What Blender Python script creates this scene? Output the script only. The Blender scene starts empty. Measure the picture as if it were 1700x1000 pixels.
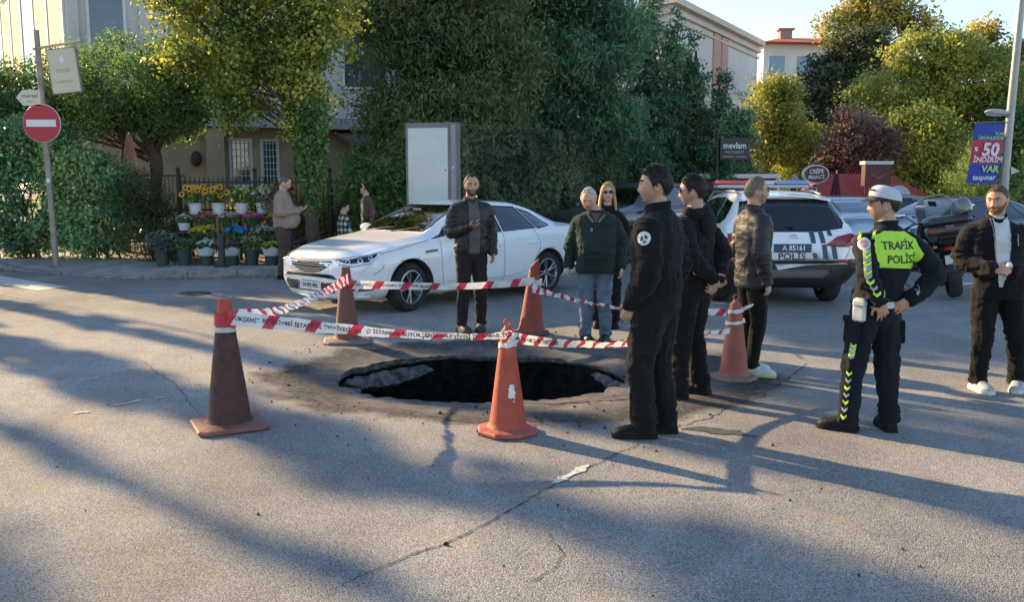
import bpy, bmesh, math, random
import numpy as np
from mathutils import Vector, Matrix, Euler
from mathutils.bvhtree import BVHTree
R = math.radians
random.seed(7); np.random.seed(7)
SC = bpy.context.scene
COL = SC.collection

# ------------------------------------------------------------------ camera
CAM_H = 1.65
PITCH = math.atan(192.0 / 1470.0)
cd = bpy.data.cameras.new('camera'); cam = bpy.data.objects.new('camera', cd); COL.objects.link(cam)
cd.sensor_width = 36.0; cd.lens = 36.0 * 1470.0 / 1700.0
cd.clip_start = 0.05; cd.clip_end = 2000.0
cam.location = (0, 0, CAM_H); cam.rotation_euler = (R(90) - PITCH, 0, 0)
SC.camera = cam

# ------------------------------------------------------------------ sky and sun
SUN_AZ = R(50)        # sun stands ahead and to the left of the viewer
SUN_EL = R(22)
to_sun = Vector((-math.sin(SUN_AZ) * math.cos(SUN_EL), math.cos(SUN_AZ) * math.cos(SUN_EL), math.sin(SUN_EL)))
w = bpy.data.worlds.new('World'); SC.world = w; w.use_nodes = True
nt = w.node_tree; bg = nt.nodes['Background']
sky = nt.nodes.new('ShaderNodeTexSky'); sky.sky_type = 'NISHITA'; sky.sun_disc = False
sky.sun_elevation = SUN_EL; sky.sun_rotation = -SUN_AZ
sky.altitude = 80; sky.air_density = 1.0; sky.dust_density = 0.2; sky.ozone_density = 2.0
wm_ = nt.nodes.new('ShaderNodeMix'); wm_.data_type = 'RGBA'; wm_.blend_type = 'MULTIPLY'; wm_.inputs[0].default_value = 1.0
nt.links.new(sky.outputs[0], wm_.inputs[6]); wm_.inputs[7].default_value = (.90, .86, .82, 1); nt.links.new(wm_.outputs[2], bg.inputs[0]); bg.inputs[1].default_value = 0.15
sl = bpy.data.lights.new('sun', 'SUN'); sun = bpy.data.objects.new('sun', sl); COL.objects.link(sun)
sl.energy = 5.0; sl.angle = R(0.6); sl.color = (1.0, 0.71, 0.38)
sun.rotation_euler = to_sun.to_track_quat('Z', 'Y').to_euler()
sun.location = (-20, 20, 20)

vs = SC.view_settings
vs.view_transform = 'Standard'; vs.look = 'None'; vs.gamma = 1.0; vs.use_curve_mapping = False
vs.exposure = 1.34
SC.cycles.use_denoising = True
SC.cycles.max_bounces = 8; SC.cycles.transparent_max_bounces = 16
SC.cycles.sample_clamp_indirect = 6.0

# ------------------------------------------------------------------ helpers
def tag(o, label=None, cat=None, group=None, kind=None):
    if label: o['label'] = label
    if cat: o['category'] = cat
    if group: o['group'] = group
    if kind: o['kind'] = kind
    return o

def empty(name, loc=(0, 0, 0), rz=0.0, label=None, cat=None, group=None):
    o = bpy.data.objects.new(name, None); COL.objects.link(o)
    o.location = loc; o.rotation_euler = (0, 0, rz); o.empty_display_size = 0.2
    return tag(o, label, cat, group)

def link_mesh(name, me, parent=None):
    o = bpy.data.objects.new(name, me); COL.objects.link(o)
    if parent: o.parent = parent
    return o

def np_mesh(name, V, Fq, mat=None, smooth=False, midx=None):
    """V (n,3), Fq (m,k) array of equal sized faces"""
    me = bpy.data.meshes.new(name)
    V = np.asarray(V, np.float32); Fq = np.asarray(Fq, np.int32); m, k = Fq.shape
    me.vertices.add(len(V)); me.vertices.foreach_set('co', V.ravel())
    me.loops.add(m * k); me.loops.foreach_set('vertex_index', Fq.ravel())
    me.polygons.add(m); me.polygons.foreach_set('loop_start', np.arange(0, m * k, k, dtype=np.int32))
    me.polygons.foreach_set('loop_total', np.full(m, k, np.int32))
    if smooth: me.polygons.foreach_set('use_smooth', np.ones(m, bool))
    if midx is not None: me.polygons.foreach_set('material_index', np.asarray(midx, np.int32))
    me.update(calc_edges=True)
    if mat:
        for x in (mat if isinstance(mat, (list, tuple)) else [mat]): me.materials.append(x)
    return me

def hash3(i, j, k, s):
    n = (i * 374761393 + j * 668265263 + k * 2147483647 + s * 1274126177) & 0xffffffff
    n = ((n ^ (n >> 13)) * 1274126177) & 0xffffffff
    n = n ^ (n >> 16)
    return (n & 0xffff) / 65535.0

def vnoise(P, seed=0):
    P = np.asarray(P, np.float64); I = np.floor(P).astype(np.int64); Fr = P - I
    Fr = Fr * Fr * (3 - 2 * Fr); out = 0
    for a in (0, 1):
        for b in (0, 1):
            for c in (0, 1):
                wgt = (Fr[:, 0] if a else 1 - Fr[:, 0]) * (Fr[:, 1] if b else 1 - Fr[:, 1]) * (Fr[:, 2] if c else 1 - Fr[:, 2])
                out = out + wgt * hash3(I[:, 0] + a, I[:, 1] + b, I[:, 2] + c, seed)
    return out

def fbm(P, seed=0, oct=3):
    P = np.asarray(P, float); o = 0; a = 0.5; t = 0
    for i in range(oct):
        o = o + a * vnoise(P * (2 ** i) + 17.3 * i, seed + i); t += a; a *= 0.5
    return o / t

class MB:
    """collects shapes, then builds ONE mesh object"""
    def __init__(s): s.v = []; s.f = []; s.m = []; s.cur = 0
    def add(s, V, F, mi=None):
        o = len(s.v); s.v.extend([tuple(p) for p in V])
        s.f.extend([tuple(i + o for i in f) for f in F]); s.m.extend([s.cur if mi is None else mi] * len(F)); return s
    def box(s, c, d, rot=None, bev=0.0, mi=None):
        x, y, z = d[0] / 2, d[1] / 2, d[2] / 2
        if bev > 0:
            b = min(bev, x * .9, y * .9, z * .9); V = []
            prof = [(-z, -b), (-z + b, 0), (z - b, 0), (z, -b)]
            for zz, ins in prof:
                xx, yy = x + ins, y + ins
                for (px, py) in ((-xx + b, -yy), (xx - b, -yy), (xx, -yy + b), (xx, yy - b), (xx - b, yy), (-xx + b, yy), (-xx, yy - b), (-xx, -yy + b)):
                    V.append(Vector((px, py, zz)))
            F = [tuple(range(7, -1, -1)), tuple(range(24, 32))]
            for k in range(3):
                for i in range(8): F.append((k * 8 + i, k * 8 + (i + 1) % 8, k * 8 + 8 + (i + 1) % 8, k * 8 + 8 + i))
        else:
            V = [Vector((sx * x, sy * y, sz * z)) for sz in (-1, 1) for sy in (-1, 1) for sx in (-1, 1)]
            F = [(0, 2, 3, 1), (4, 5, 7, 6), (0, 1, 5, 4), (2, 6, 7, 3), (0, 4, 6, 2), (1, 3, 7, 5)]
        if rot is not None:
            rm = rot if isinstance(rot, Matrix) else Euler(rot).to_matrix()
            V = [rm @ p for p in V]
        return s.add([p + Vector(c) for p in V], F, mi)
    def tube(s, path, rad, n=8, caps=True, hint=None, mi=None, closed=False):
        V, F = tube_geo(path, rad, n, caps, hint, closed); return s.add(V, F, mi)
    def cyl(s, a, b, r0, r1=None, n=12, caps=True, mi=None):
        return s.tube([a, b], [r0, r0 if r1 is None else r1], n, caps, mi=mi)
    def ball(s, c, r, nu=12, nv=8, rot=None, mi=None):
        if not hasattr(r, '__len__'): r = (r, r, r)
        V, F = sphere_geo(nu, nv); c = Vector(c)
        rm = rot if isinstance(rot, Matrix) else (Euler(rot).to_matrix() if rot is not None else None)
        V = [Vector((p[0] * r[0], p[1] * r[1], p[2] * r[2])) for p in V]
        if rm is not None: V = [rm @ p for p in V]
        return s.add([p + c for p in V], F, mi)
    def lathe(s, prof, n=24, c=(0, 0, 0), axis='z', mi=None):
        V = []; F = []; k = len(prof)
        for i in range(n):
            a = 2 * math.pi * i / n
            for r, h in prof:
                p = (r * math.cos(a), r * math.sin(a), h)
                if axis == 'y': p = (p[0], p[2], p[1])
                if axis == 'x': p = (p[2], p[0], p[1])
                V.append((p[0] + c[0], p[1] + c[1], p[2] + c[2]))
        for i in range(n):
            for j in range(k - 1):
                q = (i * k + j, ((i + 1) % n) * k + j, ((i + 1) % n) * k + j + 1, i * k + j + 1)
                F.append(q if axis == 'z' else q[::-1])
        return s.add(V, F, mi)
    def prism(s, poly, ext, mi=None):
        """poly: 3d points, ext: extrusion vector"""
        n = len(poly); e = Vector(ext); V = [Vector(p) for p in poly] + [Vector(p) + e for p in poly]
        F = [tuple(range(n - 1, -1, -1)), tuple(range(n, 2 * n))] + [(i, (i + 1) % n, n + (i + 1) % n, n + i) for i in range(n)]
        return s.add(V, F, mi)
    def grid(s, P, closed_u=False, mi=None):
        """P: list of rows of points"""
        nr, nc = len(P), len(P[0]); V = [p for row in P for p in row]; F = []
        for i in range(nr - 1):
            for j in range(nc if closed_u else nc - 1):
                F.append((i * nc + j, i * nc + (j + 1) % nc, (i + 1) * nc + (j + 1) % nc, (i + 1) * nc + j))
        return s.add(V, F, mi)
    def build(s, name, mat, parent=None, smooth=False, angle=None):
        me = bpy.data.meshes.new(name); me.from_pydata([tuple(p) for p in s.v], [], s.f)
        mats = mat if isinstance(mat, (list, tuple)) else [mat]
        for x in mats: me.materials.append(x)
        if len(mats) > 1: me.polygons.foreach_set('material_index', np.array(s.m, np.int32))
        bm = bmesh.new(); bm.from_mesh(me); bmesh.ops.recalc_face_normals(bm, faces=bm.faces)
        if smooth:
            a = R(angle if angle else 40)
            for f in bm.faces: f.smooth = True
            for e in bm.edges:
                if len(e.link_faces) == 2 and e.calc_face_angle(0) > a: e.smooth = False
        bm.to_mesh(me); bm.free(); me.update()
        return link_mesh(name, me, parent)

def sphere_geo(nu, nv):
    V = [(0, 0, 1)]
    for j in range(1, nv):
        t = math.pi * j / nv
        for i in range(nu):
            a = 2 * math.pi * i / nu; V.append((math.sin(t) * math.cos(a), math.sin(t) * math.sin(a), math.cos(t)))
    V.append((0, 0, -1)); F = []
    for i in range(nu): F.append((0, 1 + i, 1 + (i + 1) % nu))
    for j in range(nv - 2):
        for i in range(nu):
            a = 1 + j * nu + i; b = 1 + j * nu + (i + 1) % nu; F.append((a, a + nu, b + nu, b))
    o = 1 + (nv - 2) * nu; L = len(V) - 1
    for i in range(nu): F.append((L, o + (i + 1) % nu, o + i))
    return V, F

def tube_geo(path, rad, n=8, caps=True, hint=None, closed=False):
    P = [Vector(p) for p in path]; m = len(P); V = []; F = []
    if not hasattr(rad, '__len__'): rad = [rad] * m
    T = []
    for i in range(m):
        if closed: t = P[(i + 1) % m] - P[i - 1]
        else: t = P[min(i + 1, m - 1)] - P[max(i - 1, 0)]
        T.append(t.normalized() if t.length > 1e-9 else Vector((0, 0, 1)))
    h = Vector(hint) if hint is not None else (Vector((1, 0, 0)) if abs(T[0].x) < .9 else Vector((0, 1, 0)))
    U = (h - T[0] * h.dot(T[0])).normalized()
    for i in range(m):
        hh = Vector(hint) if hint is not None else U
        u = hh - T[i] * hh.dot(T[i])
        U = u.normalized() if u.length > 1e-4 else U
        W = T[i].cross(U); r = rad[i]; rx, ry = (r if hasattr(r, '__len__') else (r, r))
        for k in range(n):
            a = 2 * math.pi * k / n; V.append(P[i] + U * (rx * math.cos(a)) + W * (ry * math.sin(a)))
    for i in range(m if closed else m - 1):
        for k in range(n):
            i2 = (i + 1) % m
            F.append((i * n + k, i * n + (k + 1) % n, i2 * n + (k + 1) % n, i2 * n + k))
    if caps and not closed:
        F.append(tuple(range(n - 1, -1, -1))); F.append(tuple((m - 1) * n + k for k in range(n)))
    return V, F

def spline(pts, n):
    """Catmull-Rom through points (lists of floats of any length)"""
    P = np.array(pts, float); m = len(P)
    Q = np.vstack([2 * P[0] - P[1], P, 2 * P[-1] - P[-2]]); out = []
    for t in np.linspace(0, m - 1, n):
        i = min(int(t), m - 2); f = t - i; p0, p1, p2, p3 = Q[i], Q[i + 1], Q[i + 2], Q[i + 3]
        out.append(0.5 * ((2 * p1) + (-p0 + p2) * f + (2 * p0 - 5 * p1 + 4 * p2 - p3) * f * f + (-p0 + 3 * p1 - 3 * p2 + p3) * f ** 3))
    return np.array(out)

def smst(a, b, x):
    t = np.clip((x - a) / (b - a), 0, 1); return t * t * (3 - 2 * t)

# ------------------------------------------------------------------ materials
_M = {}
def M(name, col, rough=.6, metal=0.0, var=.12, scale=4.0, bump=0.0, bscale=60.0, coat=0.0, spec=.5,
      attr=None, trans=0.0, sss=0.0, sheen=0.0, dirt=None, dscale=3.0, damt=.5, emis=0.0, bdist=0.01):
    if name in _M: return _M[name]
    m = bpy.data.materials.new(name); m.use_nodes = True; N = m.node_tree.nodes; L = m.node_tree.links
    b = N['Principled BSDF']; b.inputs['Roughness'].default_value = rough; b.inputs['Metallic'].default_value = metal
    b.inputs['Specular IOR Level'].default_value = spec
    if coat: b.inputs['Coat Weight'].default_value = coat; b.inputs['Coat Roughness'].default_value = .03
    if sheen: b.inputs['Sheen Weight'].default_value = sheen; b.inputs['Sheen Roughness'].default_value = .5
    if sss:
        b.inputs['Subsurface Weight'].default_value = sss; b.inputs['Subsurface Radius'].default_value = (1, .35, .2); b.inputs['Subsurface Scale'].default_value = .012
    tc = N.new('ShaderNodeTexCoord'); no = N.new('ShaderNodeTexNoise'); no.inputs['Scale'].default_value = scale; no.inputs['Detail'].default_value = 5
    L.new(tc.outputs['Object'], no.inputs['Vector'])
    mr = N.new('ShaderNodeMapRange'); mr.inputs[1].default_value = .3; mr.inputs[2].default_value = .7
    mr.inputs[3].default_value = 1 - var; mr.inputs[4].default_value = 1 + var; L.new(no.outputs['Fac'], mr.inputs[0])
    vm = N.new('ShaderNodeVectorMath'); vm.operation = 'SCALE'
    if attr:
        at = N.new('ShaderNodeAttribute'); at.attribute_name = attr; L.new(at.outputs['Color'], vm.inputs[0])
    else: vm.inputs[0].default_value = col[:3]
    L.new(mr.outputs[0], vm.inputs['Scale']); cout = vm.outputs[0]
    if dirt is not None:
        n2 = N.new('ShaderNodeTexNoise'); n2.inputs['Scale'].default_value = dscale; n2.inputs['Detail'].default_value = 8; n2.inputs['Roughness'].default_value = .65
        L.new(tc.outputs['Object'], n2.inputs['Vector'])
        r2 = N.new('ShaderNodeMapRange'); r2.inputs[1].default_value = .45; r2.inputs[2].default_value = .65; r2.inputs[4].default_value = damt; L.new(n2.outputs['Fac'], r2.inputs[0])
        mx = N.new('ShaderNodeMix'); mx.data_type = 'RGBA'; L.new(r2.outputs[0], mx.inputs[0]); L.new(cout, mx.inputs[6]); mx.inputs[7].default_value = (*dirt, 1); cout = mx.outputs[2]
    L.new(cout, b.inputs['Base Color'])
    if bump:
        nb = N.new('ShaderNodeTexNoise'); nb.inputs['Scale'].default_value = bscale; nb.inputs['Detail'].default_value = 4; L.new(tc.outputs['Object'], nb.inputs['Vector'])
        bp = N.new('ShaderNodeBump'); bp.inputs['Strength'].default_value = bump; bp.inputs['Distance'].default_value = bdist; L.new(nb.outputs['Fac'], bp.inputs['Height']); L.new(bp.outputs[0], b.inputs['Normal'])
    if emis:
        b.inputs['Emission Strength'].default_value = emis; L.new(cout, b.inputs['Emission Color'])
    if trans:
        tr = N.new('ShaderNodeBsdfTranslucent'); ms = N.new('ShaderNodeMixShader'); ms.inputs[0].default_value = trans
        L.new(cout, tr.inputs[0]); L.new(b.outputs[0], ms.inputs[1]); L.new(tr.outputs[0], ms.inputs[2]); L.new(ms.outputs[0], N['Material Output'].inputs[0])
    _M[name] = m; return m

def glass_mat(name, tint=(.35, .38, .38), refl=1.0, rough=0.0):
    if name in _M: return _M[name]
    m = bpy.data.materials.new(name); m.use_nodes = True; N = m.node_tree.nodes; L = m.node_tree.links
    N.remove(N['Principled BSDF']); t = N.new('ShaderNodeBsdfTransparent'); t.inputs[0].default_value = (*tint, 1)
    g = N.new('ShaderNodeBsdfGlossy'); g.inputs[0].default_value = (.95, .97, 1, 1); g.inputs['Roughness'].default_value = rough
    fr = N.new('ShaderNodeFresnel'); fr.inputs[0].default_value = 1.55
    mu = N.new('ShaderNodeMath'); mu.operation = 'MULTIPLY'; mu.inputs[1].default_value = refl; mu.use_clamp = True
    L.new(fr.outputs[0], mu.inputs[0]); mx = N.new('ShaderNodeMixShader'); L.new(mu.outputs[0], mx.inputs[0]); L.new(t.outputs[0], mx.inputs[1]); L.new(g.outputs[0], mx.inputs[2])
    L.new(mx.outputs[0], N['Material Output'].inputs[0]); _M[name] = m; return m

def text_mesh(txt, size=1.0, bold=0.0, align='CENTER', shear=0.0, space=1.0):
    """flat text mesh in xy: returns (verts, faces)"""
    cu = bpy.data.curves.new('txt', 'FONT'); cu.body = txt; cu.size = size; cu.align_x = align; cu.align_y = 'CENTER'
    cu.offset = bold; cu.shear = shear; cu.space_character = space; cu.resolution_u = 2; cu.fill_mode = 'FRONT'
    o = bpy.data.objects.new('txt', cu); COL.objects.link(o)
    dg = bpy.context.evaluated_depsgraph_get(); dg.update(); me = bpy.data.meshes.new_from_object(o.evaluated_get(dg))
    V = [tuple(v.co) for v in me.vertices]; F = [tuple(p.vertices) for p in me.polygons]
    bpy.data.objects.remove(o); bpy.data.curves.remove(cu); bpy.data.meshes.remove(me)
    return V, F

def text_on_plane(name, txt, size, origin, ux, uy, mat, parent, off=0.003, bold=0.0, shear=0.0, align='CENTER', space=1.0, sx=1.0):
    V, F = text_mesh(txt, size, bold, align, shear, space)
    o = Vector(origin); ux = Vector(ux).normalized(); uy = Vector(uy).normalized(); n = ux.cross(uy)
    mb = MB(); mb.add([o + ux * (v[0] * sx) + uy * v[1] + n * off for v in V], F)
    return mb.build(name, mat, parent)

def remesh(mb_v, mb_f, voxel, smooth_it=4, fac=.5):
    me = bpy.data.meshes.new('rm'); me.from_pydata([tuple(p) for p in mb_v], [], mb_f)
    bm = bmesh.new(); bm.from_mesh(me); bmesh.ops.recalc_face_normals(bm, faces=bm.faces); bm.to_mesh(me); bm.free()
    o = bpy.data.objects.new('rm', me); COL.objects.link(o)
    md = o.modifiers.new('r', 'REMESH'); md.mode = 'VOXEL'; md.voxel_size = voxel; md.use_smooth_shade = True
    if smooth_it:
        ms = o.modifiers.new('s', 'SMOOTH'); ms.factor = fac; ms.iterations = smooth_it
    dg = bpy.context.evaluated_depsgraph_get(); dg.update()
    out = bpy.data.meshes.new_from_object(o.evaluated_get(dg))
    bpy.data.objects.remove(o); bpy.data.meshes.remove(me)
    return out

def get_co(me):
    a = np.empty(len(me.vertices) * 3, np.float32); me.vertices.foreach_get('co', a); return a.reshape(-1, 3).astype(float)
def get_no(me):
    a = np.empty(len(me.vertices) * 3, np.float32); me.vertices.foreach_get('normal', a); return a.reshape(-1, 3).astype(float)
def set_co(me, P):
    me.vertices.foreach_set('co', np.asarray(P, np.float32).ravel()); me.update()
def set_col(me, C, name='col'):
    at = me.color_attributes.new(name, 'FLOAT_COLOR', 'POINT'); C = np.asarray(C, np.float32)
    if C.shape[1] == 3: C = np.hstack([C, np.ones((len(C), 1), np.float32)])
    at.data.foreach_set('color', C.ravel())
def bvh_of(me):
    return BVHTree.FromPolygons([v.co.copy() for v in me.vertices], [tuple(p.vertices) for p in me.polygons])

# image-plane helpers used only to survey where things stand (ground points of the place)
_c, _s = math.cos(PITCH), math.sin(PITCH)
def G(x, y, z=0.0):
    a = x - 850.0; b = 500.0 - y; d = (a, 1470 * _c + b * _s, -1470 * _s + b * _c); t = (z - CAM_H) / d[2]
    return Vector((d[0] * t, d[1] * t, z))
def P(x, y, Y):
    a = x - 850.0; b = 500.0 - y; d = (a, 1470 * _c + b * _s, -1470 * _s + b * _c); t = Y / d[1]
    return Vector((d[0] * t, Y, CAM_H + d[2] * t))
# ================================================================== the road, the sinkhole
HC = Vector((-0.29, 7.76, 0))            # centre of the sinkhole
def _hole_r(th):
    c, s = math.cos(th), math.sin(th)
    b = 1.08 if s > 0 else 0.89
    r = 1.0 / math.sqrt((c / 1.29) ** 2 + (s / b) ** 2)
    return r * (1 + .015 * math.sin(3 * th + 1) + .010 * math.sin(7 * th + .5) + .006 * math.sin(13 * th + 2) + .004 * math.sin(23 * th) + .006 * math.sin(41 * th + 1) + .035 * (vnoise(np.array([[math.cos(th) * 11, math.sin(th) * 11, 1.]]), 6)[0] - .5) + .03 * (vnoise(np.array([[math.cos(th) * 27, math.sin(th) * 27, 1.]]), 7)[0] - .5))

_HR = [_hole_r(2 * math.pi * k / 1440) for k in range(1441)]
def hole_r(th):
    u = (th / (2 * math.pi)) % 1.0 * 1440; i = int(u); return _HR[i] + (_HR[min(i + 1, 1440)] - _HR[i]) * (u - i)

def asphalt_material():
    m = bpy.data.materials.new('asphalt'); m.use_nodes = True; N = m.node_tree.nodes; L = m.node_tree.links; b = N['Principled BSDF']
    def nd(t, **k):
        n = N.new(t)
        for a, v in k.items():
            if a in n.inputs: n.inputs[a].default_value = v
            else: setattr(n, a, v)
        return n
    def mrange(src, a, b_, c, d):
        n = nd('ShaderNodeMapRange'); n.inputs[1].default_value = a; n.inputs[2].default_value = b_; n.inputs[3].default_value = c; n.inputs[4].default_value = d; L.new(src, n.inputs[0]); return n.outputs[0]
    def mix(f, a, b_, mode='MIX'):
        n = nd('ShaderNodeMix'); n.data_type = 'RGBA'; n.blend_type = mode
        for i, s in ((0, f), (6, a), (7, b_)):
            if isinstance(s, (int, float)): n.inputs[i].default_value = s
            elif isinstance(s, tuple): n.inputs[i].default_value = (*s, 1)
            else: L.new(s, n.inputs[i])
        return n.outputs[2]
    def math_(op, a, b_):
        n = nd('ShaderNodeMath'); n.operation = op
        for i, s in ((0, a), (1, b_)):
            if isinstance(s, (int, float)): n.inputs[i].default_value = s
            else: L.new(s, n.inputs[i])
        return n.outputs[0]
    geo = nd('ShaderNodeNewGeometry'); pos = geo.outputs['Position']
    def noise(scale, detail=4, rough=.5):
        n = nd('ShaderNodeTexNoise', Scale=scale, Detail=detail, Roughness=rough); L.new(pos, n.inputs['Vector']); return n.outputs['Fac']
    v1 = nd('ShaderNodeTexVoronoi', Scale=150.0); L.new(pos, v1.inputs['Vector'])
    v2 = nd('ShaderNodeTexVoronoi', Scale=260.0); L.new(pos, v2.inputs['Vector'])
    sx = nd('ShaderNodeSeparateColor'); L.new(v1.outputs['Color'], sx.inputs[0])
    stone = mrange(sx.outputs[0], 0, 1, .22, .49)
    tint = mix(mrange(sx.outputs[1], .55, .75, 0, .55), (1.0, 1.0, 1.0), (1.16, 1.0, .78))
    base = nd('ShaderNodeVectorMath'); base.operation = 'SCALE'; L.new(tint, base.inputs[0]); L.new(stone, base.inputs['Scale'])
    binder = mrange(v1.outputs['Distance'], .40, .80, 0, .85)
    c = mix(binder, base.outputs[0], (.12, .12, .12))
    big = mrange(noise(.45, 5, .6), .3, .7, .80, 1.18)
    mid = mrange(noise(3.5, 5, .6), .3, .7, .88, 1.12)
    sc = nd('ShaderNodeVectorMath'); sc.operation = 'SCALE'; L.new(c, sc.inputs[0]); L.new(math_('MULTIPLY', big, mid), sc.inputs['Scale']); c = sc.outputs[0]
    wv = nd('ShaderNodeTexNoise', Scale=.9, Detail=3.0, Roughness=.5); mp = nd('ShaderNodeMapping'); mp.inputs['Rotation'].default_value = (0, 0, .55); mp.inputs['Scale'].default_value = (1.0, .12, 1); L.new(pos, mp.inputs[0]); L.new(mp.outputs[0], wv.inputs['Vector'])
    s2 = nd('ShaderNodeVectorMath'); s2.operation = 'SCALE'; L.new(c, s2.inputs[0]); L.new(mrange(wv.outputs['Fac'], .35, .65, .84, 1.10), s2.inputs['Scale']); c = s2.outputs[0]
    pv = nd('ShaderNodeTexVoronoi', Scale=.22); L.new(pos, pv.inputs['Vector']); pc_ = nd('ShaderNodeSeparateColor'); L.new(pv.outputs['Color'], pc_.inputs[0]); s3 = nd('ShaderNodeVectorMath'); s3.operation = 'SCALE'; L.new(c, s3.inputs[0]); L.new(mrange(pc_.outputs[0], 0, 1, .90, 1.06), s3.inputs['Scale']); c = s3.outputs[0]
    # dusty ochre smears
    oc = mrange(noise(1.7, 6, .65), .58, .72, 0, .5); c = mix(oc, c, (.44, .34, .20))
    # disturbed dark ring round the sinkhole, with its own ragged shape
    sp = nd('ShaderNodeSeparateXYZ'); L.new(pos, sp.inputs[0])
    dx = math_('DIVIDE', math_('SUBTRACT', sp.outputs[0], HC.x + .36), 2.22); dy = math_('DIVIDE', math_('SUBTRACT', sp.outputs[1], HC.y - .04), 1.74)
    rr = math_('SQRT', math_('ADD', math_('MULTIPLY', dx, dx), math_('MULTIPLY', dy, dy)), 0)
    rr = math_('ADD', rr, mrange(noise(1.6, 6, .6), .25, .75, -.12, .12))
    band = math_('MULTIPLY', mrange(rr, .72, .84, 0, 1), mrange(rr, .97, 1.06, 1, 0))
    grit = mrange(noise(18, 7, .8), .34, .54, .5, 1)
    c = mix(math_('MULTIPLY', math_('MULTIPLY', band, grit), .92), c, (.020, .020, .021))
    inner = mrange(rr, .90, .76, 0, .9); c = mix(math_('MULTIPLY', inner, mrange(noise(5, 6, .7), .3, .6, .35, 1)), c, (.068, .065, .062))
    # paler dust just outside
    c = mix(math_('MULTIPLY', mrange(rr, .60, .75, 0, .10), mrange(rr, .95, .8, 0, 1)), c, (.25, .235, .21))
    L.new(c, b.inputs['Base Color']); b.inputs['Roughness'].default_value = .88; b.inputs['Specular IOR Level'].default_value = .25
    h = math_('ADD', math_('MULTIPLY', mrange(v1.outputs['Distance'], 0, .7, 1, 0), 1.0), math_('MULTIPLY', mrange(v2.outputs['Distance'], 0, .7, 1, 0), .35))
    h = math_('ADD', h, math_('MULTIPLY', noise(25, 5, .6), .8))
    bp = nd('ShaderNodeBump'); bp.inputs['Strength'].default_value = .75; bp.inputs['Distance'].default_value = .006; L.new(h, bp.inputs['Height']); L.new(bp.outputs[0], b.inputs['Normal'])
    return m
ASPH = asphalt_material()
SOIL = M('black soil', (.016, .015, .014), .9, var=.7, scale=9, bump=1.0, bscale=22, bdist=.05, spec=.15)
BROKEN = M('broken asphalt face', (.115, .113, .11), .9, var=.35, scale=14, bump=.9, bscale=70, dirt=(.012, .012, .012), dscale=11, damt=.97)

def ground_z(x, y):
    """sag of the road round the hole"""
    dx, dy = x - HC.x, y - HC.y; r = math.hypot(dx, dy); th = math.atan2(dy, dx); d = r - hole_r(th)
    d = max(d, 0)
    z = -.028 * math.exp(-(d / .22) ** 2) - .03 * math.exp(-(d / .8) ** 2)
    z += .018 * math.exp(-((d - .75) / .25) ** 2)
    if y > 22: z -= min(.075 * (y - 24), 3.0) * float(smst(4.0, 8.0, x)) if y > 24 else 0
    return z

NTH = 360
def build_road():
    rows = []; ds = [0, .006, .03, .06, .1, .15, .2, .26, .33, .4, .48, .57, .67, .8, .95, 1.15, 1.4, 1.8, 2.4, 3.2, 4.5, 6.5, 8, 9.5, 11.5, 14, 16, 18, 20, 22, 25, 29, 34, 40, 50, 65, 110, 220, 420, 800]
    for d in ds:
        row = []
        for k in range(NTH):
            th = 2 * math.pi * k / NTH; r = hole_r(th) + d
            x, y = HC.x + r * math.cos(th), HC.y + r * math.sin(th); z = ground_z(x, y)
            if d < 2: z += (.012 * math.exp(-d / .5)) * (vnoise(np.array([[x * 9, y * 9, 3.]]), 4)[0] - .5) * 2
            if d == 0: z -= .012
            row.append((x, y, z))
        rows.append(row)
    mb = MB(); mb.grid(rows, closed_u=True); o = mb.build('road', ASPH, None, smooth=True, angle=60)
    tag(o, 'worn grey asphalt road with the sinkhole broken through it', kind='structure'); return o
ROAD = build_road()

def build_hole():
    root = empty('sinkhole', (0, 0, 0), 0, 'deep dark sinkhole with ragged rim broken through the asphalt road', 'sinkhole')
    # broken asphalt face, then black undercut soil
    rim = []; 
    for j, (dz, dr) in enumerate([(-.012, 0), (-.025, .004), (-.045, .01), (-.06, .03), (-.07, .10)]):
        row = []
        for k in range(NTH):
            th = 2 * math.pi * k / NTH; r = hole_r(th) + dr
            if 0 < j: r += .03 * (vnoise(np.array([[math.cos(th) * 9, math.sin(th) * 9, j * .9]]), 9)[0] - .5)
            x, y = HC.x + r * math.cos(th), HC.y + r * math.sin(th); z0 = ground_z(HC.x + hole_r(th) * math.cos(th), HC.y + hole_r(th) * math.sin(th))
            row.append((x, y, z0 + dz * (1 if j == 0 else (1 + .25 * math.sin(5 * th + 1) + .3 * (vnoise(np.array([[th * 9, 2., 5.]]), 2)[0] - .5)))))
        rim.append(row)
    mb = MB(); mb.grid(rim, closed_u=True); mb.build('broken_edge', BROKEN, root, smooth=True, angle=50)
    rows = []
    for j, (z, dr) in enumerate([(-.075, .06), (-.3, .10), (-.5, .16), (-.8, .2), (-1.15, .16), (-1.5, .05), (-1.8, -.15), (-2.0, -.45), (-2.05, -.8)]):
        row = []
        for k in range(160):
            th = 2 * math.pi * k / 160; r = max(hole_r(th) + dr, .05)
            n = fbm(np.array([[math.cos(th) * 3.5, math.sin(th) * 3.5, z * 3]]), 21, 4)[0] - .5
            r += n * .38 * (0 if j == 0 else 1)
            row.append((HC.x + max(r, .03) * math.cos(th), HC.y + max(r, .03) * math.sin(th), z))
        rows.append(row)
    mb = MB(); mb.grid(rows, closed_u=True); n0 = len(mb.v); mb.add([(HC.x, HC.y, -2.1)], [])
    mb.f += [(n0 - 160 + k, n0 - 160 + (k + 1) % 160, n0) for k in range(160)]; mb.m += [0] * 160
    mb.build('pit_wall', SOIL, root, smooth=True)
    return root
build_hole()

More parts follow.
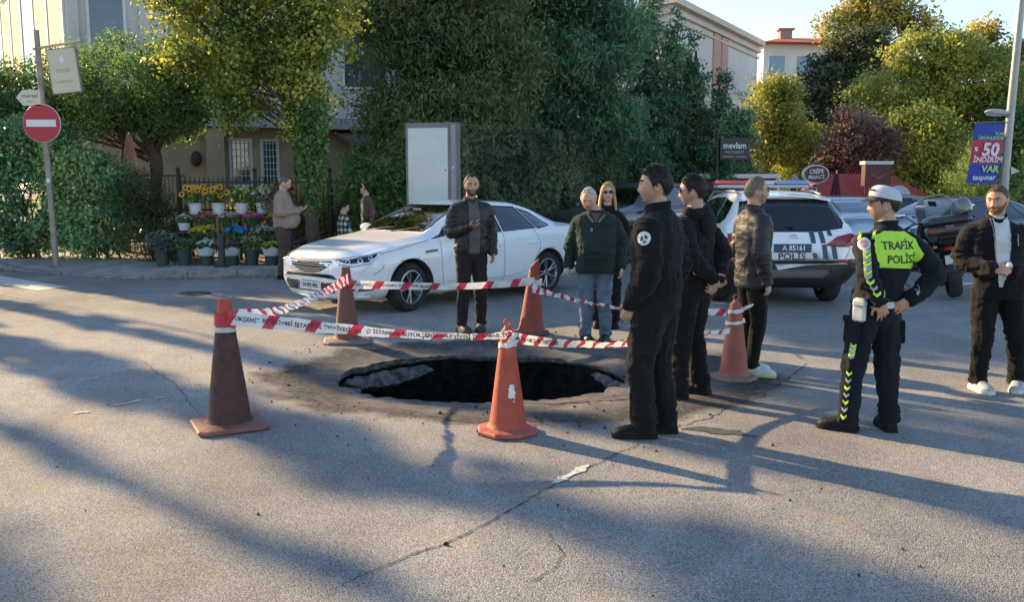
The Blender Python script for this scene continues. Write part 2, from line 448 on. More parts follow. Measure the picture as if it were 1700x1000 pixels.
def rim_slab(th0, th1, z0, z1, inn0, inn1, label, seed, n=26):
    rnd = np.random.RandomState(seed); rows = []; m = 6
    for i in range(n):
        f = i / (n - 1); th = R(th0 + (th1 - th0) * f); env = max(math.sin(math.pi * f), .06) ** .5; row = []; zt = z0 - .025 * rnd.rand(); zb = z0 + (z1 - z0) * env * rnd.uniform(.8, 1.05)
        for k in range(m):
            g = k / (m - 1); r = hole_r(th) - (inn0 + (inn1 - inn0) * g) + rnd.normal(0, .006); row.append((HC.x + r * math.cos(th), HC.y + r * math.sin(th), zt + (zb - zt) * g))
        rows.append(row)
    back = [[(p[0] + .05 * math.cos(R((th0 + th1) / 2)), p[1] + .05 * math.sin(R((th0 + th1) / 2)), p[2] - .035) for p in r_] for r_ in rows]
    mb = MB(); mb.grid(rows); mb.grid(back)
    N_ = n * m
    for i in range(n - 1):
        for e in (0, m - 1): a, b = i * m + e, (i + 1) * m + e; mb.f.append((a, b, b + N_, a + N_)); mb.m.append(0)
    for k in range(m - 1):
        for e in (0, n - 1): a, b = e * m + k, e * m + k + 1; mb.f.append((a, b, b + N_, a + N_)); mb.m.append(0)
    o = mb.build('asphalt_slab', BROKEN, None, smooth=True, angle=35); tag(o, label, 'asphalt slab', 'asphalt fragments hanging in the sinkhole'); return o
rim_slab(120, 174, -.13, -.27, .02, .16, 'long grey asphalt slab sagging inside the far left rim of sinkhole', 3)
rim_slab(178, 210, -.13, -.26, .04, .18, 'short grey asphalt slab hanging at the left tip of sinkhole', 4, 16)
rim_slab(-46, -14, -.13, -.25, .05, .28, 'grey asphalt slab leaning inside the right end of sinkhole', 5, 20)
rim_slab(2, 26, -.12, -.20, .03, .10, 'thin asphalt flake hanging at the far right rim of sinkhole', 6, 14)

# cracks: thin ragged dark grooves in the road
def strip(name, pts, wid, mat, label=None, lift=.004, jag=.012, n=60, seed=1, parent=None, taper=True, kind=None):
    Pp = spline(pts, n); rnd = np.random.RandomState(seed); rows = []; wob = 0.0
    for i, p in enumerate(Pp):
        a = Pp[min(i + 1, n - 1)] - Pp[max(i - 1, 0)]; a = a / (np.linalg.norm(a) + 1e-9); nn = np.array([-a[1], a[0]])
        wd = wid * (rnd.uniform(.35, 1.3)); 
        if taper: wd *= min(1, 6 * i / n, 6 * (n - 1 - i) / n) + .08
        wob = .75 * wob + rnd.normal(0, jag * .35); c = p[:2] + nn * wob; l = c + nn * wd / 2; r = c - nn * wd / 2
        rows.append([(l[0], l[1], ground_z(l[0], l[1]) + lift), (r[0], r[1], ground_z(r[0], r[1]) + lift)])
    mb = MB(); mb.grid(rows); o = mb.build(name, mat, parent); return o
CRK = M('crack', (.05, .05, .05), .95, var=.4, scale=30)
def gp(*px): return [tuple(G(*p)[:2]) for p in px]
strip('crack', gp((520, 998), (640, 940), (760, 895), (880, 830), (960, 785), (1040, 748), (1072, 728)), .009, CRK, jag=.016, n=140, parent=ROAD)
strip('crack', gp((870, 662), (930, 664), (1000, 661), (1055, 660)), .035, CRK, jag=.02, n=60, seed=3, parent=ROAD, lift=.012)
strip('crack', gp((905, 880), (930, 935), (860, 975)), .006, CRK, jag=.02, n=60, seed=5, parent=ROAD)
strip('crack', gp((210, 590), (290, 640), (330, 690)), .006, CRK, jag=.03, n=50, seed=6, parent=ROAD)
strip('crack', gp((1075, 728), (1180, 690), (1290, 640), (1340, 600)), .012, CRK, jag=.03, n=70, seed=7, parent=ROAD)
strip('crack', gp((930, 520), (980, 512), (1030, 530), (1010, 552)), .02, CRK, jag=.03, n=50, seed=8, parent=ROAD)
PAINT = M('worn road paint', (.58, .58, .56), .8, var=.25, scale=30, bump=.4, bscale=120, dirt=(.33, .325, .31), dscale=22, damt=.95)
def paint(pts, wid, seed, jag=.01): strip('paint_mark', gp(*pts), wid, PAINT, lift=.005, jag=jag, n=26, seed=seed, parent=ROAD, taper=True)
paint([(915, 805), (945, 790), (975, 772)], .06, 2); paint([(118, 688), (150, 684)], .045, 3); paint([(178, 676), (215, 670), (235, 664)], .03, 4)
paint([(255, 663), (275, 660)], .04, 5); paint([(95, 638), (110, 636)], .03, 6); paint([(130, 634), (165, 628)], .03, 7)

paint([(120, 640), (220, 612), (320, 592)], .012, 12, .02)
# zebra bar
zb = gp((-40, 452), (113, 477), (62, 483), (-40, 466)); mb = MB(); mb.add([(p[0], p[1], .005) for p in zb], [(0, 1, 2, 3)]); mb.build('zebra_bar', PAINT, ROAD)
zb = gp((-60, 482), (8, 487), (-60, 492)); mb = MB(); mb.add([(p[0], p[1], .005) for p in zb], [(0, 1, 2)]); mb.build('zebra_bar', PAINT, ROAD)
# lane line far right, behind the riders
zb = [G(1500, 474), G(1760, 463), G(1760, 467), G(1500, 478)]; mb = MB(); mb.add([(p[0], p[1], .005) for p in zb], [(0, 1, 2, 3)]); mb.build('lane_line', PAINT, ROAD)
OIL = M('wet stain', (.075, .072, .07), .6, var=.3, scale=14)
def blot(c, a, b, rot, seed, mat=OIL, name='stain'):
    rnd = np.random.RandomState(seed); pts = []; n = 40; ph = rnd.uniform(0, 6.28, 4)
    for k in range(n):
        t = 2 * math.pi * k / n; r = 1 + .22 * math.sin(2 * t + ph[0]) + .18 * math.sin(5 * t + ph[1]) + .12 * math.sin(9 * t + ph[2]) + .06 * math.sin(15 * t + ph[3])
        x, y = a * r * math.cos(t), b * r * math.sin(t); pts.append((c[0] + x * math.cos(rot) - y * math.sin(rot), c[1] + x * math.sin(rot) + y * math.cos(rot)))
    mb = MB(); mb.add([(p[0], p[1], ground_z(*p) + .004) for p in pts] + [(c[0], c[1], ground_z(c[0], c[1]) + .004)], [(k, (k + 1) % n, n) for k in range(n)]); return mb.build(name, mat, ROAD)
blot(G(1195, 717), .17, .07, -.2, 3); blot(G(1150, 712), .08, .03, .1, 4); blot(G(1240, 724), .06, .02, -.3, 5)
IRON = M('manhole iron', (.05, .05, .052), .6, metal=.4, var=.3, scale=20, bump=.5, bscale=40)
mb = MB(); mb.lathe([(0, .012), (.24, .012), (.26, .004)], 28, G(322, 488)); mb.build('manhole_cover', IRON, ROAD)

# loose crumbs of asphalt
def crumbs():
    rnd = np.random.RandomState(11); V = []; F = []
    pts = []
    for _ in range(420):
        th = rnd.uniform(0, 6.28); d = abs(rnd.normal(.75, .35)); r = hole_r(th) + d
        pts.append((HC.x + r * math.cos(th), HC.y + r * math.sin(th), abs(rnd.normal(0, .005)) + .003))
    for _ in range(60): pts.append((rnd.uniform(-3.2, -1), rnd.uniform(3.6, 8.5), abs(rnd.normal(0, .003)) + .002))
    for _ in range(40): pts.append((rnd.uniform(-1, 2.5), rnd.uniform(3.3, 5.6), abs(rnd.normal(0, .004)) + .003))
    sv, sf = sphere_geo(5, 4)
    for (x, y, r) in pts:
        o = len(V); z = ground_z(x, y)
        s = rnd.uniform(.5, 1.1, 3) * r
        for p in sv: q = 1 + rnd.uniform(-.25, .25); V.append((x + p[0] * s[0] * q, y + p[1] * s[1] * q, z + max(p[2] * s[2] * q, -.2 * r) + s[2] * .3))
        F += [tuple(i + o for i in f) for f in sf]
    mb = MB(); mb.add(V, F); o = mb.build('asphalt_crumbs', M('asphalt crumbs', (.035, .035, .037), .9, var=.5, scale=60)); tag(o, 'loose dark asphalt crumbs scattered on the road round the sinkhole', kind='stuff')
crumbs()

# ================================================================== pavement with kerb stones
PAVE = M('pavement concrete', (.36, .35, .33), .9, var=.16, scale=3, bump=.5, bscale=60, dirt=(.18, .17, .15), dscale=2.5, damt=.6)
KERB = M('kerb stone', (.24, .235, .225), .88, var=.2, scale=5, bump=.6, bscale=50, dirt=(.10, .095, .085), dscale=6, damt=.6)
EDGE = [(-40, 27), (-24, 21.5), (-14.5, 18.6), (-11.2, 17.9), (-9.2, 16.95), (-7.6, 16.0), (-6.6, 15.65), (-5.9, 15.75), (-5.2, 15.95), (-4.4, 16.1), (-3.0, 16.25), (-1.6, 16.6), (-.4, 17.4), (.6, 19.4), (1.6, 23), (3.2, 29), (6, 40), (10, 55)]
def build_pavement():
    E_ = spline(EDGE, 120); drop = []
    for p in E_:
        d = smst(-10.4, -9.4, p[0]) * (1 - smst(-6.9, -6.1, p[0])); drop.append(.14 - .115 * d)
    top = []
    for i, p in enumerate(E_):
        a = E_[min(i + 1, 119)] - E_[max(i - 1, 0)]; a /= np.linalg.norm(a); n = np.array([-a[1], a[0]])
        rowp = []
        for k, dd in enumerate((.14, .5, 1.2, 2.4)): q = p + n * dd; rowp.append((q[0], q[1], drop[i] * (1 if k < 2 else 1) + (.14 - drop[i]) * smst(.3, 1.4, dd) - .004 - (.03 if False else 0)))
        top.append(rowp)
    mb = MB(); mb.grid(top); o = mb.build('pavement', PAVE, None, smooth=True); tag(o, 'grey concrete pavement behind the kerb', kind='structure')
    # ground behind the pavement (garden soil)
    rows = [[r[3], (r[3][0] - 3 if r[3][0] < 0 else r[3][0] - 3, r[3][1] + 14, .15)] for r in top]
    mb = MB(); mb.grid([[(a[0], a[1], a[2] + .002), b] for a, b in rows]); g = mb.build('garden_ground', M('garden soil', (.12, .095, .06), .95, var=.3, scale=2, bump=.6, bscale=30)); tag(g, 'brown garden soil behind the fence', kind='structure')
    # kerb stones, each a piece
    i = 0; L = 0
    while i < 118:
        j = i; ln = 0
        while j < 119 and ln < .8: ln += np.linalg.norm(E_[j + 1] - E_[j]); j += 1
        seg = E_[i:j + 1]; mb = MB(); rows = []
        if np.linalg.norm(seg[0]) > 45: i = j; continue
        for q in range(len(seg)):
            idx = i + q; p = E_[idx]; a = E_[min(idx + 1, 119)] - E_[max(idx - 1, 0)]; a /= np.linalg.norm(a); n = np.array([-a[1], a[0]])
            sh = a * (.006 if q == 0 else (-.006 if q == len(seg) - 1 else 0)); h = drop[idx] + random.uniform(-.003, .003)
            sec = [(0, 0.0), (.012, h - .02), (.03, h), (.14, h), (.14, 0.0)]
            rows.append([(p[0] + sh[0] + n[0] * u, p[1] + sh[1] + n[1] * u, z) for u, z in sec])
        mb.grid(rows); nn = len(mb.v); mb.f += [(0, 1, 2, 3, 4), (nn - 1, nn - 2, nn - 3, nn - 4, nn - 5)]; mb.m += [0, 0]
        mb.build('kerb_stone', KERB, o); i = j
    return o
PAVEMENT = build_pavement()
# dry leaves on the pavement and in the gutter
LEAF_DRY = M('dry leaf', (.2, .11, .04), .8, attr='col', var=.1)
def litter():
    rnd = np.random.RandomState(5); n = 900; V = []; F = []; C = []
    E_ = spline(EDGE[2:12], 200)
    for _ in range(n):
        i = rnd.randint(0, 199); p = E_[i]; a = E_[min(i + 1, 199)] - E_[max(i - 1, 0)]; a /= np.linalg.norm(a); nn = np.array([-a[1], a[0]])
        d = rnd.choice([rnd.normal(-.12, .10), rnd.uniform(.3, 2.2), rnd.normal(1.9, .35)]); q = p + nn * d
        z = .012 if d < 0 else .155
        s = rnd.uniform(.015, .045); r = rnd.uniform(0, 6.28); o = len(V); t = rnd.uniform(-.02, .02, 4)
        for k, (u, v) in enumerate(((-1, 0), (0, -.5), (1, 0), (0, .5))): V.append((q[0] + s * (u * math.cos(r) - v * math.sin(r)), q[1] + s * (u * math.sin(r) + v * math.cos(r)), z + abs(t[k])))
        F.append((o, o + 1, o + 2, o + 3)); c = random.choice([(.22, .11, .04), (.30, .18, .06), (.12, .08, .04), (.2, .16, .07)]); C += [c] * 4
    me = np_mesh('fallen_leaves', V, F, LEAF_DRY); set_col(me, C); tag(link_mesh('fallen_leaves', me), 'dry brown leaves fallen on pavement and gutter', kind='stuff')
litter()
# ================================================================== traffic cones
def cone_mat(name, col, dirt, amt, rough=.7): return M(name, col, rough, var=.2, scale=6, dirt=dirt, dscale=7, damt=amt, bump=.25, bscale=40)
def cone(loc, h, rb, rt, bw, octa, bodymat, basemat, tipmat, label, rz=0, tilt=(0, 0), ring=False, bandz=None, blotch=False, cut=False):
    root = empty('traffic_cone', loc, rz, label, 'traffic cone', 'traffic cones round the sinkhole')
    mb = MB(); t = .035
    if octa: out = [(bw / 2 * math.cos(R(22.5 + 45 * k)) * 1.06, bw / 2 * math.sin(R(22.5 + 45 * k)) * 1.06) for k in range(8)]
    else:
        c = bw * .10; b = bw / 2; out = [(-b + c, -b), (b - c, -b), (b, -b + c), (b, b - c), (b - c, b), (-b + c, b), (-b, b - c), (-b, -b + c)]
    rows = [[(x * k, y * k, z) for x, y in out] for k, z in ((.97, .004), (1, .012), (1, t - .01), (.96, t), (.62, t + .012))]
    mb.grid(rows, closed_u=True); mb.f.append(tuple(32 + k for k in range(8))); mb.m.append(0); mb.f.append(tuple(range(7, -1, -1))); mb.m.append(0)
    mb.build('base', basemat, root)
    zs = [t + .004, t + .03, t + .04] + [t + .04 + (h - t - .04) * k / 14 for k in range(1, 15)]
    prof = []
    for z in zs:
        f = (z - t) / (h - t); r = rb + (rt - rb) * f
        if z < t + .02: r += .018
        prof.append((r, z))
    n = 28; tipz = h - .17 * (h / .9)
    def seg(a, b, name, m_, grow=0, cap=False):
        pp = [q for q in prof if a - 1e-6 <= q[1] <= b + 1e-6]
        def rad(z): f = (z - t) / (h - t); return rb + (rt - rb) * f
        pp = ([(rad(a), a)] if not pp or pp[0][1] > a + 1e-6 else []) + pp + ([(rad(b), b)] if not pp or pp[-1][1] < b - 1e-6 else [])
        rows = []
        for r, z in pp:
            row = []
            for k in range(n):
                th = 2 * math.pi * k / n; zz = z
                if cut and z > h - .02: zz = z + .05 * math.cos(th)
                dent = 1 + .012 * math.sin(3 * th + z * 9)
                row.append(((r + grow) * dent * math.cos(th) + tilt[0] * z, (r + grow) * dent * math.sin(th) + tilt[1] * z, zz))
            rows.append(row)
        m2 = MB(); m2.grid(rows, closed_u=True)
        if cap: nn = len(m2.v); m2.f.append(tuple(range(nn - n, nn))); m2.m.append(0)
        return m2.build(name, m_, root, smooth=True)
    seg(t + .004, tipz if tipmat else h, 'body', bodymat, cap=not tipmat)
    if tipmat: seg(tipz, h, 'tip', tipmat, cap=True)
    if bandz: seg(bandz[0], bandz[1], 'white_band', M('cone band', (.55, .53, .5), .7, var=.2, scale=20, dirt=(.2, .16, .14), dscale=10), .003)
    if ring:
        m2 = MB(); m2.lathe([(rt * .9, h - .004), (rt * .55, h + .02), (rt * .4, h + .03), (0, h + .032)], 16); 
        pth = [(.022 * math.cos(a), 0, h + .048 + .022 * math.sin(a)) for a in np.linspace(0, 2 * math.pi, 17)[:-1]]
        m2.tube(pth, .006, 8, closed=True); m2.build('ring', bodymat, root, smooth=True)
    if blotch:
        m2 = MB(); random.seed(3)
        def on(th, z): f = (z - t) / (h - t); r = rb + (rt - rb) * f + .004; return (r * math.cos(th), r * math.sin(th), z)
        for (a0, z0, s) in ((-1.30, .30, .03), (-1.22, .285, .022), (-1.36, .275, .018), (-1.18, .33, .015), (-1.28, .335, .014), (-1.12, .26, .008), (-1.15, .235, .006)):
            pts = []
            for k in range(11):
                a = 2 * math.pi * k / 11; rr = s * random.uniform(.6, 1.25); pts.append(on(a0 + rr * math.cos(a) / .1, z0 + rr * math.sin(a)))
            m2.add(pts + [on(a0, z0)], [(k, (k + 1) % 11, 11) for k in range(11)])
        m2.build('paint_splash', M('splash', (.7, .68, .64), .8, var=.2, scale=30), root)
    return root
C_DARK = cone_mat('cone dirty dark', (.075, .026, .020), (.020, .018, .017), .95)
C_DBASE = cone_mat('cone dirty base', (.24, .085, .07), (.16, .11, .09), .75)
C_BROWN = cone_mat('cone dirty brown', (.17, .065, .05), (.10, .075, .06), .85)
C_BBASE = cone_mat('cone brown base', (.22, .15, .12), (.17, .14, .12), .7)
C_RED = cone_mat('cone faded red', (.42, .075, .042), (.28, .05, .035), .7)
C_RBASE = cone_mat('cone red base', (.36, .085, .06), (.3, .12, .09), .6)
C_TIP = cone_mat('cone bright tip', (.45, .06, .03), (.3, .05, .03), .4)
C_MAR = cone_mat('cone maroon', (.30, .055, .04), (.17, .06, .045), .8)
C_PINK = cone_mat('cone dusty red', (.34, .095, .07), (.22, .10, .08), .8)
cone((-1.95, 5.95, 0), .885, .150, .040, .47, False, C_DARK, C_DBASE, C_TIP, 'tall soot-dark traffic cone at front left, with bright red tip', rz=R(28), bandz=(.665, .70))
cone((-.03, 5.80, 0), .70, .128, .040, .40, True, C_RED, C_RBASE, None, 'orange-red traffic cone in front of sinkhole, white paint splash', ring=True, blotch=True)
cone((-1.75, 9.27, 0), .80, .135, .045, .48, False, C_BROWN, C_BBASE, None, 'brown dirt-covered traffic cone before the white car bonnet', rz=R(10), bandz=None)
cone((.21, 9.77, 0), .80, .145, .045, .42, True, C_MAR, C_BROWN, None, 'maroon traffic cone behind sinkhole, right of man with phone', tilt=(.05, 0), cut=True)
cone((1.90, 7.45, 0), .66, .125, .045, .38, True, C_PINK, C_BBASE, None, 'dusty red traffic cone at right, by the white trainers', ring=True)

# ================================================================== barrier tape
T_W = M('tape white', (.78, .78, .79), .35, var=.06, scale=8, trans=.25); T_R = M('tape red', (.55, .04, .07), .35, var=.1, scale=8, trans=.25); T_K = M('tape print', (.04, .04, .06), .5)
def tape(ctrl, label, text=None, period=.22, redw=.055, slant=.05, n=240, tsize=.034, twist=0.0, textstart=.08):
    """ctrl: list of (x,y,z,halfheight,lean) ; lean tips the band about its run"""
    S = spline(ctrl, n); Lc = np.concatenate([[0], np.cumsum(np.linalg.norm(np.diff(S[:, :3], axis=0), axis=1))]); tot = Lc[-1]
    def ev(u):
        u = min(max(u, 0), tot); return np.array([np.interp(u, Lc, S[:, k]) for k in range(5)])
    def pt(u, v, off=0.0):
        s = ev(u); s2 = ev(u + .01); s1 = ev(u - .01); d = s2[:3] - s1[:3]; d /= np.linalg.norm(d) + 1e-9
        side = np.array([d[1], -d[0], 0]); side /= np.linalg.norm(side) + 1e-9; upv = np.cross(side, d)
        if upv[2] < 0: upv = -upv
        a = s[4] + twist * u; h = upv * math.cos(a) + side * math.sin(a); nrm = np.cross(d, h)
        rip = .008 * math.sin(u * 17 + v * 2.5) + .005 * math.sin(u * 41 - v * 2) + .003 * math.sin(u * 83 + v * 4)
        return s[:3] + h * (v * s[3]) + nrm * (off + rip)
    mb = MB(); u = -slant
    def band(u0, u1, mi):
        k = 6; rows = []
        for q in range(k + 1):
            ub = u0 + (u1 - u0) * q / k; rows.append([pt(min(max(ub + slant * (v + 1) / 2, 0), tot), v) for v in (-1, -.33, .33, 1)])
        mb.grid(rows, mi=mi)
    while u < tot:
        band(u, u + redw, 1); band(u + redw, u + period, 0); u += period
    o = mb.build('barrier_tape', [T_W, T_R], None, smooth=True, angle=80)
    tag(o, label, 'barrier tape', 'barrier tape strung between the cones')
    if text:
        V, F = text_mesh(text, tsize, .0006, 'LEFT'); mb = MB()
        if V:
            wmax = max(v[0] for v in V); sc = 1.0
            vv = []
            for v in V:
                uu = textstart + v[0] * sc; s = ev(uu); vv.append(pt(uu, v[1] / max(s[3], .01), -.003) if True else 0)
            mb.add(vv, F); mb.build('print', T_K, o)['kind'] = 'stuff'
            vv = [pt(textstart + v[0] * sc, v[1] / max(ev(textstart + v[0])[3], .01), .003) for v in V]
            mb = MB(); mb.add(vv, F); mb.build('print', T_K, o)['kind'] = 'stuff'
    return o
def tp(px, py, Y, h, lean=0): q = P(px, py, Y); return (q.x, q.y, q.z, h, lean)
TXT = 'BÜYÜKŞEHİR BELEDİYESİ  İSTANBUL İTFAİYESİ  (◎)   ◉ İSTANBUL BÜYÜKŞEHİR BELEDİYESİ  İSTANBUL İTFAİYESİ   (◎)  ◉'
TXT = TXT.replace('◎', 'o').replace('◉', '@')
tape([tp(376, 528, 5.86, .050), tp(420, 532, 5.87, .050, .1), tp(520, 542, 5.86, .042, .25), tp(640, 553, 5.83, .031, .15), tp(740, 559, 5.79, .022, .4), tp(800, 559, 5.74, .022, .5), tp(850, 556, 5.72, .030)],
     'red-and-white printed tape from soot-dark cone to orange front cone', TXT.split('ŞEHİR ', 1)[1] if False else 'YÜKŞEHİR BELEDİYESİ İSTANBUL İTFAİYESİ  (o)   O İSTANBUL BÜYÜKŞEHİR BELEDİYESİ İSTANBUL İTFAİYESİ (o) O', period=.285, redw=.075, slant=.05, tsize=.040, textstart=.03)
tape([tp(580, 462, 9.20, .06), tp(545, 482, 8.4, .035, .4), tp(500, 503, 7.3, .03, .8), tp(455, 518, 6.5, .035, .5), tp(395, 527, 6.02, .055)],
     'twisted tape from brown cone forward to soot-dark cone', period=.16, redw=.06, slant=.07)
tape([tp(578, 473, 9.14, .047), tp(640, 474, 9.3, .042), tp(740, 476, 9.45, .036, .2), tp(820, 473, 9.6, .038), tp(888, 467, 9.62, .043)],
     'printed tape stretched before the white car between rear cones', 'İTFAİYESİ (o)  O İSTANBUL BÜYÜKŞEHİR BELEDİYESİ', period=.30, redw=.09, tsize=.036)
tape([tp(882, 478, 9.63, .055), tp(915, 488, 9.1, .03, .3), tp(970, 501, 8.5, .026, .7), tp(1040, 513, 7.95, .024, .9), tp(1120, 517, 7.6, .025, .5), tp(1205, 519, 7.36, .03)],
     'slack tape from maroon cone running past the old man to right cone', period=.2, redw=.07)
tape([tp(842, 559, 5.69, .036), tp(900, 568, 5.95, .032), tp(970, 572, 6.3, .026, .2), tp(1040, 572, 6.62, .022, .5), tp(1130, 562, 7.0, .02, .6), tp(1212, 549, 7.33, .022)],
     'printed tape from orange front cone behind officer to right cone', '(o) İSTANBUL BÜYÜKŞEHİR', period=.16, redw=.05, tsize=.036)
# loose knot ends
def wrap(loc, r, z, h, label_parent, mat=T_W, tilt=.0):
    mb = MB(); rows = []
    for k in range(25):
        a = 2 * math.pi * k / 24; rows.append([(loc[0] + r * math.cos(a), loc[1] + r * math.sin(a), z - h + tilt * math.cos(a) + .004 * math.sin(5 * a)), (loc[0] + (r - .004) * math.cos(a), loc[1] + (r - .004) * math.sin(a), z + h + tilt * math.cos(a) + .003 * math.sin(7 * a))])
    mb.grid(rows); o = mb.build('tape_wrap', mat, None, smooth=True); tag(o, label_parent, 'tape', 'tape knotted round the cones'); return o
wrap((1.90, 7.45), .085, .50, .012, 'white tape wound round right dusty cone at mid height', tilt=.012)
wrap((1.90, 7.45), .066, .595, .016, 'white tape knotted near the top of the right dusty cone', tilt=.01)
wrap((-1.95, 5.95), .073, .742, .04, 'tape knotted round the soot-dark cone below its tip', T_R, tilt=-.008)
wrap((.25, 9.77), .088, .585, .035, 'tape wound round the maroon cone', T_W)
wrap((-1.75, 9.27), .078, .64, .03, 'tape wound round the brown cone below its top', T_R)
wrap((-.03, 5.80), .063, .605, .016, 'tape knotted round the orange front cone', T_W, .006)
mb = MB(); mb.grid([[(1.93, 7.38, .62), (1.95, 7.38, .60)], [(1.96, 7.36, .645), (1.975, 7.36, .62)], [(1.99, 7.35, .66), (2.005, 7.34, .64)], [(2.015, 7.33, .668), (2.02, 7.33, .66)]]); tag(mb.build('tape_end', T_W), 'loose tape end sticking up from the right dusty cone', 'tape')
# ================================================================== people
def skin(name, c): return M(name, c, .5, var=.06, scale=20, attr='col', sss=.12, spec=.4, bump=.08, bscale=300, bdist=.002)
SKIN = skin('skin', (.5, .3, .2))
def cloth(name, c, var=.18, rough=.92, bump=.2, bs=260, sheen=.04): return M(name, c, rough, var=var, scale=7, bump=bump, bscale=bs, sheen=sheen, spec=.25, bdist=.002)

def head_geo(nu=88, nv=64, fem=False, fat=0.0):
    th = np.linspace(0, math.pi, nv + 1)[1:-1]; ph = np.linspace(0, 2 * math.pi, nu, endpoint=False)
    T, Ph = np.meshgrid(th, ph, indexing='ij')
    d = np.stack([np.sin(T) * np.sin(Ph), np.sin(T) * np.cos(Ph), np.cos(T)], -1).reshape(-1, 3)
    d = np.vstack([[[0, 0, 1]], d, [[0, 0, -1]]])
    V = head_surf(d, fem, fat); F3 = []; F4 = []
    n = nu
    F = []
    for i in range(n): F.append((0, 1 + (i + 1) % n, 1 + i))
    for j in range(nv - 2):
        for i in range(n):
            a = 1 + j * n + i; b = 1 + j * n + (i + 1) % n; F.append((a, b, b + n, a + n))
    o = 1 + (nv - 2) * n; Lx = len(V) - 1
    for i in range(n): F.append((Lx, o + i, o + (i + 1) % n))
    return d, V, F

def head_surf(d, fem=False, fat=0.0):
    dx, dy, dz = d[:, 0], d[:, 1], d[:, 2]
    x = .0755 * dx; y = np.where(dy > 0, .094, .104) * dy; z = np.where(dz > 0, .118, .116) * dz
    lo = np.clip(-dz, 0, 1)
    x = x * (1 - (.20 - .25 * fat) * lo ** 1.4) * (1 + .04 * np.exp(-((dz - .25) / .4) ** 2))
    y = np.where(dy < 0, y * (1 - .42 * lo ** 1.1), y * (1 - .07 * lo)) ; y = y + .012 * lo ** 2 * (dy > -.2)
    # flatter face front
    y = np.where(dy > 0, np.minimum(y, .082 + .25 * (y - .082)), y)
    fr = smst(.15, .5, dy); ax = np.abs(x)
    def g(u, c, s): return np.exp(-((u - c) / s) ** 2)
    nz = np.interp(z, [-.060, -.047, -.040, -.028, .0, .022, .034], [0, .006, .024, .022, .013, .005, 0])
    k = .85 if fem else 1.0
    y = y + fr * k * nz * g(x, 0, .0105 + .006 * g(z, -.042, .014))
    y = y + fr * .008 * g(ax, .0145, .007) * g(z, -.042, .009)
    y = y + fr * (.003 if fem else .0065) * g(z, .026, .009) * g(x, 0, .045)
    y = y - fr * .0115 * g(ax, .031, .014) * g(z, .009, .011)
    y = y + fr * .005 * g(ax, .047, .016) * g(z, -.020, .018)
    y = y + fr * .0065 * g(x, 0, .021) * (g(z, -.0625, .0045) + g(z, -.0735, .006))
    y = y - fr * .004 * g(x, 0, .022) * g(z, -.0675, .0028)
    y = y - fr * .004 * g(z, -.083, .006) * g(x, 0, .022)
    y = y + fr * .009 * g(x, 0, .022) * g(z, -.098, .013)
    return np.stack([x, y, z], -1)

def hairline(ph, style):
    a = abs(ph)
    if style == 'short': return np.interp(a, [0, .5, .9, 1.15, 1.35, 1.62, 1.9, 2.3, 3.15], [.066, .064, .05, .03, -.012, .012, .02, -.035, -.06])
    if style == 'reced': return np.interp(a, [0, .25, .55, .9, 1.15, 1.35, 1.62, 1.9, 2.3, 3.15], [.080, .088, .098, .06, .03, -.005, .012, .02, -.035, -.055])
    if style == 'thick': return np.interp(a, [0, .5, .9, 1.15, 1.35, 1.62, 1.9, 2.3, 3.15], [.058, .058, .045, .02, -.022, .008, .01, -.045, -.075])
    if style == 'long': return np.interp(a, [0, .3, .7, 1.0, 1.3, 3.15], [.075, .060, .03, -.06, -.13, -.14])

def limb(pts, rad, n=14, k=18):
    """smooth tapered limb through joint points; rad may hold pairs"""
    rr = [(r if hasattr(r, '__len__') else (r, r)) for r in rad]
    S = spline([tuple(p) + tuple(r) for p, r in zip(pts, rr)], k)
    return tube_geo([Vector(s[:3]) for s in S], [(max(s[3], .004), max(s[4], .004)) for s in S], n)

def hand_geo(wr, direc, palmn, side, curl=.5, spread=.06, s=1.0, point=None):
    """hand from wrist: direc = pointing way, palmn = way the palm faces, side +1 right hand; fingers curl towards palm"""
    D = Vector(direc).normalized(); N = Vector(palmn); N = (N - D * N.dot(D)).normalized(); W = D.cross(N) * side   # W towards the thumb
    V = []; F = []
    def put(g):
        o = len(V); V.extend(g[0]); F.extend([tuple(i + o for i in f) for f in g[1]])
    wr = Vector(wr)
    put(tube_geo([wr - D * .03, wr, wr + D * .03, wr + D * .07 * s, wr + D * .095 * s], [(.027, .019), (.028, .019), (.036, .017), (.041, .015), (.038, .012)], 12, True, W))
    lens = [.072, .080, .075, .058]
    for k in range(4):
        base = wr + D * (.088 - .006 * abs(k - 1)) * s + W * (.030 - .020 * k)
        ang = 0; p = base; pts = [base - D * .02, base]; dirn = (D + W * (spread * (1.2 - k))).normalized()
        c = curl * (1 + .08 * k)
        for q, fr in enumerate((.45, .32, .23)):
            ang += c * (.85 if q == 0 else 1.0)
            dd = dirn * math.cos(ang) + N * math.sin(ang); p = p + dd * lens[k] * fr * s; pts.append(p)
        put(tube_geo(pts, [.0095, .0092, .0085, .0078, .006], 8))
    tb = wr + D * .022 + W * .028; t1 = tb + (D * .6 + W * .65 + N * .25).normalized() * .038; t2 = t1 + (D * .85 + W * .2 + N * (.3 + .4 * curl)).normalized() * .032; t3 = t2 + (D * .9 - W * .1 + N * (.3 + .5 * curl)).normalized() * .024
    put(tube_geo([tb - W * .01, tb, t1, t2, t3], [.014, .014, .0115, .0105, .007], 8))
    return V, F

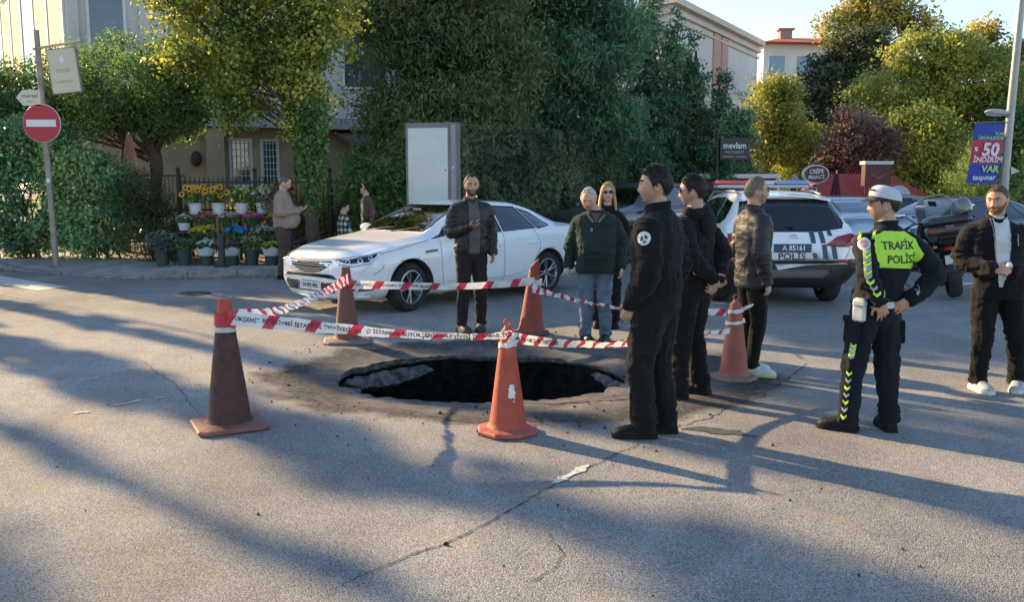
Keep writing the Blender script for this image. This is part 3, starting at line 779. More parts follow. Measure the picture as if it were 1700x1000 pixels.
def shoe(root, ank, yaw, L, colu, cols, boot=False, pitch=0, s=1.0, name='shoe', soleh=.028):
    """ank: ankle (x,y,z) in root space; toes along +y turned by yaw"""
    st = [(-.078, .030, .070), (-.062, .040, .102), (-.03, .043, .116), (.02, .045, .114), (.07, .050, .094), (.12, .054, .078), (.165, .050, .068), (.195, .038, .054), (.210, .020, .036)]
    k = L / .285; rows = []; n = 14
    for (u, w_, h) in st:
        row = []
        for q in range(n):
            a = math.pi * q / (n - 1); row.append((w_ * s * math.cos(a) * (1 if True else 1), u * k, soleh * .9 + (h - soleh * .8) * (max(math.sin(a), 0) ** .8)))
        rows.append(row)
    rm = Matrix.Translation((ank[0], ank[1], max(ank[2] - .09, 0))) @ Matrix.Rotation(yaw, 4, 'Z') @ Matrix.Rotation(pitch, 4, 'X')
    mb = MB(); mb.grid(rows); mb.f.append(tuple(range(n))); mb.m.append(0); nn = len(mb.v); mb.f.append(tuple(range(nn - 1, nn - n - 1, -1))); mb.m.append(0)
    if boot: mb.tube([(0, -.022, .07), (0, -.025, .11), (0, -.028, .15)], [(.044, .056), (.044, .052), (.042, .050)], 16)
    else: mb.tube([(0, -.03, .07), (0, -.034, .098)], [(.038, .046), (.036, .044)], 14)
    for q in range(4): mb.box((0, .015 + .022 * q, .088 - .007 * q + (.012 if boot else .004)), (.06, .007, .006), (.25, 0, 0), mi=1)
    mb.v = [tuple(rm @ Vector(p)) for p in mb.v]
    o = mb.build(name, [colu, cols if False else colu], root, smooth=True, angle=50)
    sb = MB(); sr = []
    for z, g in ((0.002, .002), (.006, .006), (soleh, .005)):
        row = []
        ctr = [(u * k, w_ * s + g) for u, w_, h in st]; ctr[0] = (ctr[0][0] - g, ctr[0][1]); ctr[-1] = (ctr[-1][0] + g, ctr[-1][1])
        row = [(w2, u2, z) for u2, w2 in ctr] + [(-w2, u2, z) for u2, w2 in ctr[::-1]]; sr.append(row)
    sb.grid(sr, closed_u=True); m_ = len(sr[0]); sb.f.append(tuple(range(m_ - 1, -1, -1))); sb.f.append(tuple(range(2 * m_, 3 * m_))); sb.m += [0, 0]
    sb.v = [tuple(rm @ Vector(p)) for p in sb.v]; sb.build('sole', cols, o, smooth=True, angle=40)
    return o

class Person: pass

def person(label, loc, face, H=1.78, pose=None, head=(0, 0, 0), skin_c=(.50, .29, .19), hair='short', hair_c=(.02, .016, .014), hair_t=.012, beard=None,
           top=None, top_c=None, trou=None, shoes=None, girth=1.0, belly=0.0, hem=.86, sleeve=1.0, leg=1.0, vox=.0075, cvox=.0095, fem=False, collar=.05, wr_amp=1.0,
           hands=None, seed=1, boot=False, foot=(0, 0), lean=(0, 0), shoe_sole=None, neck_open=False, legs=True, foot_pitch=(0, 0), cat='person', headfat=0.0, shoe_h=.028, vneck=.03):
    """pose: joints in person space (facing +y, own right = +x)"""
    s = H / 1.78
    J = dict(pel=(0, 0, .95), waist=(0, .0, 1.10), chest=(0, 0, 1.30), neckb=(0, -.015, 1.49), head=(0, .015, 1.662),
             shR=(.178, -.01, 1.425), elR=(.225, -.03, 1.14), wrR=(.235, .03, .885), shL=(-.178, -.01, 1.425), elL=(-.225, -.03, 1.14), wrL=(-.235, .03, .885),
             hipR=(.085, 0, .90), knR=(.10, .02, .49), anR=(.11, -.02, .09), hipL=(-.085, 0, .90), knL=(-.10, .02, .49), anL=(-.11, -.02, .09))
    if fem: J.update(shR=(.158, -.01, 1.41), shL=(-.158, -.01, 1.41))
    J.update(pose or {}); J = {k: Vector(v) * s for k, v in J.items()}
    p = Person(); rnd = np.random.RandomState(seed)
    body = MB()
    # ---- head
    hd, hv, hf = head_geo(fem=fem, fat=headfat); yaw, pit, rol = head; hs = s * (1.06 if not fem else 1.0)
    HM = Matrix.Translation(J['head']) @ Matrix.Rotation(yaw, 4, 'Z') @ Matrix.Rotation(pit, 4, 'X') @ Matrix.Rotation(rol, 4, 'Y') @ Matrix.Scale(hs, 4)
    A = np.array(HM); tr = lambda V: (np.asarray(V) @ A[:3, :3].T) + A[:3, 3]
    body.add(tr(hv), hf)
    for sd in (-1, 1):
        em = HM @ Matrix.Translation((sd * .0755, -.004, -.008)) @ Matrix.Rotation(sd * -.30, 4, 'Z') @ Matrix.Rotation(-.15, 4, 'X')
        rv = []; 
        for q in range(14):
            a = 2 * math.pi * q / 14; rv.append(em @ Vector((0, .0165 * math.cos(a) * (1 if math.sin(a) > 0 else .75), .030 * math.sin(a))))
        g = tube_geo(rv, .0055 * s, 6, closed=True); body.add(*g)
        g = sphere_geo(10, 6); body.add([em @ Vector((q[0] * .004 - sd * .004, q[1] * .015, q[2] * .026)) for q in g[0]], g[1])
    nb = J['neckb']; hb = Vector(HM @ Vector((0, -.022, -.06)))
    body.add(*limb([nb + Vector((0, 0, -.10)), nb, (nb + hb) / 2 + Vector((0, 0, .0)), hb], [(.075, .06), (.062, .062), (.056, .058), (.054, .06)], 18, 12))
    # ---- slim core body under the clothes
    body.add(*limb([J['pel'] - Vector((0, 0, .08)), J['waist'], J['chest'], nb], [(.12, .08), (.11, .075), (.13, .08), (.07, .055)], 14, 12))
    for sd in 'RL':
        body.add(*limb([J['sh' + sd] * .6 + nb * .4 - Vector((0, 0, .09)), J['sh' + sd] - Vector((0, 0, .03)), J['el' + sd], J['wr' + sd]], [.035, .035, .032, .028], 12, 16))
        sg = 1 if sd == 'R' else -1
        hh = (hands or {}).get(sd, {}); fa = (J['wr' + sd] - J['el' + sd]).normalized()
        dirn = Vector(hh.get('dir', fa)); pn = Vector(hh.get('palm', (-sg, .25, 0)))
        if not hh.get('hide'):
            body.add(*hand_geo(J['wr' + sd], dirn, pn, sg, hh.get('curl', .42), hh.get('spread', .05), s * (.93 if fem else 1)))
        if legs: body.add(*limb([J['pel'] * .5 + J['hip' + sd] * .5, J['hip' + sd], J['kn' + sd], J['an' + sd]], [.07, .07, .05, .036], 12, 16))
        if legs:
            a = J['an' + sd]; fy = foot[0 if sd == 'R' else 1]; d = Vector((-math.sin(fy), math.cos(fy), 0)); body.add(*limb([a + Vector((0, 0, .02)), a - Vector((0, 0, .04)), a + d * .05 - Vector((0, 0, .045))], [.036, .034, .02], 10, 8))
    me = remesh(body.v, body.f, vox, 2, .5); me.name = 'person'
    co = get_co(me); inv = np.array(HM.inverted()); hl = co @ inv[:3, :3].T + inv[:3, 3]
    C = np.tile(np.array(skin_c), (len(co), 1)); isH = (hl[:, 2] > -.13) & (np.abs(hl[:, 0]) < .1) & (np.abs(hl[:, 1]) < .14); fr = isH & (hl[:, 1] > .02)
    def g(u, c, w_): return np.exp(-((u - c) / w_) ** 2)
    ax = np.abs(hl[:, 0]); hz = hl[:, 2]
    def blend(mask, col): 
        nonlocal C
        m_ = np.clip(mask, 0, 1)[:, None]; C = C * (1 - m_) + np.array(col) * m_
    blend(fr * .55 * g(hl[:, 0], 0, .02) * g(hz, -.068, .009), (skin_c[0] * .75, skin_c[1] * .45, skin_c[2] * .45))
    blend(fr * .35 * g(ax, .045, .02) * g(hz, -.02, .02), (skin_c[0] * 1.0, skin_c[1] * .72, skin_c[2] * .68))
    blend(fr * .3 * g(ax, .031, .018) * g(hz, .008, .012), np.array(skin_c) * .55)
    if not fem: blend(isH * (hl[:, 1] > -.01) * .32 * smst(-.035, -.06, hz) * (1 - g(hl[:, 0], 0, .016) * g(hz, -.068, .007)), np.array(skin_c) * .45)
    set_col(me, C); me.materials.append(SKIN)
    root = link_mesh('person', me); root.location = loc; root.rotation_euler = (0, 0, R(face - 90)); tag(root, label, cat); p.root = root; p.J = J; p.HM = HM; p.tr = tr; p.s = s
    # ---- face details
    for sd in (-1, 1):
        eb = MB(); eb.ball(HM @ Vector((sd * .031, 0.0708, .007)), .0115 * hs, 12, 8, mi=0)
        irisc = HM @ Vector((sd * .030, .0800, .007)); eb.ball(irisc, .0056 * hs, 10, 6, mi=1); eb.build('eye', [M('eye white', (.36, .32, .30), .25, var=.03), M('iris', (.02, .013, .01), .15, var=.05)], root, smooth=True)
        bw = MB(); pts = [HM @ Vector((sd * xx, yy, zz)) for xx, yy, zz in ((.013, .094, .023), (.026, .092, .028), (.04, .082, .027), (.05, .070, .021))]
        bw.tube(pts, [(.003, .004), (.004, .0048), (.0036, .004), (.002, .002)], 8); bw.build('eyebrow', M('brow' + str(hair_c), hair_c, .9), root, smooth=True)
    # ---- hair
    def shell(name, nu, nv, maskf, thick, mat_, noise_a=.35, nscale=90, drop=-.004, base=head_surf):
        th = np.linspace(0, math.pi, nv + 1)[1:-1]; ph = np.linspace(0, 2 * math.pi, nu, endpoint=False); T, Ph = np.meshgrid(th, ph, indexing='ij')
        d = np.stack([np.sin(T) * np.sin(Ph), np.sin(T) * np.cos(Ph), np.cos(T)], -1).reshape(-1, 3); d = np.vstack([[[0, 0, 1]], d, [[0, 0, -1]]])
        V = head_surf(d, fem, headfat); pang = np.arctan2(V[:, 0], V[:, 1]); m_ = maskf(V, pang)
        nrm = V / np.linalg.norm(V, axis=1)[:, None]; nz = fbm(V * np.array([nscale, nscale, nscale * .4]), seed, 3) - .5
        V2 = V + nrm * (m_ * thick * (1 + noise_a * 2 * nz) + (1 - m_) * drop)[:, None]
        n = nu; F = [(0, 1 + (i + 1) % n, 1 + i) for i in range(n)]
        for j in range(nv - 2):
            for i in range(n): a = 1 + j * n + i; b = 1 + j * n + (i + 1) % n; F.append((a, b, b + n, a + n))
        F = [f for f in F if max(m_[list(f)]) > .02]
        mb = MB(); mb.add(tr(V2), F); return mb.build(name, mat_, root, smooth=True, angle=75)
    if hair:
        hm = M('hair' + str(hair_c), hair_c, .55, var=.35, scale=60, bump=.6, bscale=160, spec=.35, bdist=.004)
        def hm_mask(V, pa):
            h = np.array(hairline(pa, hair)); j = .006 * (vnoise(V * 120, seed) - .5); return smst(-.004, .020, V[:, 2] - h + j)
        ho_ = shell('hair', 84, 64, hm_mask, hair_t * .8, hm)
        rb_ = np.random.RandomState(seed + 40); nb_ = 5200; dd = rb_.normal(0, 1, (nb_, 3)); dd /= np.linalg.norm(dd, axis=1)[:, None]; Vh = head_surf(dd, fem, headfat); pa_ = np.arctan2(Vh[:, 0], Vh[:, 1]); keep = (Vh[:, 2] - np.array(hairline(pa_, hair)) + rb_.normal(0, .006, nb_)) > .002; Vh = Vh[keep]; nn_ = Vh / np.linalg.norm(Vh, axis=1)[:, None]
        lay = np.stack([Vh[:, 0] * 3, -.35 + 0 * Vh[:, 0], -.55 + 5 * (Vh[:, 2] - .07)], 1); lay = lay - nn_ * (lay * nn_).sum(1)[:, None]; dv_ = nn_ * .55 + lay * 1.1 + rb_.normal(0, .25, Vh.shape); dv_ /= np.linalg.norm(dv_, axis=1)[:, None]; sw_ = np.cross(dv_, nn_); sw_ /= np.linalg.norm(sw_, axis=1)[:, None] + 1e-9
        L_ = (hair_t * .75 + .003) * rb_.uniform(.7, 1.3, (len(Vh), 1)); b_ = Vh + nn_ * hair_t * .45; Q = np.stack([b_ - sw_ * .0022, b_ + sw_ * .0022, b_ + dv_ * L_ + sw_ * .0005, b_ + dv_ * L_ - sw_ * .0005], 1).reshape(-1, 3)
        if len(Vh): link_mesh('hair_strands', np_mesh('hair_strands', tr(Q), np.arange(len(Q)).reshape(-1, 4), hm), ho_)['kind'] = 'stuff'
    if beard:
        bm_ = M('beard' + str(beard[0]), beard[0], .8, var=.3, scale=80, bump=.5, bscale=220, bdist=.003)
        def bmask(V, pa):
            low = smst(-.030, -.052, V[:, 2] - .03 * smst(.7, 1.3, np.abs(pa))); front = smst(-.005, .02, V[:, 1]); must = np.exp(-((V[:, 2] + .052) / .007) ** 2) * (np.abs(V[:, 0]) < .032) * (V[:, 1] > .05)
            lips = np.exp(-((V[:, 0]) / .022) ** 2 - ((V[:, 2] + .068) / .008) ** 2) * 1.4; cheek = smst(.02, .035, np.abs(V[:, 0]) + smst(-.07, -.09, V[:, 2]) * .05)
            return np.clip(np.maximum(low * front * cheek, must) - lips, 0, 1)
        shell('beard', 84, 64, bmask, beard[1], bm_, .5, 160, -.004)
    # ---- upper garment
    g_ = girth
    if top is not None:
        jb = MB(); pel, wa, ch = J['pel'], J['waist'], J['chest']
        hz_ = hem * s; k = .86 if fem else 1.0; b = belly
        ax_ = [(hz_, .178 * g_ * (k + .06 * fem), .128 * g_ + b * .6, b * .55), (hz_ + .06 * s, .180 * g_ * k, .130 * g_ + b * .9, b * .8), (1.05 * s, .172 * g_ * k, .126 * g_ + b, b), (1.18 * s, .182 * g_ * k, .130 * g_ + b * .6, b * .7),
               (1.30 * s, .196 * g_ * k, .130 * g_ + b * .15, b * .2), (1.39 * s, .190 * g_ * k, .112 * g_, 0), (1.45 * s, .150 * g_ * k, .090 * g_, -.012), (1.485 * s, .100 * k, .080, -.018), (1.505 * s, .076, .072, -.014)]
        zr = [q[0] for q in ax_]; spz = [0, pel.z, wa.z, ch.z, nb.z + .03 * s]; spx = [pel.x, pel.x, wa.x, ch.x, nb.x]; spy = [pel.y, pel.y, wa.y, ch.y, nb.y + .015]
        rows = []; n = 40; S = spline(ax_, 44)
        for (z, a, d_, yo) in S:
            cx, cy = np.interp(z, spz, spx), np.interp(z, spz, spy); row = []
            for q in range(n):
                t = 2 * math.pi * q / n; c_, s_ = math.cos(t), math.sin(t); e = .86
                row.append((cx + a * s * np.sign(c_) * abs(c_) ** e, cy + yo * s + d_ * s * np.sign(s_) * abs(s_) ** e, z))
            rows.append(row)
        jb.grid(rows, closed_u=True); jb.f += [tuple(range(n - 1, -1, -1)), tuple(range(len(jb.v) - n, len(jb.v)))]; jb.m += [0, 0]
        for sd in 'RL':
            sh, el, wr = J['sh' + sd], J['el' + sd], J['wr' + sd]; inn = Vector((sh.x * .55, sh.y, sh.z - .035 * s))
            sl_ = sleeve; fw = (wr - el).normalized()
            jb.add(*limb([inn, sh * .96 + Vector((0, 0, .0)), (sh + el) / 2, sh.lerp(el, .86), el.lerp((sh + wr) / 2, .06), el.lerp(wr, .14), (el + wr) / 2, wr + fw * .012, wr + fw * .022], [.085 * sl_ * s, .079 * sl_ * s * (k + .05), .067 * sl_ * s, .064 * sl_ * s, .063 * sl_ * s, .063 * sl_ * s, .056 * sl_ * s, .045 * sl_ * s, .040 * sl_ * s], 18, 44))
        jm = remesh(jb.v, jb.f, cvox, 5, .5); jm.name = top
        co = get_co(jm); no = get_no(jm); foldy = fbm(co * np.array([5, 5, 17]) + seed, seed, 3); foldx = fbm(co * np.array([13, 13, 6]) + 9, seed + 5, 3)
        ridge = (1 - np.abs(foldy * 2 - 1)) ** 2; ridge2 = (1 - np.abs(foldx * 2 - 1)) ** 2
        wgt = np.zeros(len(co))
        for sd in 'RL':
            for key, rr, am in (('el', .16, 1.0), ('wr', .14, .9), ('sh', .16, .5)):
                dd = np.linalg.norm(co - np.array(J[key + sd]), axis=1); wgt = np.maximum(wgt, am * np.exp(-(dd / (rr * s)) ** 2))
        wgt = np.maximum(wgt, .8 * np.exp(-((co[:, 2] - 1.02 * s) / .12) ** 2)); wgt = np.maximum(wgt, .35)
        co = co + no * ((ridge ** 1.6 - .35) * .030 * wgt * wr_amp + (ridge2 ** 1.5 - .3) * .014 * wr_amp * (wgt + .3))[:, None]
        set_co(jm, co); jm.materials.append(top_c); p.top = link_mesh(top, jm, root)
        if collar:
            cb = MB(); rows = []; hb2 = nb + (hb - nb) * .0
            ch_ = collar * s
            for z_, rr in ((-.03, .082), (0, .078), (.5, .074), (1, .079), (1.02, .074), (.5, .068), (0, .068)):
                row = []
                for q in range(28):
                    t = 2 * math.pi * q / 28; fy = math.sin(t); lowf = -.012 * fy - vneck * max(fy, 0) ** 2 * max(z_, 0)
                    row.append((nb.x + rr * s * math.cos(t) * 1.02, nb.y + .004 + rr * s * fy * 1.05 + (.012 if fy > 0 else 0), nb.z - .002 * s + (z_ if z_ < 0 else z_ * ch_) + lowf))
                rows.append(row)
            cb.grid(rows, closed_u=True); cb.build('collar', top_c, p.top, smooth=True, angle=70)
    # ---- trousers
    if trou is not None and legs:
        tb = MB(); pel = J['pel']; g2 = max(1.0, g_ * .97); S = spline([(.80 * s, .130, .085, -.005), (.85 * s, .168 * g2, .112 * g2, -.006), (.92 * s, .170 * g2, .122 * g2 + belly * .2, belly * .15), (1.02 * s, .158 * g2, .112 * g2 + belly * .3, belly * .3)], 16); rows = []
        for (z, a, d_, yo) in S: rows.append([(pel.x + a * s * math.cos(2 * math.pi * q / 30), pel.y + yo + d_ * s * math.sin(2 * math.pi * q / 30), z) for q in range(30)])
        tb.grid(rows, closed_u=True); tb.f += [tuple(range(29, -1, -1)), tuple(range(len(tb.v) - 30, len(tb.v)))]; tb.m += [0, 0]
        for sd in 'RL':
            hi, kn, an = J['hip' + sd], J['kn' + sd], J['an' + sd]; up = hi * .8 + pel * .2 + Vector((0, 0, .02))
            tb.add(*limb([up, hi - Vector((0, 0, .05)), (hi + kn) / 2, kn, (kn + an) / 2, an + Vector((0, 0, -.02 * s))], [.098 * g2 * s, .098 * g2 * s * leg ** .5, .086 * leg * s, .070 * leg * s, .064 * leg * s, .058 * leg * s], 18, 34))
        tm = remesh(tb.v, tb.f, cvox, 5, .5); tm.name = 'trousers'
        co = get_co(tm); no = get_no(tm); fy = fbm(co * np.array([6, 6, 15]) + seed * 3, seed + 2, 3); fx = fbm(co * np.array([14, 14, 4]) + 4, seed + 8, 3); rg = (1 - np.abs(fy * 2 - 1)) ** 2; rg2 = (1 - np.abs(fx * 2 - 1)) ** 2
        wgt = np.full(len(co), .4)
        for sd in 'RL':
            for key, rr, am in (('kn', .14, 1.0), ('an', .16, 1.2), ('hip', .14, .6)):
                dd = np.linalg.norm(co - np.array(J[key + sd]), axis=1); wgt = np.maximum(wgt, am * np.exp(-(dd / (rr * s)) ** 2))
        co = co + no * ((rg ** 1.6 - .35) * .030 * wgt * wr_amp + (rg2 ** 1.5 - .3) * .014 * wr_amp)[:, None]; set_co(tm, co); tm.materials.append(trou); p.trousers = link_mesh('trousers', tm, root)
    # ---- shoes
    if shoes is not None and legs:
        for sd in 'RL':
            i = 0 if sd == 'R' else 1
            shoe(root, J['an' + sd], foot[i], .285 * s * (.9 if fem else 1), shoes, shoe_sole or shoes, boot, foot_pitch[i], s * (.9 if fem else 1.05), 'boot' if boot else 'shoe', shoe_h)
    return p

def patch_on(p, mesh_ob, name, poly, d, mat_, off=.004, parent=None):
    """clean-edged piece of a garment surface: poly in person space seen along d"""
    bm = bmesh.new(); bm.from_mesh(mesh_ob.data); fs = cut_poly(bm, [Vector(q) for q in poly], Vector(d).normalized(), lim=.9)
    return extract(bm, fs, name, mat_, parent or mesh_ob, off, True)

def cut_poly(bm, poly, d, lim=.9, front=True, nmin=.05):
    """split faces of bm (those facing the viewer along d) by the outline; returns the faces inside"""
    d = Vector(d).normalized(); a0 = poly[0]
    u = (poly[1] - poly[0]); u = (u - d * u.dot(d)).normalized(); v = d.cross(u)
    def uv(q): q = q - a0; return (q.dot(u), q.dot(v), q.dot(d))
    pp = [uv(q) for q in poly]; u0, u1 = min(q[0] for q in pp), max(q[0] for q in pp); v0, v1 = min(q[1] for q in pp), max(q[1] for q in pp)
    bm.normal_update(); pad = .03
    def cand():
        out = []
        for f in bm.faces:
            if front and f.normal.dot(d) > -nmin: continue
            c = f.calc_center_median(); q = uv(c)
            r = max((c - vv.co).length for vv in f.verts)
            if q[0] < u0 - r or q[0] > u1 + r or q[1] < v0 - r or q[1] > v1 + r or abs(q[2]) > lim: continue
            out.append(f)
        return out
    for i in range(len(poly)):
        a, b = poly[i], poly[(i + 1) % len(poly)]; e = (b - a); n = e.cross(d)
        if n.length < 1e-9: continue
        n.normalize(); fs = cand(); ed = {x for f in fs for x in f.edges}; vr = {x for f in fs for x in f.verts}
        bmesh.ops.bisect_plane(bm, geom=list(vr) + list(ed) + fs, dist=1e-5, plane_co=a, plane_no=n)
    def inside(x, y):
        r = False; j = len(pp) - 1
        for i in range(len(pp)):
            xi, yi = pp[i][0], pp[i][1]; xj, yj = pp[j][0], pp[j][1]
            if ((yi > y) != (yj > y)) and x < (xj - xi) * (y - yi) / (yj - yi + 1e-12) + xi: r = not r
            j = i
        return r
    bm.normal_update()
    return [f for f in cand() if inside(*uv(f.calc_center_median())[:2])]

def extract(bm, faces, name, mat_, parent, off=.004, kill=False, delete=False, smooth=True):
    idx = {}; V = []; F = []
    for f in faces:
        for v in f.verts:
            if v not in idx: idx[v] = len(V); V.append(v.co + v.normal * off)
        F.append([idx[v] for v in f.verts])
    if delete: bmesh.ops.delete(bm, geom=faces, context='FACES')
    me = bpy.data.meshes.new(name); me.from_pydata([tuple(q) for q in V], [], F)
    for x in (mat_ if isinstance(mat_, list) else [mat_]): me.materials.append(x)
    if smooth and len(F): me.polygons.foreach_set('use_smooth', np.ones(len(F), bool))
    me.update()
    if kill: bm.free()
    return link_mesh(name, me, parent)

def text_on_mesh(name, txt, size, mesh_ob, origin, ux, uy, mat_, parent, off=.005, bold=0.0, sx=1.0, reach=.5):
    V, F = text_mesh(txt, size, bold); o = Vector(origin); ux = Vector(ux).normalized(); uy = Vector(uy).normalized(); d = -(ux.cross(uy)); bv = bvh_of(mesh_ob.data) if not isinstance(mesh_ob, BVHTree) else mesh_ob
    out = []
    for v in V:
        q = o + ux * (v[0] * sx) + uy * v[1]; hit = bv.ray_cast(q - d * reach, d)
        out.append((hit[0] - d * off) if hit[0] is not None else q)
    mb = MB(); mb.add(out, F); return mb.build(name, mat_, parent)

def ribbon_on(name, bv, pts, d, wid, mat_, parent, off=.003, n=40, reach=.6):
    """thin strip laid on a surface along a polyline seen along d"""
    S = spline(pts, n) if len(pts) > 2 else np.linspace(pts[0], pts[1], n); d = Vector(d).normalized(); rows = []
    for i in range(n):
        t = Vector(S[min(i + 1, n - 1)] - S[max(i - 1, 0)]).normalized(); sdv = t.cross(d).normalized(); row = []
        for k in (-.5, .5):
            q = Vector(S[i]) + sdv * wid * k; hit = bv.ray_cast(q - d * reach, d, reach * 2)
            if hit[0] is None: row = None; break
            row.append(hit[0] - d * off)
        if row: rows.append(row)
    if len(rows) < 2: return None
    mb = MB(); mb.grid(rows); return mb.build(name, mat_, parent)

def glasses(p, dark=True, frame=(.02, .02, .02), big=1.0):
    fm = M('frame' + str(frame), frame, .3, var=.05); lm = M('dark lens', (.01, .01, .012), .05, var=.02, spec=.8) if dark else glass_mat('clear lens', (.9, .9, .9), 1.2)
    root = MB(); hm = p.HM; mbl = MB()
    for sd in (-1, 1):
        c = Vector((sd * .033, .094, .004)); pts = []
        for q in range(16):
            a = 2 * math.pi * q / 16; x_, z_ = .025 * big * np.sign(math.cos(a)) * abs(math.cos(a)) ** .7, .018 * big * np.sign(math.sin(a)) * abs(math.sin(a)) ** .8; pts.append(hm @ (c + Vector((x_, -.25 * abs(x_ * sd + .0) * .4 - (.012 if x_ * sd > .015 else 0), z_))))
        root.tube(pts, .0016 * p.s, 6, closed=True); mbl.add(pts, [tuple(range(16))])
        root.tube([hm @ Vector((sd * .057, .082, .010)), hm @ Vector((sd * .076, .05, .010)), hm @ Vector((sd * .081, -.01, .004))], .0018 * p.s, 6)
    root.tube([hm @ Vector((-.01, .097, .006)), hm @ Vector((.01, .097, .006))], .0018 * p.s, 6)
    o = root.build('glasses', fm, p.root, smooth=True); mbl.build('lens', lm, o); return o
def decal(name, bv, o, ux, uy, pts, mat_, parent, off=.004, reach=.4, sub=4):
    """pts: 2d outline (convex); fan of rings laid on the surface by casting along -n"""
    o = Vector(o); ux = Vector(ux).normalized(); uy = Vector(uy); uy = (uy - ux * uy.dot(ux)).normalized(); d = -(ux.cross(uy))
    cx = sum(p[0] for p in pts) / len(pts); cy = sum(p[1] for p in pts) / len(pts); dense = []
    for i in range(len(pts)):
        a, b = pts[i], pts[(i + 1) % len(pts)]
        for t in ((0, .5) if len(pts) < 10 else (0,)): dense.append((a[0] + (b[0] - a[0]) * t, a[1] + (b[1] - a[1]) * t))
    rows = []
    for k in range(sub + 1):
        f = 1 - k / sub * .999; row = []
        for (x, y) in dense:
            q = o + ux * (cx + (x - cx) * f) + uy * (cy + (y - cy) * f); hit = bv.ray_cast(q - d * reach, d, reach * 2); row.append((hit[0] - d * off) if hit[0] is not None else q)
        rows.append(row)
    mb = MB(); mb.grid(rows, closed_u=True); return mb.build(name, mat_, parent)
def disc(r, n=20): return [(r * math.cos(2 * math.pi * k / n), r * math.sin(2 * math.pi * k / n)) for k in range(n)]

BLK = cloth('black fleece', (.0065, .0065, .0075)); BLK2 = cloth('black cotton', (.0085, .008, .008)); NAVY = cloth('navy uniform', (.007, .0085, .015)); SHOE_K = M('black leather', (.006, .006, .006), .6, var=.2, scale=20, bump=.4, bscale=80, spec=.2, dirt=(.012, .011, .010), dscale=12, damt=.4)
# ---- 1 officer in black fleece, nearest
o1 = person('dark-haired officer in black fleece with round white sleeve badge, nearest', (.94, 5.74, 0), 148, 1.765,
    dict(elL=(-.245, -.06, 1.14), wrL=(-.195, .085, .90), elR=(.245, -.07, 1.14), wrR=(.19, .09, .90), anR=(.10, -.05, .09), anL=(-.10, .02, .09), knL=(-.10, .06, .49), neckb=(0, -.01, 1.49), head=(0, .025, 1.665)),
    head=(R(30), R(2), 0), hair='thick', hair_c=(.010, .008, .007), hair_t=.014, top='fleece_jacket', top_c=BLK, trou=BLK2, shoes=SHOE_K, boot=True, girth=1.14, hem=.85, sleeve=1.18, leg=1.22, vox=.007, cvox=.010, collar=.065,
    hands=dict(L=dict(dir=(.15, .45, -.85), palm=(1, .2, 0), curl=.35), R=dict(dir=(-.15, .45, -.85), palm=(-1, .2, 0), curl=.35)), foot=(R(22), R(28)), seed=3, skin_c=(.46, .27, .19))
bv = bvh_of(o1.top.data); ux_, uy_ = Vector((.25, -.97, 0)), Vector((0, 0, 1)); em_o = (-.30, -.035, 1.325)
ew = M('badge white', (.62, .62, .64), .7, var=.05); ek = M('badge dark', (.03, .03, .035), .7)
e1 = decal('badge', bv, em_o, ux_, uy_, disc(.043, 26), ew, o1.root, .004)
decal('badge_emblem', bv, em_o, ux_, uy_, [(-.02, .018), (-.004, .006), (-.004, -.012), (-.024, -.02)], ek, e1, .006); decal('badge_emblem', bv, em_o, ux_, uy_, [(.004, .024), (.024, .012), (.02, -.006), (.004, .004)], ek, e1, .006); decal('badge_emblem', bv, em_o, ux_, uy_, [(-.006, -.026), (.008, -.03), (.018, -.018), (.004, -.012)], ek, e1, .006)
b1v = bvh_of(o1.top.data); b1t = bvh_of(o1.trousers.data); SEAM = M('seam dark', (.004, .004, .004), .9); s1 = o1.s
ribbon_on('back_seam', b1v, [(-.17 * s1, -.5, 1.36 * s1), (0, -.5, 1.345 * s1), (.17 * s1, -.5, 1.36 * s1)], (0, 1, 0), .005, SEAM, o1.top, .002, 40); ribbon_on('hem_band', b1v, [(-.19 * s1, -.5, .905 * s1), (0, -.5, .90 * s1), (.19 * s1, -.5, .905 * s1)], (0, 1, 0), .006, SEAM, o1.top, .002, 40)
for sg in (-1, 1):
    ribbon_on('leg_seam', b1t, [(sg * .16 * s1, sg * 0, .86 * s1), (sg * .17 * s1, 0, .5 * s1), (sg * .17 * s1, 0, .16 * s1)], (-sg, 0, 0), .005, SEAM, o1.trousers, .002, 50)
    mb = MB(); mb.box((sg * .185 * s1, .01, .66 * s1), (.03, .15, .18), (0, 0, 0), .012); mb.box((sg * .192 * s1, .01, .74 * s1), (.032, .156, .05), None, .008); mb.build('cargo_pocket', BLK2, o1.trousers, smooth=True)
# ---- 2 officer behind him
o2 = person('officer in hooded black top and glasses, hands clasped behind back', (1.39, 6.82, 0), 140, 1.725,
    dict(elL=(-.27, -.13, 1.16), wrL=(-.05, -.215, .985), elR=(.27, -.13, 1.16), wrR=(.05, -.205, .945), anR=(.13, -.04, .09), anL=(-.13, .02, .09)),
    head=(R(22), R(-3), 0), hair='thick', hair_c=(.012, .010, .008), hair_t=.013, top='hooded_top', top_c=cloth('black hoodie', (.008, .0075, .0085)), trou=BLK2, shoes=SHOE_K, boot=True, girth=1.08, hem=.82, sleeve=1.05, leg=1.1, vox=.0075, collar=.03,
    hands=dict(L=dict(dir=(.8, -.1, -.45), palm=(.1, -1, 0), curl=.75), R=dict(dir=(-.8, .0, -.35), palm=(0, 1, 0), curl=.6)), foot=(R(5), R(25)), seed=5, skin_c=(.46, .27, .19))
glasses(o2, True)
mb = MB(); nb = o2.J['neckb']
S = [(nb.x + .135 * math.cos(t), nb.y - .02 - .075 * abs(math.sin(t)) ** .7 * (1 if math.sin(t) > 0 else -.6), nb.z + .005 - .05 * max(math.sin(t), 0)) for t in np.linspace(0, 2 * math.pi, 25)[:-1]]
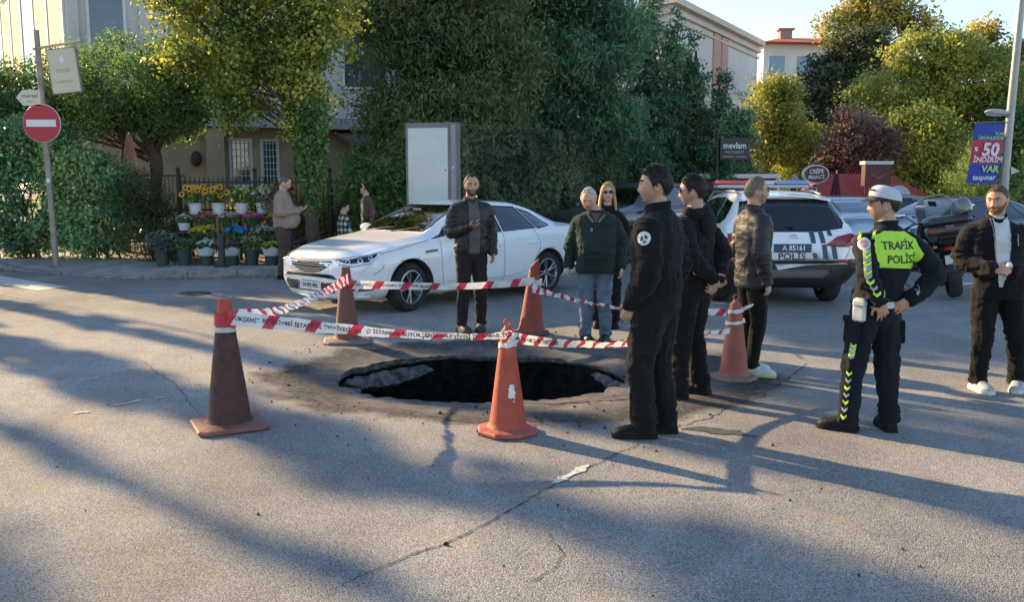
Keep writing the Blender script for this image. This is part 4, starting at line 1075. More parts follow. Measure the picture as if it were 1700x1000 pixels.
mb.tube(S, [(.032, .042)] * 24, 10, closed=True); mb.ball((nb.x, nb.y - .115, nb.z - .09), (.11, .045, .11), 14, 10); mb.build('hood', cloth('black hoodie', (.008, .0075, .0085)), o2.top, smooth=True)
# ---- 3 man in dark grey shell jacket
JK = M('grey shell jacket', (.020, .019, .019), .55, var=.15, scale=8, bump=.15, bscale=200, bdist=.002)
o3 = person('grey-haired bespectacled man in dark shell jacket before police car', (2.09, 7.66, 0), 12, 1.715,
    dict(elR=(.245, -.06, 1.14), wrR=(.23, .02, .875), wrL=(-.23, .05, .89), anR=(.09, -.02, .09), anL=(-.09, .03, .09)),
    head=(R(-10), R(4), 0), hair='reced', hair_c=(.17, .14, .11), hair_t=.008, beard=((.30, .22, .18), .002), top='shell_jacket', top_c=JK, trou=BLK2, shoes=M('white trainer', (.55, .56, .56), .7, var=.15, scale=30), shoe_sole=M('neon sole', (.45, .62, .14), .6), girth=1.06, hem=.80, sleeve=1.12, leg=.98, wr_amp=.65, seed=8, skin_c=(.52, .29, .19), foot=(R(-30), R(-12)), hands=dict(R=dict(curl=.5, palm=(-.6, -.4, 0)), L={}), shoe_h=.026)
glasses(o3, False, (.05, .05, .05))
# ---- 4 traffic policeman
o4 = person('traffic policeman in green hi-vis yoke, hands on hips, white cap', (2.40, 5.85, 0), 104, 1.635,
    dict(pel=(.03, 0, .95), waist=(.055, -.01, 1.10), chest=(.085, -.01, 1.30), neckb=(.09, 0, 1.49), head=(.075, .03, 1.660), shR=(.268, -.02, 1.42), elR=(.395, -.17, 1.17), wrR=(.20, -.155, .995),
         shL=(-.092, -.01, 1.42), elL=(-.165, -.16, 1.15), wrL=(-.055, -.165, .985), hipR=(.115, 0, .90), hipL=(-.055, 0, .90), knR=(.15, .0, .49), anR=(.165, -.04, .09), knL=(-.10, .03, .49), anL=(-.145, .02, .09)),
    head=(R(58), R(2), 0), hair='short', hair_c=(.012, .010, .009), hair_t=.007, top='uniform_jacket', top_c=NAVY, trou=NAVY, shoes=SHOE_K, girth=1.02, hem=.955, sleeve=1.05, leg=1.12, vox=.007, cvox=.010, collar=.05, seed=9, skin_c=(.44, .25, .17),
    hands=dict(L=dict(dir=(.35, .1, -.9), palm=(.2, 1, 0), curl=.22, spread=.14), R=dict(dir=(-.75, .1, -.55), palm=(0, 1, .1), curl=.22, spread=.12)), foot=(R(-18), R(44)), wr_amp=.9)
HV = M('hi-vis green', (.42, .72, .05), .7, var=.05, scale=15, bump=.1, bscale=200); HVY = M('hi-vis yellow', (.55, .85, .06), .6, var=.05); GRYR = M('reflective grey', (.34, .36, .38), .4, var=.1); TXD = M('dark print', (.015, .02, .03), .7)
BK = (0, 1, 0)
k4 = o4.s
yk = patch_on(o4, o4.top, 'hi_vis_yoke', [Vector(q_) * k4 for q_ in [(-.085, -.6, 1.225), (.25, -.6, 1.205), (.285, -.6, 1.31), (.25, -.6, 1.415), (.17, -.6, 1.47), (.01, -.6, 1.475), (-.07, -.6, 1.43), (-.105, -.6, 1.33)]], BK, HV, .006)
bv = bvh_of(o4.top.data)
text_on_mesh('lettering', 'TRAFİK', .074, bv, (.098 * k4, -.4, 1.372 * k4), (1, 0, 0), (0, 0, 1), TXD, yk, .010, .0012, .95); text_on_mesh('lettering', 'POLİSİ', .074, bv, (.118 * k4, -.4, 1.275 * k4), (1, 0, 0), (0, 0, 1), TXD, yk, .010, .0012, .95)
for pts in ([(-.075, -.4, 1.19), (-.06, -.4, 1.12), (-.075, -.4, 1.02)], [(.235, -.4, 1.17), (.225, -.4, 1.10), (.20, -.4, 1.03)]): ribbon_on('piping', bv, [tuple(Vector(q_) * k4) for q_ in pts], BK, .014, GRYR, o4.top, .005, 24, .6)
dL = Vector((.55, .83, 0)).normalized(); uxx = Vector((.83, -.55, 0))
shL, elL, wrL = o4.J['shL'], o4.J['elL'], o4.J['wrL']
for k in range(11):
    t = k / 10.0
    c = (shL.lerp(elL, .22 + t * 1.05) if t < .74 else elL.lerp(wrL, (t - .74) * 2.6)); c = c + Vector((-.012, -.02, 0)); m_ = HVY if k % 2 == 0 else GRYR
    for sg in (-1, 1): decal('chevron', bv, c, uxx, (0, 0, 1), [(0, -.016), (sg * .024, .004), (sg * .024, .026), (0, .006)], m_, o4.top, .005, .35, 2)
decal('sleeve_badge', bv, shL + Vector((-.03, -.03, -.03)), uxx, (0, 0, 1), disc(.04, 24), M('badge silver', (.55, .53, .52), .5), o4.top, .006); decal('sleeve_badge', bv, shL + Vector((-.03, -.03, -.03)), uxx, (0, 0, 1), disc(.024, 18), M('badge red', (.45, .25, .24), .6), o4.top, .008)
for (a, b) in (((-.05, .045), (-.03, .055)), ((.035, .05), (.055, .055))): decal('shoulder_flash', bv, shL + Vector((-.02, -.03, 0)), uxx, (0, 0, 1), [(a[0], a[1] - .05), (b[0], b[1] - .05), (b[0] + .012, b[1] + .0), (a[0] + .012, a[1] + .0)], HVY, o4.top, .006, .35, 2)
bt = bvh_of(o4.trousers.data); hipL, knL, anL = o4.J['hipL'], o4.J['knL'], o4.J['anL']; dT = Vector((.75, .66, 0)).normalized(); uT = Vector((.66, -.75, 0))
for k in range(13):
    t = k / 12.0; c = Vector((0, 0, 0)); c = hipL.lerp(knL, .62 + t * .5) if t < .5 else knL.lerp(anL, .14 + (t - .5) * 1.6); c = c + Vector((-.05, -.03, 0)); m_ = HVY if k % 2 == 0 else GRYR
    for sg in (-1, 1): decal('chevron', bt, c, uT, (0, 0, 1), [(0, -.014), (sg * .020, .004), (sg * .020, .022), (0, .004)], m_, o4.trousers, .005, .35, 2)
WBELT = M('white leather belt', (.52, .52, .50), .5, var=.1, scale=20)
rows = []
pl = o4.J['pel']
for q in range(41):
    t = 2 * math.pi * q / 40; x_, y_ = pl.x + .010 + .176 * math.cos(t), -.004 + .135 * math.sin(t); rows.append([(x_ * k4, y_ * k4, .925 * k4), (x_ * k4, y_ * k4, .972 * k4)])
mb = MB(); mb.grid(rows); mb.build('belt', WBELT, o4.root, smooth=True)
mb = MB(); mb.box((-.155, -.075, .915), (.05, .09, .17), (0, .06, .5), .012); mb.box((-.165, -.09, .965), (.052, .092, .045), (0, .06, .5), .01); ho = mb.build('holster', WBELT, o4.root, smooth=True); ho.scale = (k4, k4, k4)
mb = MB(); mb.box((.215, -.02, .74), (.03, .15, .17), (0, -.05, 0), .012); mb.build('pocket', NAVY, o4.trousers, smooth=True).scale = (k4, k4, k4)
mb = MB(); mb.box((-.165, -.015, .76), (.03, .15, .19), (0, .05, .2), .012); mb.box((-.172, -.015, .84), (.032, .155, .05), (0, .05, .2), .008); mb.build('pocket', NAVY, o4.trousers, smooth=True).scale = (k4, k4, k4)
# cap
def cap(p, m_, vm, tall=.045):
    th = np.linspace(0, math.pi * .5, 12); rows = []
    for t in th:
        row = []
        for q in range(36):
            a = 2 * math.pi * q / 36; x_, y_ = math.sin(a), math.cos(a); r = math.sin(t) ** .75
            z_ = .030 + .098 * max(math.cos(t), 0) ** .8 + (.018 * y_ * r)
            row.append(tuple(p.HM @ Vector((.086 * x_ * r, -.006 + .108 * y_ * r, z_))))
        rows.append(row)
    mb = MB(); mb.grid(rows, closed_u=True); cp = mb.build('cap', m_, p.root, smooth=True, angle=60)
    mb = MB(); rows = []
    for k in range(7):
        f = k / 6; row = []
        for q in range(17):
            a = R(-62 + 124 * q / 16); rr = 1 + f * .62 * math.cos(a * 1.25); row.append(tuple(p.HM @ Vector((.084 * math.sin(a) * (1 + .12 * f), -.006 + .104 * math.cos(a) * rr, .046 - .030 * f * math.cos(a) - .006 * abs(math.sin(a))))))
        rows.append(row)
    mb.grid(rows); v_ = mb.build('visor', vm, cp, smooth=True)
    md = v_.modifiers.new('t', 'SOLIDIFY'); md.thickness = .005
    mb = MB(); rows = []
    for z_ in (.022, .043):
        rows.append([tuple(p.HM @ Vector((.0875 * math.sin(2 * math.pi * q / 36), -.006 + .1095 * math.cos(2 * math.pi * q / 36), z_ + .018 * math.cos(2 * math.pi * q / 36)))) for q in range(36)])
    mb.grid(rows, closed_u=True); mb.build('cap_band', vm, cp, smooth=True)
    for q in range(7):
        mb = MB(); a = R(-40 + 13 * q); c = p.HM @ Vector((.082 * math.sin(a), -.006 + .103 * math.cos(a), .087 + .012 * math.cos(a))); mb.ball(c, .007, 8, 6); mb.build('cap_braid', vm, cp, smooth=True)
    return cp
cap(o4, M('white cap cloth', (.50, .51, .53), .85, var=.08, scale=12, bump=.1, bscale=200), M('cap dark', (.012, .013, .02), .6))
# ---- 5 man at the right edge
TSH = cloth('white t-shirt', (.55, .54, .53))
o5 = person('bearded man in black zip jacket over white t-shirt, at right', (3.93, 7.02, 0), -100, 1.655,
    dict(pel=(.05, 0, .95), waist=(.08, 0, 1.10), chest=(.10, 0, 1.30), neckb=(.105, -.01, 1.49), head=(.115, .03, 1.655), shR=(.285, -.01, 1.42), shL=(-.075, -.01, 1.42), elR=(.365, -.02, 1.14), wrR=(.185, .225, 1.075), elL=(-.175, -.03, 1.14), wrL=(.025, .215, 1.085), knR=(.17, .06, .49), anR=(.17, .02, .09), knL=(-.10, .06, .49), anL=(-.18, -.06, .09), hipR=(.145, 0, .9), hipL=(-.045, 0, .9)),
    head=(R(-38), R(-8), 0), hair='short', hair_c=(.11, .06, .04), hair_t=.0035, beard=((.17, .085, .05), .0035), top='zip_jacket', top_c=BLK, trou=BLK, shoes=M('grey trainer', (.32, .36, .38), .7, var=.25, scale=30), shoe_sole=M('pale sole', (.55, .56, .55), .6), girth=1.13, hem=.82, sleeve=1.12, leg=1.12, vox=.0075, collar=.05, seed=12, skin_c=(.55, .30, .20), belly=.015,
    hands=dict(R=dict(dir=(-.85, .35, .05), palm=(-.3, -.6, -.6), curl=.45), L=dict(dir=(.85, .35, .05), palm=(.3, -.6, -.6), curl=.6)), foot=(R(14), R(-22)), headfat=.35, shoe_h=.036)
patch_on(o5, o5.top, 't_shirt', [(q_[0] + .085, q_[1], q_[2]) for q_ in [(-.012, .9, .86), (.012, .9, .86), (.042, .9, 1.02), (.052, .9, 1.24), (.062, .9, 1.45), (-.062, .9, 1.45), (-.054, .9, 1.24), (-.044, .9, 1.02)]], (0, -1, 0), TSH, .004)
bv5 = bvh_of(o5.top.data)
for sg in (-1, 1): ribbon_on('zip', bv5, [(.085 + sg * .040, .5, .98), (.085 + sg * .050, .5, 1.10), (.09 + sg * .060, .5, 1.30), (.095 + sg * .066, .5, 1.40)], (0, -1, 0), .008, M('zip metal', (.25, .25, .26), .4, metal=.7), o5.top, .006, 30)
ribbon_on('chest_zip', bv5, [(-.03, .5, 1.18), (-.028, .5, 1.28)], (0, -1, 0), .008, M('zip metal', (.25, .25, .26), .4, metal=.7), o5.top, .005, 12)
# ---- 6 man with phone
LEA = M('black leather jacket', (.010, .0095, .0095), .5, var=.2, scale=10, bump=.25, bscale=90, bdist=.003)
o6 = person('man in black leather jacket holding a phone beside white car', (-.46, 9.98, 0), -72, 1.775,
    dict(elR=(.25, -.02, 1.12), wrR=(.075, .235, 1.205), elL=(-.245, -.05, 1.15), wrL=(-.235, .06, .90), anR=(.12, .0, .09), anL=(-.12, -.02, .09), head=(.0, .03, 1.662)),
    head=(R(-6), R(-7), 0), hair='reced', hair_c=(.022, .017, .014), hair_t=.006, beard=((.05, .036, .03), .0025), top='leather_jacket', top_c=LEA, trou=cloth('charcoal trousers', (.020, .019, .020)), shoes=M('brown boot', (.045, .033, .024), .6, var=.2), boot=False, girth=1.06, hem=.90, sleeve=1.06, leg=1.02, wr_amp=.75, vox=.009, cvox=.0125, seed=15, skin_c=(.50, .29, .20), foot=(R(10), R(-22)),
    hands=dict(R=dict(dir=(-.55, .7, .25), palm=(-.2, -.1, 1), curl=.45), L=dict(curl=.45)))
patch_on(o6, o6.top, 'grey_shirt', [(-.06, .9, .88), (.055, .9, .88), (.060, .9, 1.20), (.058, .9, 1.38), (.05, .9, 1.52), (-.05, .9, 1.52), (-.062, .9, 1.38), (-.066, .9, 1.20)], (0, -1, 0), cloth('grey shirt', (.11, .10, .10)), .005)
w6 = o6.J['wrR']
mb = MB(); mb.box((0, 0, 0), (.072, .150, .009), None, .004); ph = mb.build('mobile_phone', M('phone', (.012, .012, .014), .15, var=.03)); ph.parent = None
mw = Matrix.Translation(o6.root.location) @ o6.root.rotation_euler.to_matrix().to_4x4() @ Matrix.Translation(w6 + Vector((-.055, .085, .045))) @ Euler((R(25), R(10), R(35))).to_matrix().to_4x4(); ph.matrix_world = mw
tag(ph, "dark mobile phone in the hand of the leather-jacketed man", 'phone')
# ---- 7 old man
GRN = cloth('dark green jacket', (.020, .032, .028)); JEAN = cloth('blue jeans', (.12, .16, .22), var=.3)
o7 = person('white-haired old man in dark green jacket and jeans looking down', (.88, 9.27, 0), -97, 1.655,
    dict(pel=(0, -.01, .95), chest=(0, .0, 1.30), neckb=(0, .035, 1.475), head=(.085, .075, 1.625), shR=(.19, .0, 1.40), shL=(-.19, .0, 1.40), elR=(.28, -.03, 1.13), wrR=(.30, .04, .88), elL=(-.28, -.03, 1.13), wrL=(-.285, .05, .87), anR=(.11, .0, .09), anL=(-.12, -.02, .09)),
    head=(R(-8), R(-17), 0), hair='reced', hair_c=(.50, .48, .46), hair_t=.010, top='green_jacket', top_c=GRN, trou=JEAN, shoes=M('black shoe', (.014, .014, .015), .5), girth=1.22, belly=.045, hem=.80, sleeve=1.2, leg=1.12, wr_amp=.85, vox=.009, cvox=.0125, collar=.04, seed=18, skin_c=(.58, .33, .24), foot=(R(25), R(-10)), headfat=.3)
bv7 = bvh_of(o7.top.data); PALE = M('pale lining', (.13, .15, .12), .8); s7 = o7.s
for sg in (-1, 1): decal('open_collar', bv7, (0, .4, 1.40 * s7), (-1, 0, 0), (0, 0, 1), [(sg * .015, -.02), (sg * .085, .065), (sg * .10, .045), (sg * .035, -.035)], PALE, o7.top, .008, .4, 3)
decal('shirt_front', bv7, (0, .4, 1.42 * s7), (-1, 0, 0), (0, 0, 1), [(0, -.06), (.05, .05), (-.05, .05)], M('shirt shade', (.10, .07, .06), .8), o7.top, .005, .4, 3)
decal('logo', bv7, (.045, .4, 1.29 * s7), (-1, 0, 0), (0, 0, 1), [(-.012, -.018), (.012, -.018), (.014, .016), (-.01, .02)], M('grey logo', (.18, .2, .2), .7), o7.top, .005, .4, 2)
ribbon_on('zip', bv7, [(0, .5, .82), (0.005, .5, 1.1), (0, .5, 1.33)], (0, -1, 0), .010, M('zip dark', (.008, .012, .011), .5), o7.top, .003, 30)
# ---- 8 blonde woman behind him
o8 = person('blonde woman in dark sunglasses and patterned black top behind old man', (1.10, 10.25, 0), -98, 1.68, dict(wrR=(.22, .06, .88), wrL=(-.22, .06, .9)), head=(R(6), R(2), 0), fem=True, hair='long', hair_c=(.42, .26, .11), hair_t=.016,
    top='blouse', top_c=BLK2, trou=BLK2, shoes=SHOE_K, girth=.92, hem=.86, vox=.009, cvox=.014, seed=21, skin_c=(.60, .36, .27), collar=.02)
glasses(o8, True, big=1.12)
hmx = M('hair(0.42, 0.26, 0.11)', (.42, .26, .11)); mb = MB()
for k in range(34):
    a = R(70 + 220 * k / 33); x_, y_ = .083 * math.sin(a), .098 * math.cos(a) - .005; rn = random.uniform(.85, 1.1); top_ = Vector((x_, y_, -.02)); L_ = random.uniform(.16, .26)
    pts = [top_, top_ + Vector((x_ * .12, y_ * .1, -.07)), top_ + Vector((x_ * .25 * rn, -.01 + y_ * .05, -.07 - L_ * .5)), top_ + Vector((x_ * .1 * rn, -.02 + (.03 if abs(x_) > .05 else 0), -.06 - L_))]
    mb.tube([o8.HM @ q for q in pts], [.014, .017, .015, .004], 7)
mb.build('hair_lock', hmx, o8.root, smooth=True)
bv8 = bvh_of(o8.top.data); random.seed(4)
for k in range(20):
    c_ = (random.uniform(-.15, .15), .4, random.uniform(.9, 1.32)); decal('print_flower', bv8, c_, (-1, 0, 0), (0, 0, 1), disc(random.uniform(.009, .02), 10), M('flower print %d' % (k % 2), [(.38, .10, .07), (.4, .36, .3)][k % 2], .8), o8.top, .004, .5, 2)
# ---- 9 man at the flower stall
BEI = cloth('beige sweater', (.30, .215, .175), var=.1); BRN = cloth('brown trousers', (.085, .052, .042))
o9 = person('stout man in beige sweater and brown trousers at flower stall', (-4.06, 15.72, 0), 6, 1.84, dict(neckb=(0, .02, 1.48), head=(0, .065, 1.635), elR=(.25, -.02, 1.12), wrR=(.12, .27, 1.17), elL=(-.25, -.02, 1.12), wrL=(-.07, .30, 1.20)),
    head=(0, R(-22), 0), hair='reced', hair_c=(.11, .10, .09), hair_t=.008, top='sweater', top_c=BEI, trou=BRN, shoes=SHOE_K, girth=1.12, belly=.07, hem=.88, sleeve=1.12, leg=1.15, vox=.011, cvox=.016, seed=24, skin_c=(.56, .31, .22), collar=.02,
    hands=dict(R=dict(dir=(-.3, .9, .1), palm=(-.2, 0, 1), curl=.4), L=dict(dir=(.3, .9, .1), palm=(.2, 0, 1), curl=.5)), headfat=.3)
# ---- 10 seated woman in plaid
PLD = M('plaid shirt', (.5, .5, .5), .9, attr='col', var=.1, scale=30)
o10 = person('seated dark-haired woman in black-and-white plaid shirt behind car', (-3.20, 16.95, -.31), 25, 1.66, dict(elR=(.23, .02, 1.14), wrR=(.12, .24, 1.06), elL=(-.23, .02, 1.14), wrL=(-.12, .24, 1.06)), head=(R(-20), R(-5), 0), fem=True, hair='thick', hair_c=(.012, .009, .008), hair_t=.02,
    top='plaid_shirt', top_c=PLD, legs=False, girth=1.05, hem=.88, vox=.011, cvox=.016, seed=27, skin_c=(.56, .33, .24), collar=.03)
co = get_co(o10.top.data); cx_ = np.floor((co[:, 0] * .8 + co[:, 1] * .9) / .055).astype(int) % 2; cz_ = np.floor(co[:, 2] / .055).astype(int) % 2
Cc = np.where((cx_ + cz_ == 0)[:, None], [[.55, .53, .5]], np.where((cx_ + cz_ == 1)[:, None], [[.12, .115, .12]], [[.012, .012, .014]])); set_col(o10.top.data, Cc)
set_col(o10.top.children[0].data, np.full((len(o10.top.children[0].data.vertices), 3), .05)) if o10.top.children else None
mb = MB(); mb.ball(o10.HM @ Vector((0, -.115, .02)), .045, 12, 8); mb.build('hair_bun', M('hair(0.012, 0.009, 0.008)', (.012, .009, .008)), o10.root, smooth=True)
mb = MB()
for sg in (-1, 1): mb.tube([(sg * .07, -.05, .86), (sg * .09, .18, .86), (sg * .1, .38, .87), (sg * .1, .42, .80), (sg * .1, .42, .62), (sg * .1, .43, .47)], [.09, .085, .07, .062, .052, .042], 12)
mb.build('trousers', BRN, o10.root, smooth=True)
mb = MB()
for sg in (-1, 1): mb.box((sg * .1, .48, .475), (.085, .24, .05), None, .02)
mb.build('shoe', SHOE_K, o10.root, smooth=True)
st = empty('stool', (-3.20, 16.95, .14), R(25), 'low wooden stool under the woman in plaid', 'stool')
mb = MB(); mb.box((0, -.02, .32), (.32, .32, .03), None, .008); mb.build('seat', M('stool wood', (.2, .11, .05), .6, var=.2, scale=10), st)
for sx_ in (-1, 1):
    for sy_ in (-1, 1): mb = MB(); mb.cyl((sx_ * .14, sy_ * .14 - .02, 0), (sx_ * .12, sy_ * .12 - .02, .31), .016, .018, 8); mb.build('leg', M('stool wood', (.2, .11, .05), .6), st)
# ---- 11 standing woman beyond the car
o11 = person('woman in brown jacket and pale top standing behind car bonnet', (-2.83, 17.45, .14), -150, 1.55, dict(neckb=(0, .03, 1.48), head=(0, .07, 1.64)), head=(R(-10), R(-12), 0), fem=True, hair='thick', hair_c=(.03, .02, .014), hair_t=.018, top='brown_jacket', top_c=cloth('brown jacket', (.12, .075, .055)), trou=BLK2, shoes=SHOE_K, vox=.011, cvox=.016, seed=30, skin_c=(.56, .33, .24), girth=1.0, collar=.03)
patch_on(o11, o11.top, 'pale_top', [(-.06, .9, .85), (.06, .9, .85), (.07, .9, 1.28), (-.07, .9, 1.28)], (0, -1, 0), cloth('pale top', (.42, .40, .34)), .005)
mb = MB(); mb.tube([o11.HM @ Vector((.092 * math.sin(a), .02, .01 + .125 * math.cos(a))) for a in np.linspace(-1.5, 1.5, 15)], [(.006, .014)] * 15, 8, True, (1, 0, 0)); mb.build('headband', M('headband', (.5, .42, .32), .7), o11.root, smooth=True)
# ================================================================== vehicles
def pchip(x, X, Y):
    X = np.array(X, float); Y = np.array(Y, float); h = np.diff(X); dl = np.diff(Y) / h; m = np.zeros(len(X))
    for i in range(1, len(X) - 1):
        if dl[i - 1] * dl[i] > 0: w1 = 2 * h[i] + h[i - 1]; w2 = h[i] + 2 * h[i - 1]; m[i] = (w1 + w2) / (w1 / dl[i - 1] + w2 / dl[i])
    m[0] = dl[0]; m[-1] = dl[-1]; i = np.clip(np.searchsorted(X, x) - 1, 0, len(X) - 2); t = (x - X[i]) / h[i]
    return (2 * t ** 3 - 3 * t ** 2 + 1) * Y[i] + (t ** 3 - 2 * t ** 2 + t) * h[i] * m[i] + (-2 * t ** 3 + 3 * t ** 2) * Y[i + 1] + (t ** 3 - t ** 2) * h[i] * m[i + 1]

def body_loft(rows, nst=130, dens=5):
    rows = sorted(rows); T = np.array(rows, float); X = T[:, 0]; xs = np.linspace(X[0], X[-1], nst)
    xs = np.unique(np.concatenate([xs, X])); pr = [np.array([pchip(x, X, T[:, k]) for x in xs]) for k in range(1, T.shape[1])]; out = []
    for i, x in enumerate(xs):
        zb, ws, wm, zm, wsh, zsh, wr, zr, zt = [q[i] for q in pr]
        c = [(0, zb), (.8 * ws, zb), (ws, zb + .04), (.985 * wm, zb + .16), (wm, zm), (wm * .992, zm + .6 * (zsh - zm)), (wsh, zsh), (wsh + (wr - wsh) * .30, zsh + (zr - zsh) * .32), (wr + (wsh - wr) * .12, zr + (zsh - zr) * .12), (wr - .05, zr + .40 * (zt - zr)), (.6 * wr, zr + .8 * (zt - zr)), (0, zt)]
        S = spline(c, (len(c) - 1) * dens + 1); S[0, 0] = 0; S[-1, 0] = 0; half = [(x, max(q[0], 0), q[1]) for q in S]
        out.append(half + [(x, -q[1], q[2]) for q in half[-2:0:-1]])
    mb = MB(); mb.grid(out, closed_u=True); n = len(out[0]); mb.f.append(tuple(range(n))); mb.m.append(0); L_ = len(mb.v); mb.f.append(tuple(range(L_ - 1, L_ - n - 1, -1))); mb.m.append(0)
    return mb

BLKP = M('black plastic', (.018, .018, .019), .55, var=.2, scale=12, bump=.1, bscale=200); BLKG = M('gloss black trim', (.008, .008, .009), .12, var=.05, spec=.6); CHR = M('chrome', (.75, .75, .76), .12, metal=1.0, var=.05); TYRE = M('tyre rubber', (.016, .016, .017), .85, var=.25, scale=12, bump=.3, bscale=80, dirt=(.06, .055, .05), dscale=8, damt=.5)
ALLOY = M('alloy rim', (.50, .51, .52), .28, metal=.9, var=.08, scale=8); DARKIN = M('dark interior', (.022, .022, .024), .85, var=.2); SEATM = M('seat fabric', (.045, .045, .048), .9, var=.2)
WHITEP = M('white car paint', (.84, .84, .83), .32, var=.02, scale=2, coat=.8, dirt=(.72, .70, .66), dscale=2.2, damt=.3)
GREYP = M('dark grey car paint', (.055, .058, .065), .3, metal=.3, var=.05, coat=.8, dirt=(.10, .095, .09), dscale=2, damt=.4)
SILV = M('silver blue car paint', (.25, .30, .36), .3, metal=.5, var=.05, coat=.8); NAVYP = M('navy car paint', (.02, .035, .075), .25, var=.05, coat=.9); TANP = M('champagne car paint', (.33, .27, .20), .35, metal=.4, var=.05, coat=.7)
GL_D = glass_mat('tinted glass', (.14, .16, .17), 2.0); GL_W = glass_mat('windscreen glass', (.52, .56, .52), 2.0); RED_L = M('red lens', (.32, .012, .012), .12, var=.1, scale=15, coat=.6); CLR_L = M('clear lens', (.55, .55, .56), .12, var=.1, coat=.5); WHT_L = M('light strip', (.75, .78, .82), .2, var=.03)

def boolean(ob, cutters):
    md = ob.modifiers.new('b', 'BOOLEAN'); md.operation = 'DIFFERENCE'; md.object = cutters; md.solver = 'EXACT'
    try: md.material_mode = 'TRANSFER'
    except Exception: pass
    dg = bpy.context.evaluated_depsgraph_get(); dg.update(); me = bpy.data.meshes.new_from_object(ob.evaluated_get(dg)); ob.modifiers.clear(); old = ob.data; ob.data = me; bpy.data.meshes.remove(old)
    bpy.data.objects.remove(cutters)

def make_wheel(parent, c, r, wd, side, spokes=5, steer=0.0):
    """side +1: outer face towards +y"""
    mb = MB(); ri = r * .68; pf = [(ri, -wd / 2 + .02), (ri + .015, -wd / 2), (r - .03, -wd / 2 + .004), (r - .008, -wd / 2 + .025), (r, -wd / 2 + .05), (r, wd / 2 - .05), (r - .008, wd / 2 - .025), (r - .03, wd / 2 - .004), (ri + .015, wd / 2), (ri, wd / 2 - .02), (ri, -wd / 2 + .02)]
    mb.lathe(pf, 40, axis='y'); t = mb.build('wheel', TYRE, parent, smooth=True, angle=35); t.location = c; t.rotation_euler = (0, 0, steer)
    mb = MB(); o = side * wd / 2
    mb.lathe([(ri + .006, o - side * .03), (ri + .004, o - side * .008), (ri - .012, o - side * .006), (ri - .025, o - side * .03), (ri - .03, -o)], 40, axis='y')
    for k in range(spokes):
        for da in (-.13, .13):
            a = 2 * math.pi * k / spokes; a1 = a + da * .55; a2 = a + da * 1.35
            p0 = Vector((.045 * math.cos(a1), o - side * .035, .045 * math.sin(a1))); p1 = Vector(((ri - .01) * math.cos(a2), o - side * .018, (ri - .01) * math.sin(a2))); mb.tube([p0, (p0 + p1) / 2 + Vector((0, side * .006, 0)), p1], [(.017, .012), (.015, .011), (.019, .012)], 6, True, (0, 1, 0))
    mb.lathe([(0, o - side * .022), (.05, o - side * .024), (.062, o - side * .04)], 20, axis='y'); mb.build('rim', ALLOY, t, smooth=True, angle=40)
    mb = MB(); mb.lathe([(0, o - side * .075), (ri - .03, o - side * .075)], 28, axis='y'); mb.lathe([(.0, o - side * .06), (ri * .62, o - side * .06), (ri * .62, o - side * .072)], 28, axis='y'); mb.build('brake_disc', M('brake dark', (.03, .03, .032), .5, metal=.5), t)
    return t

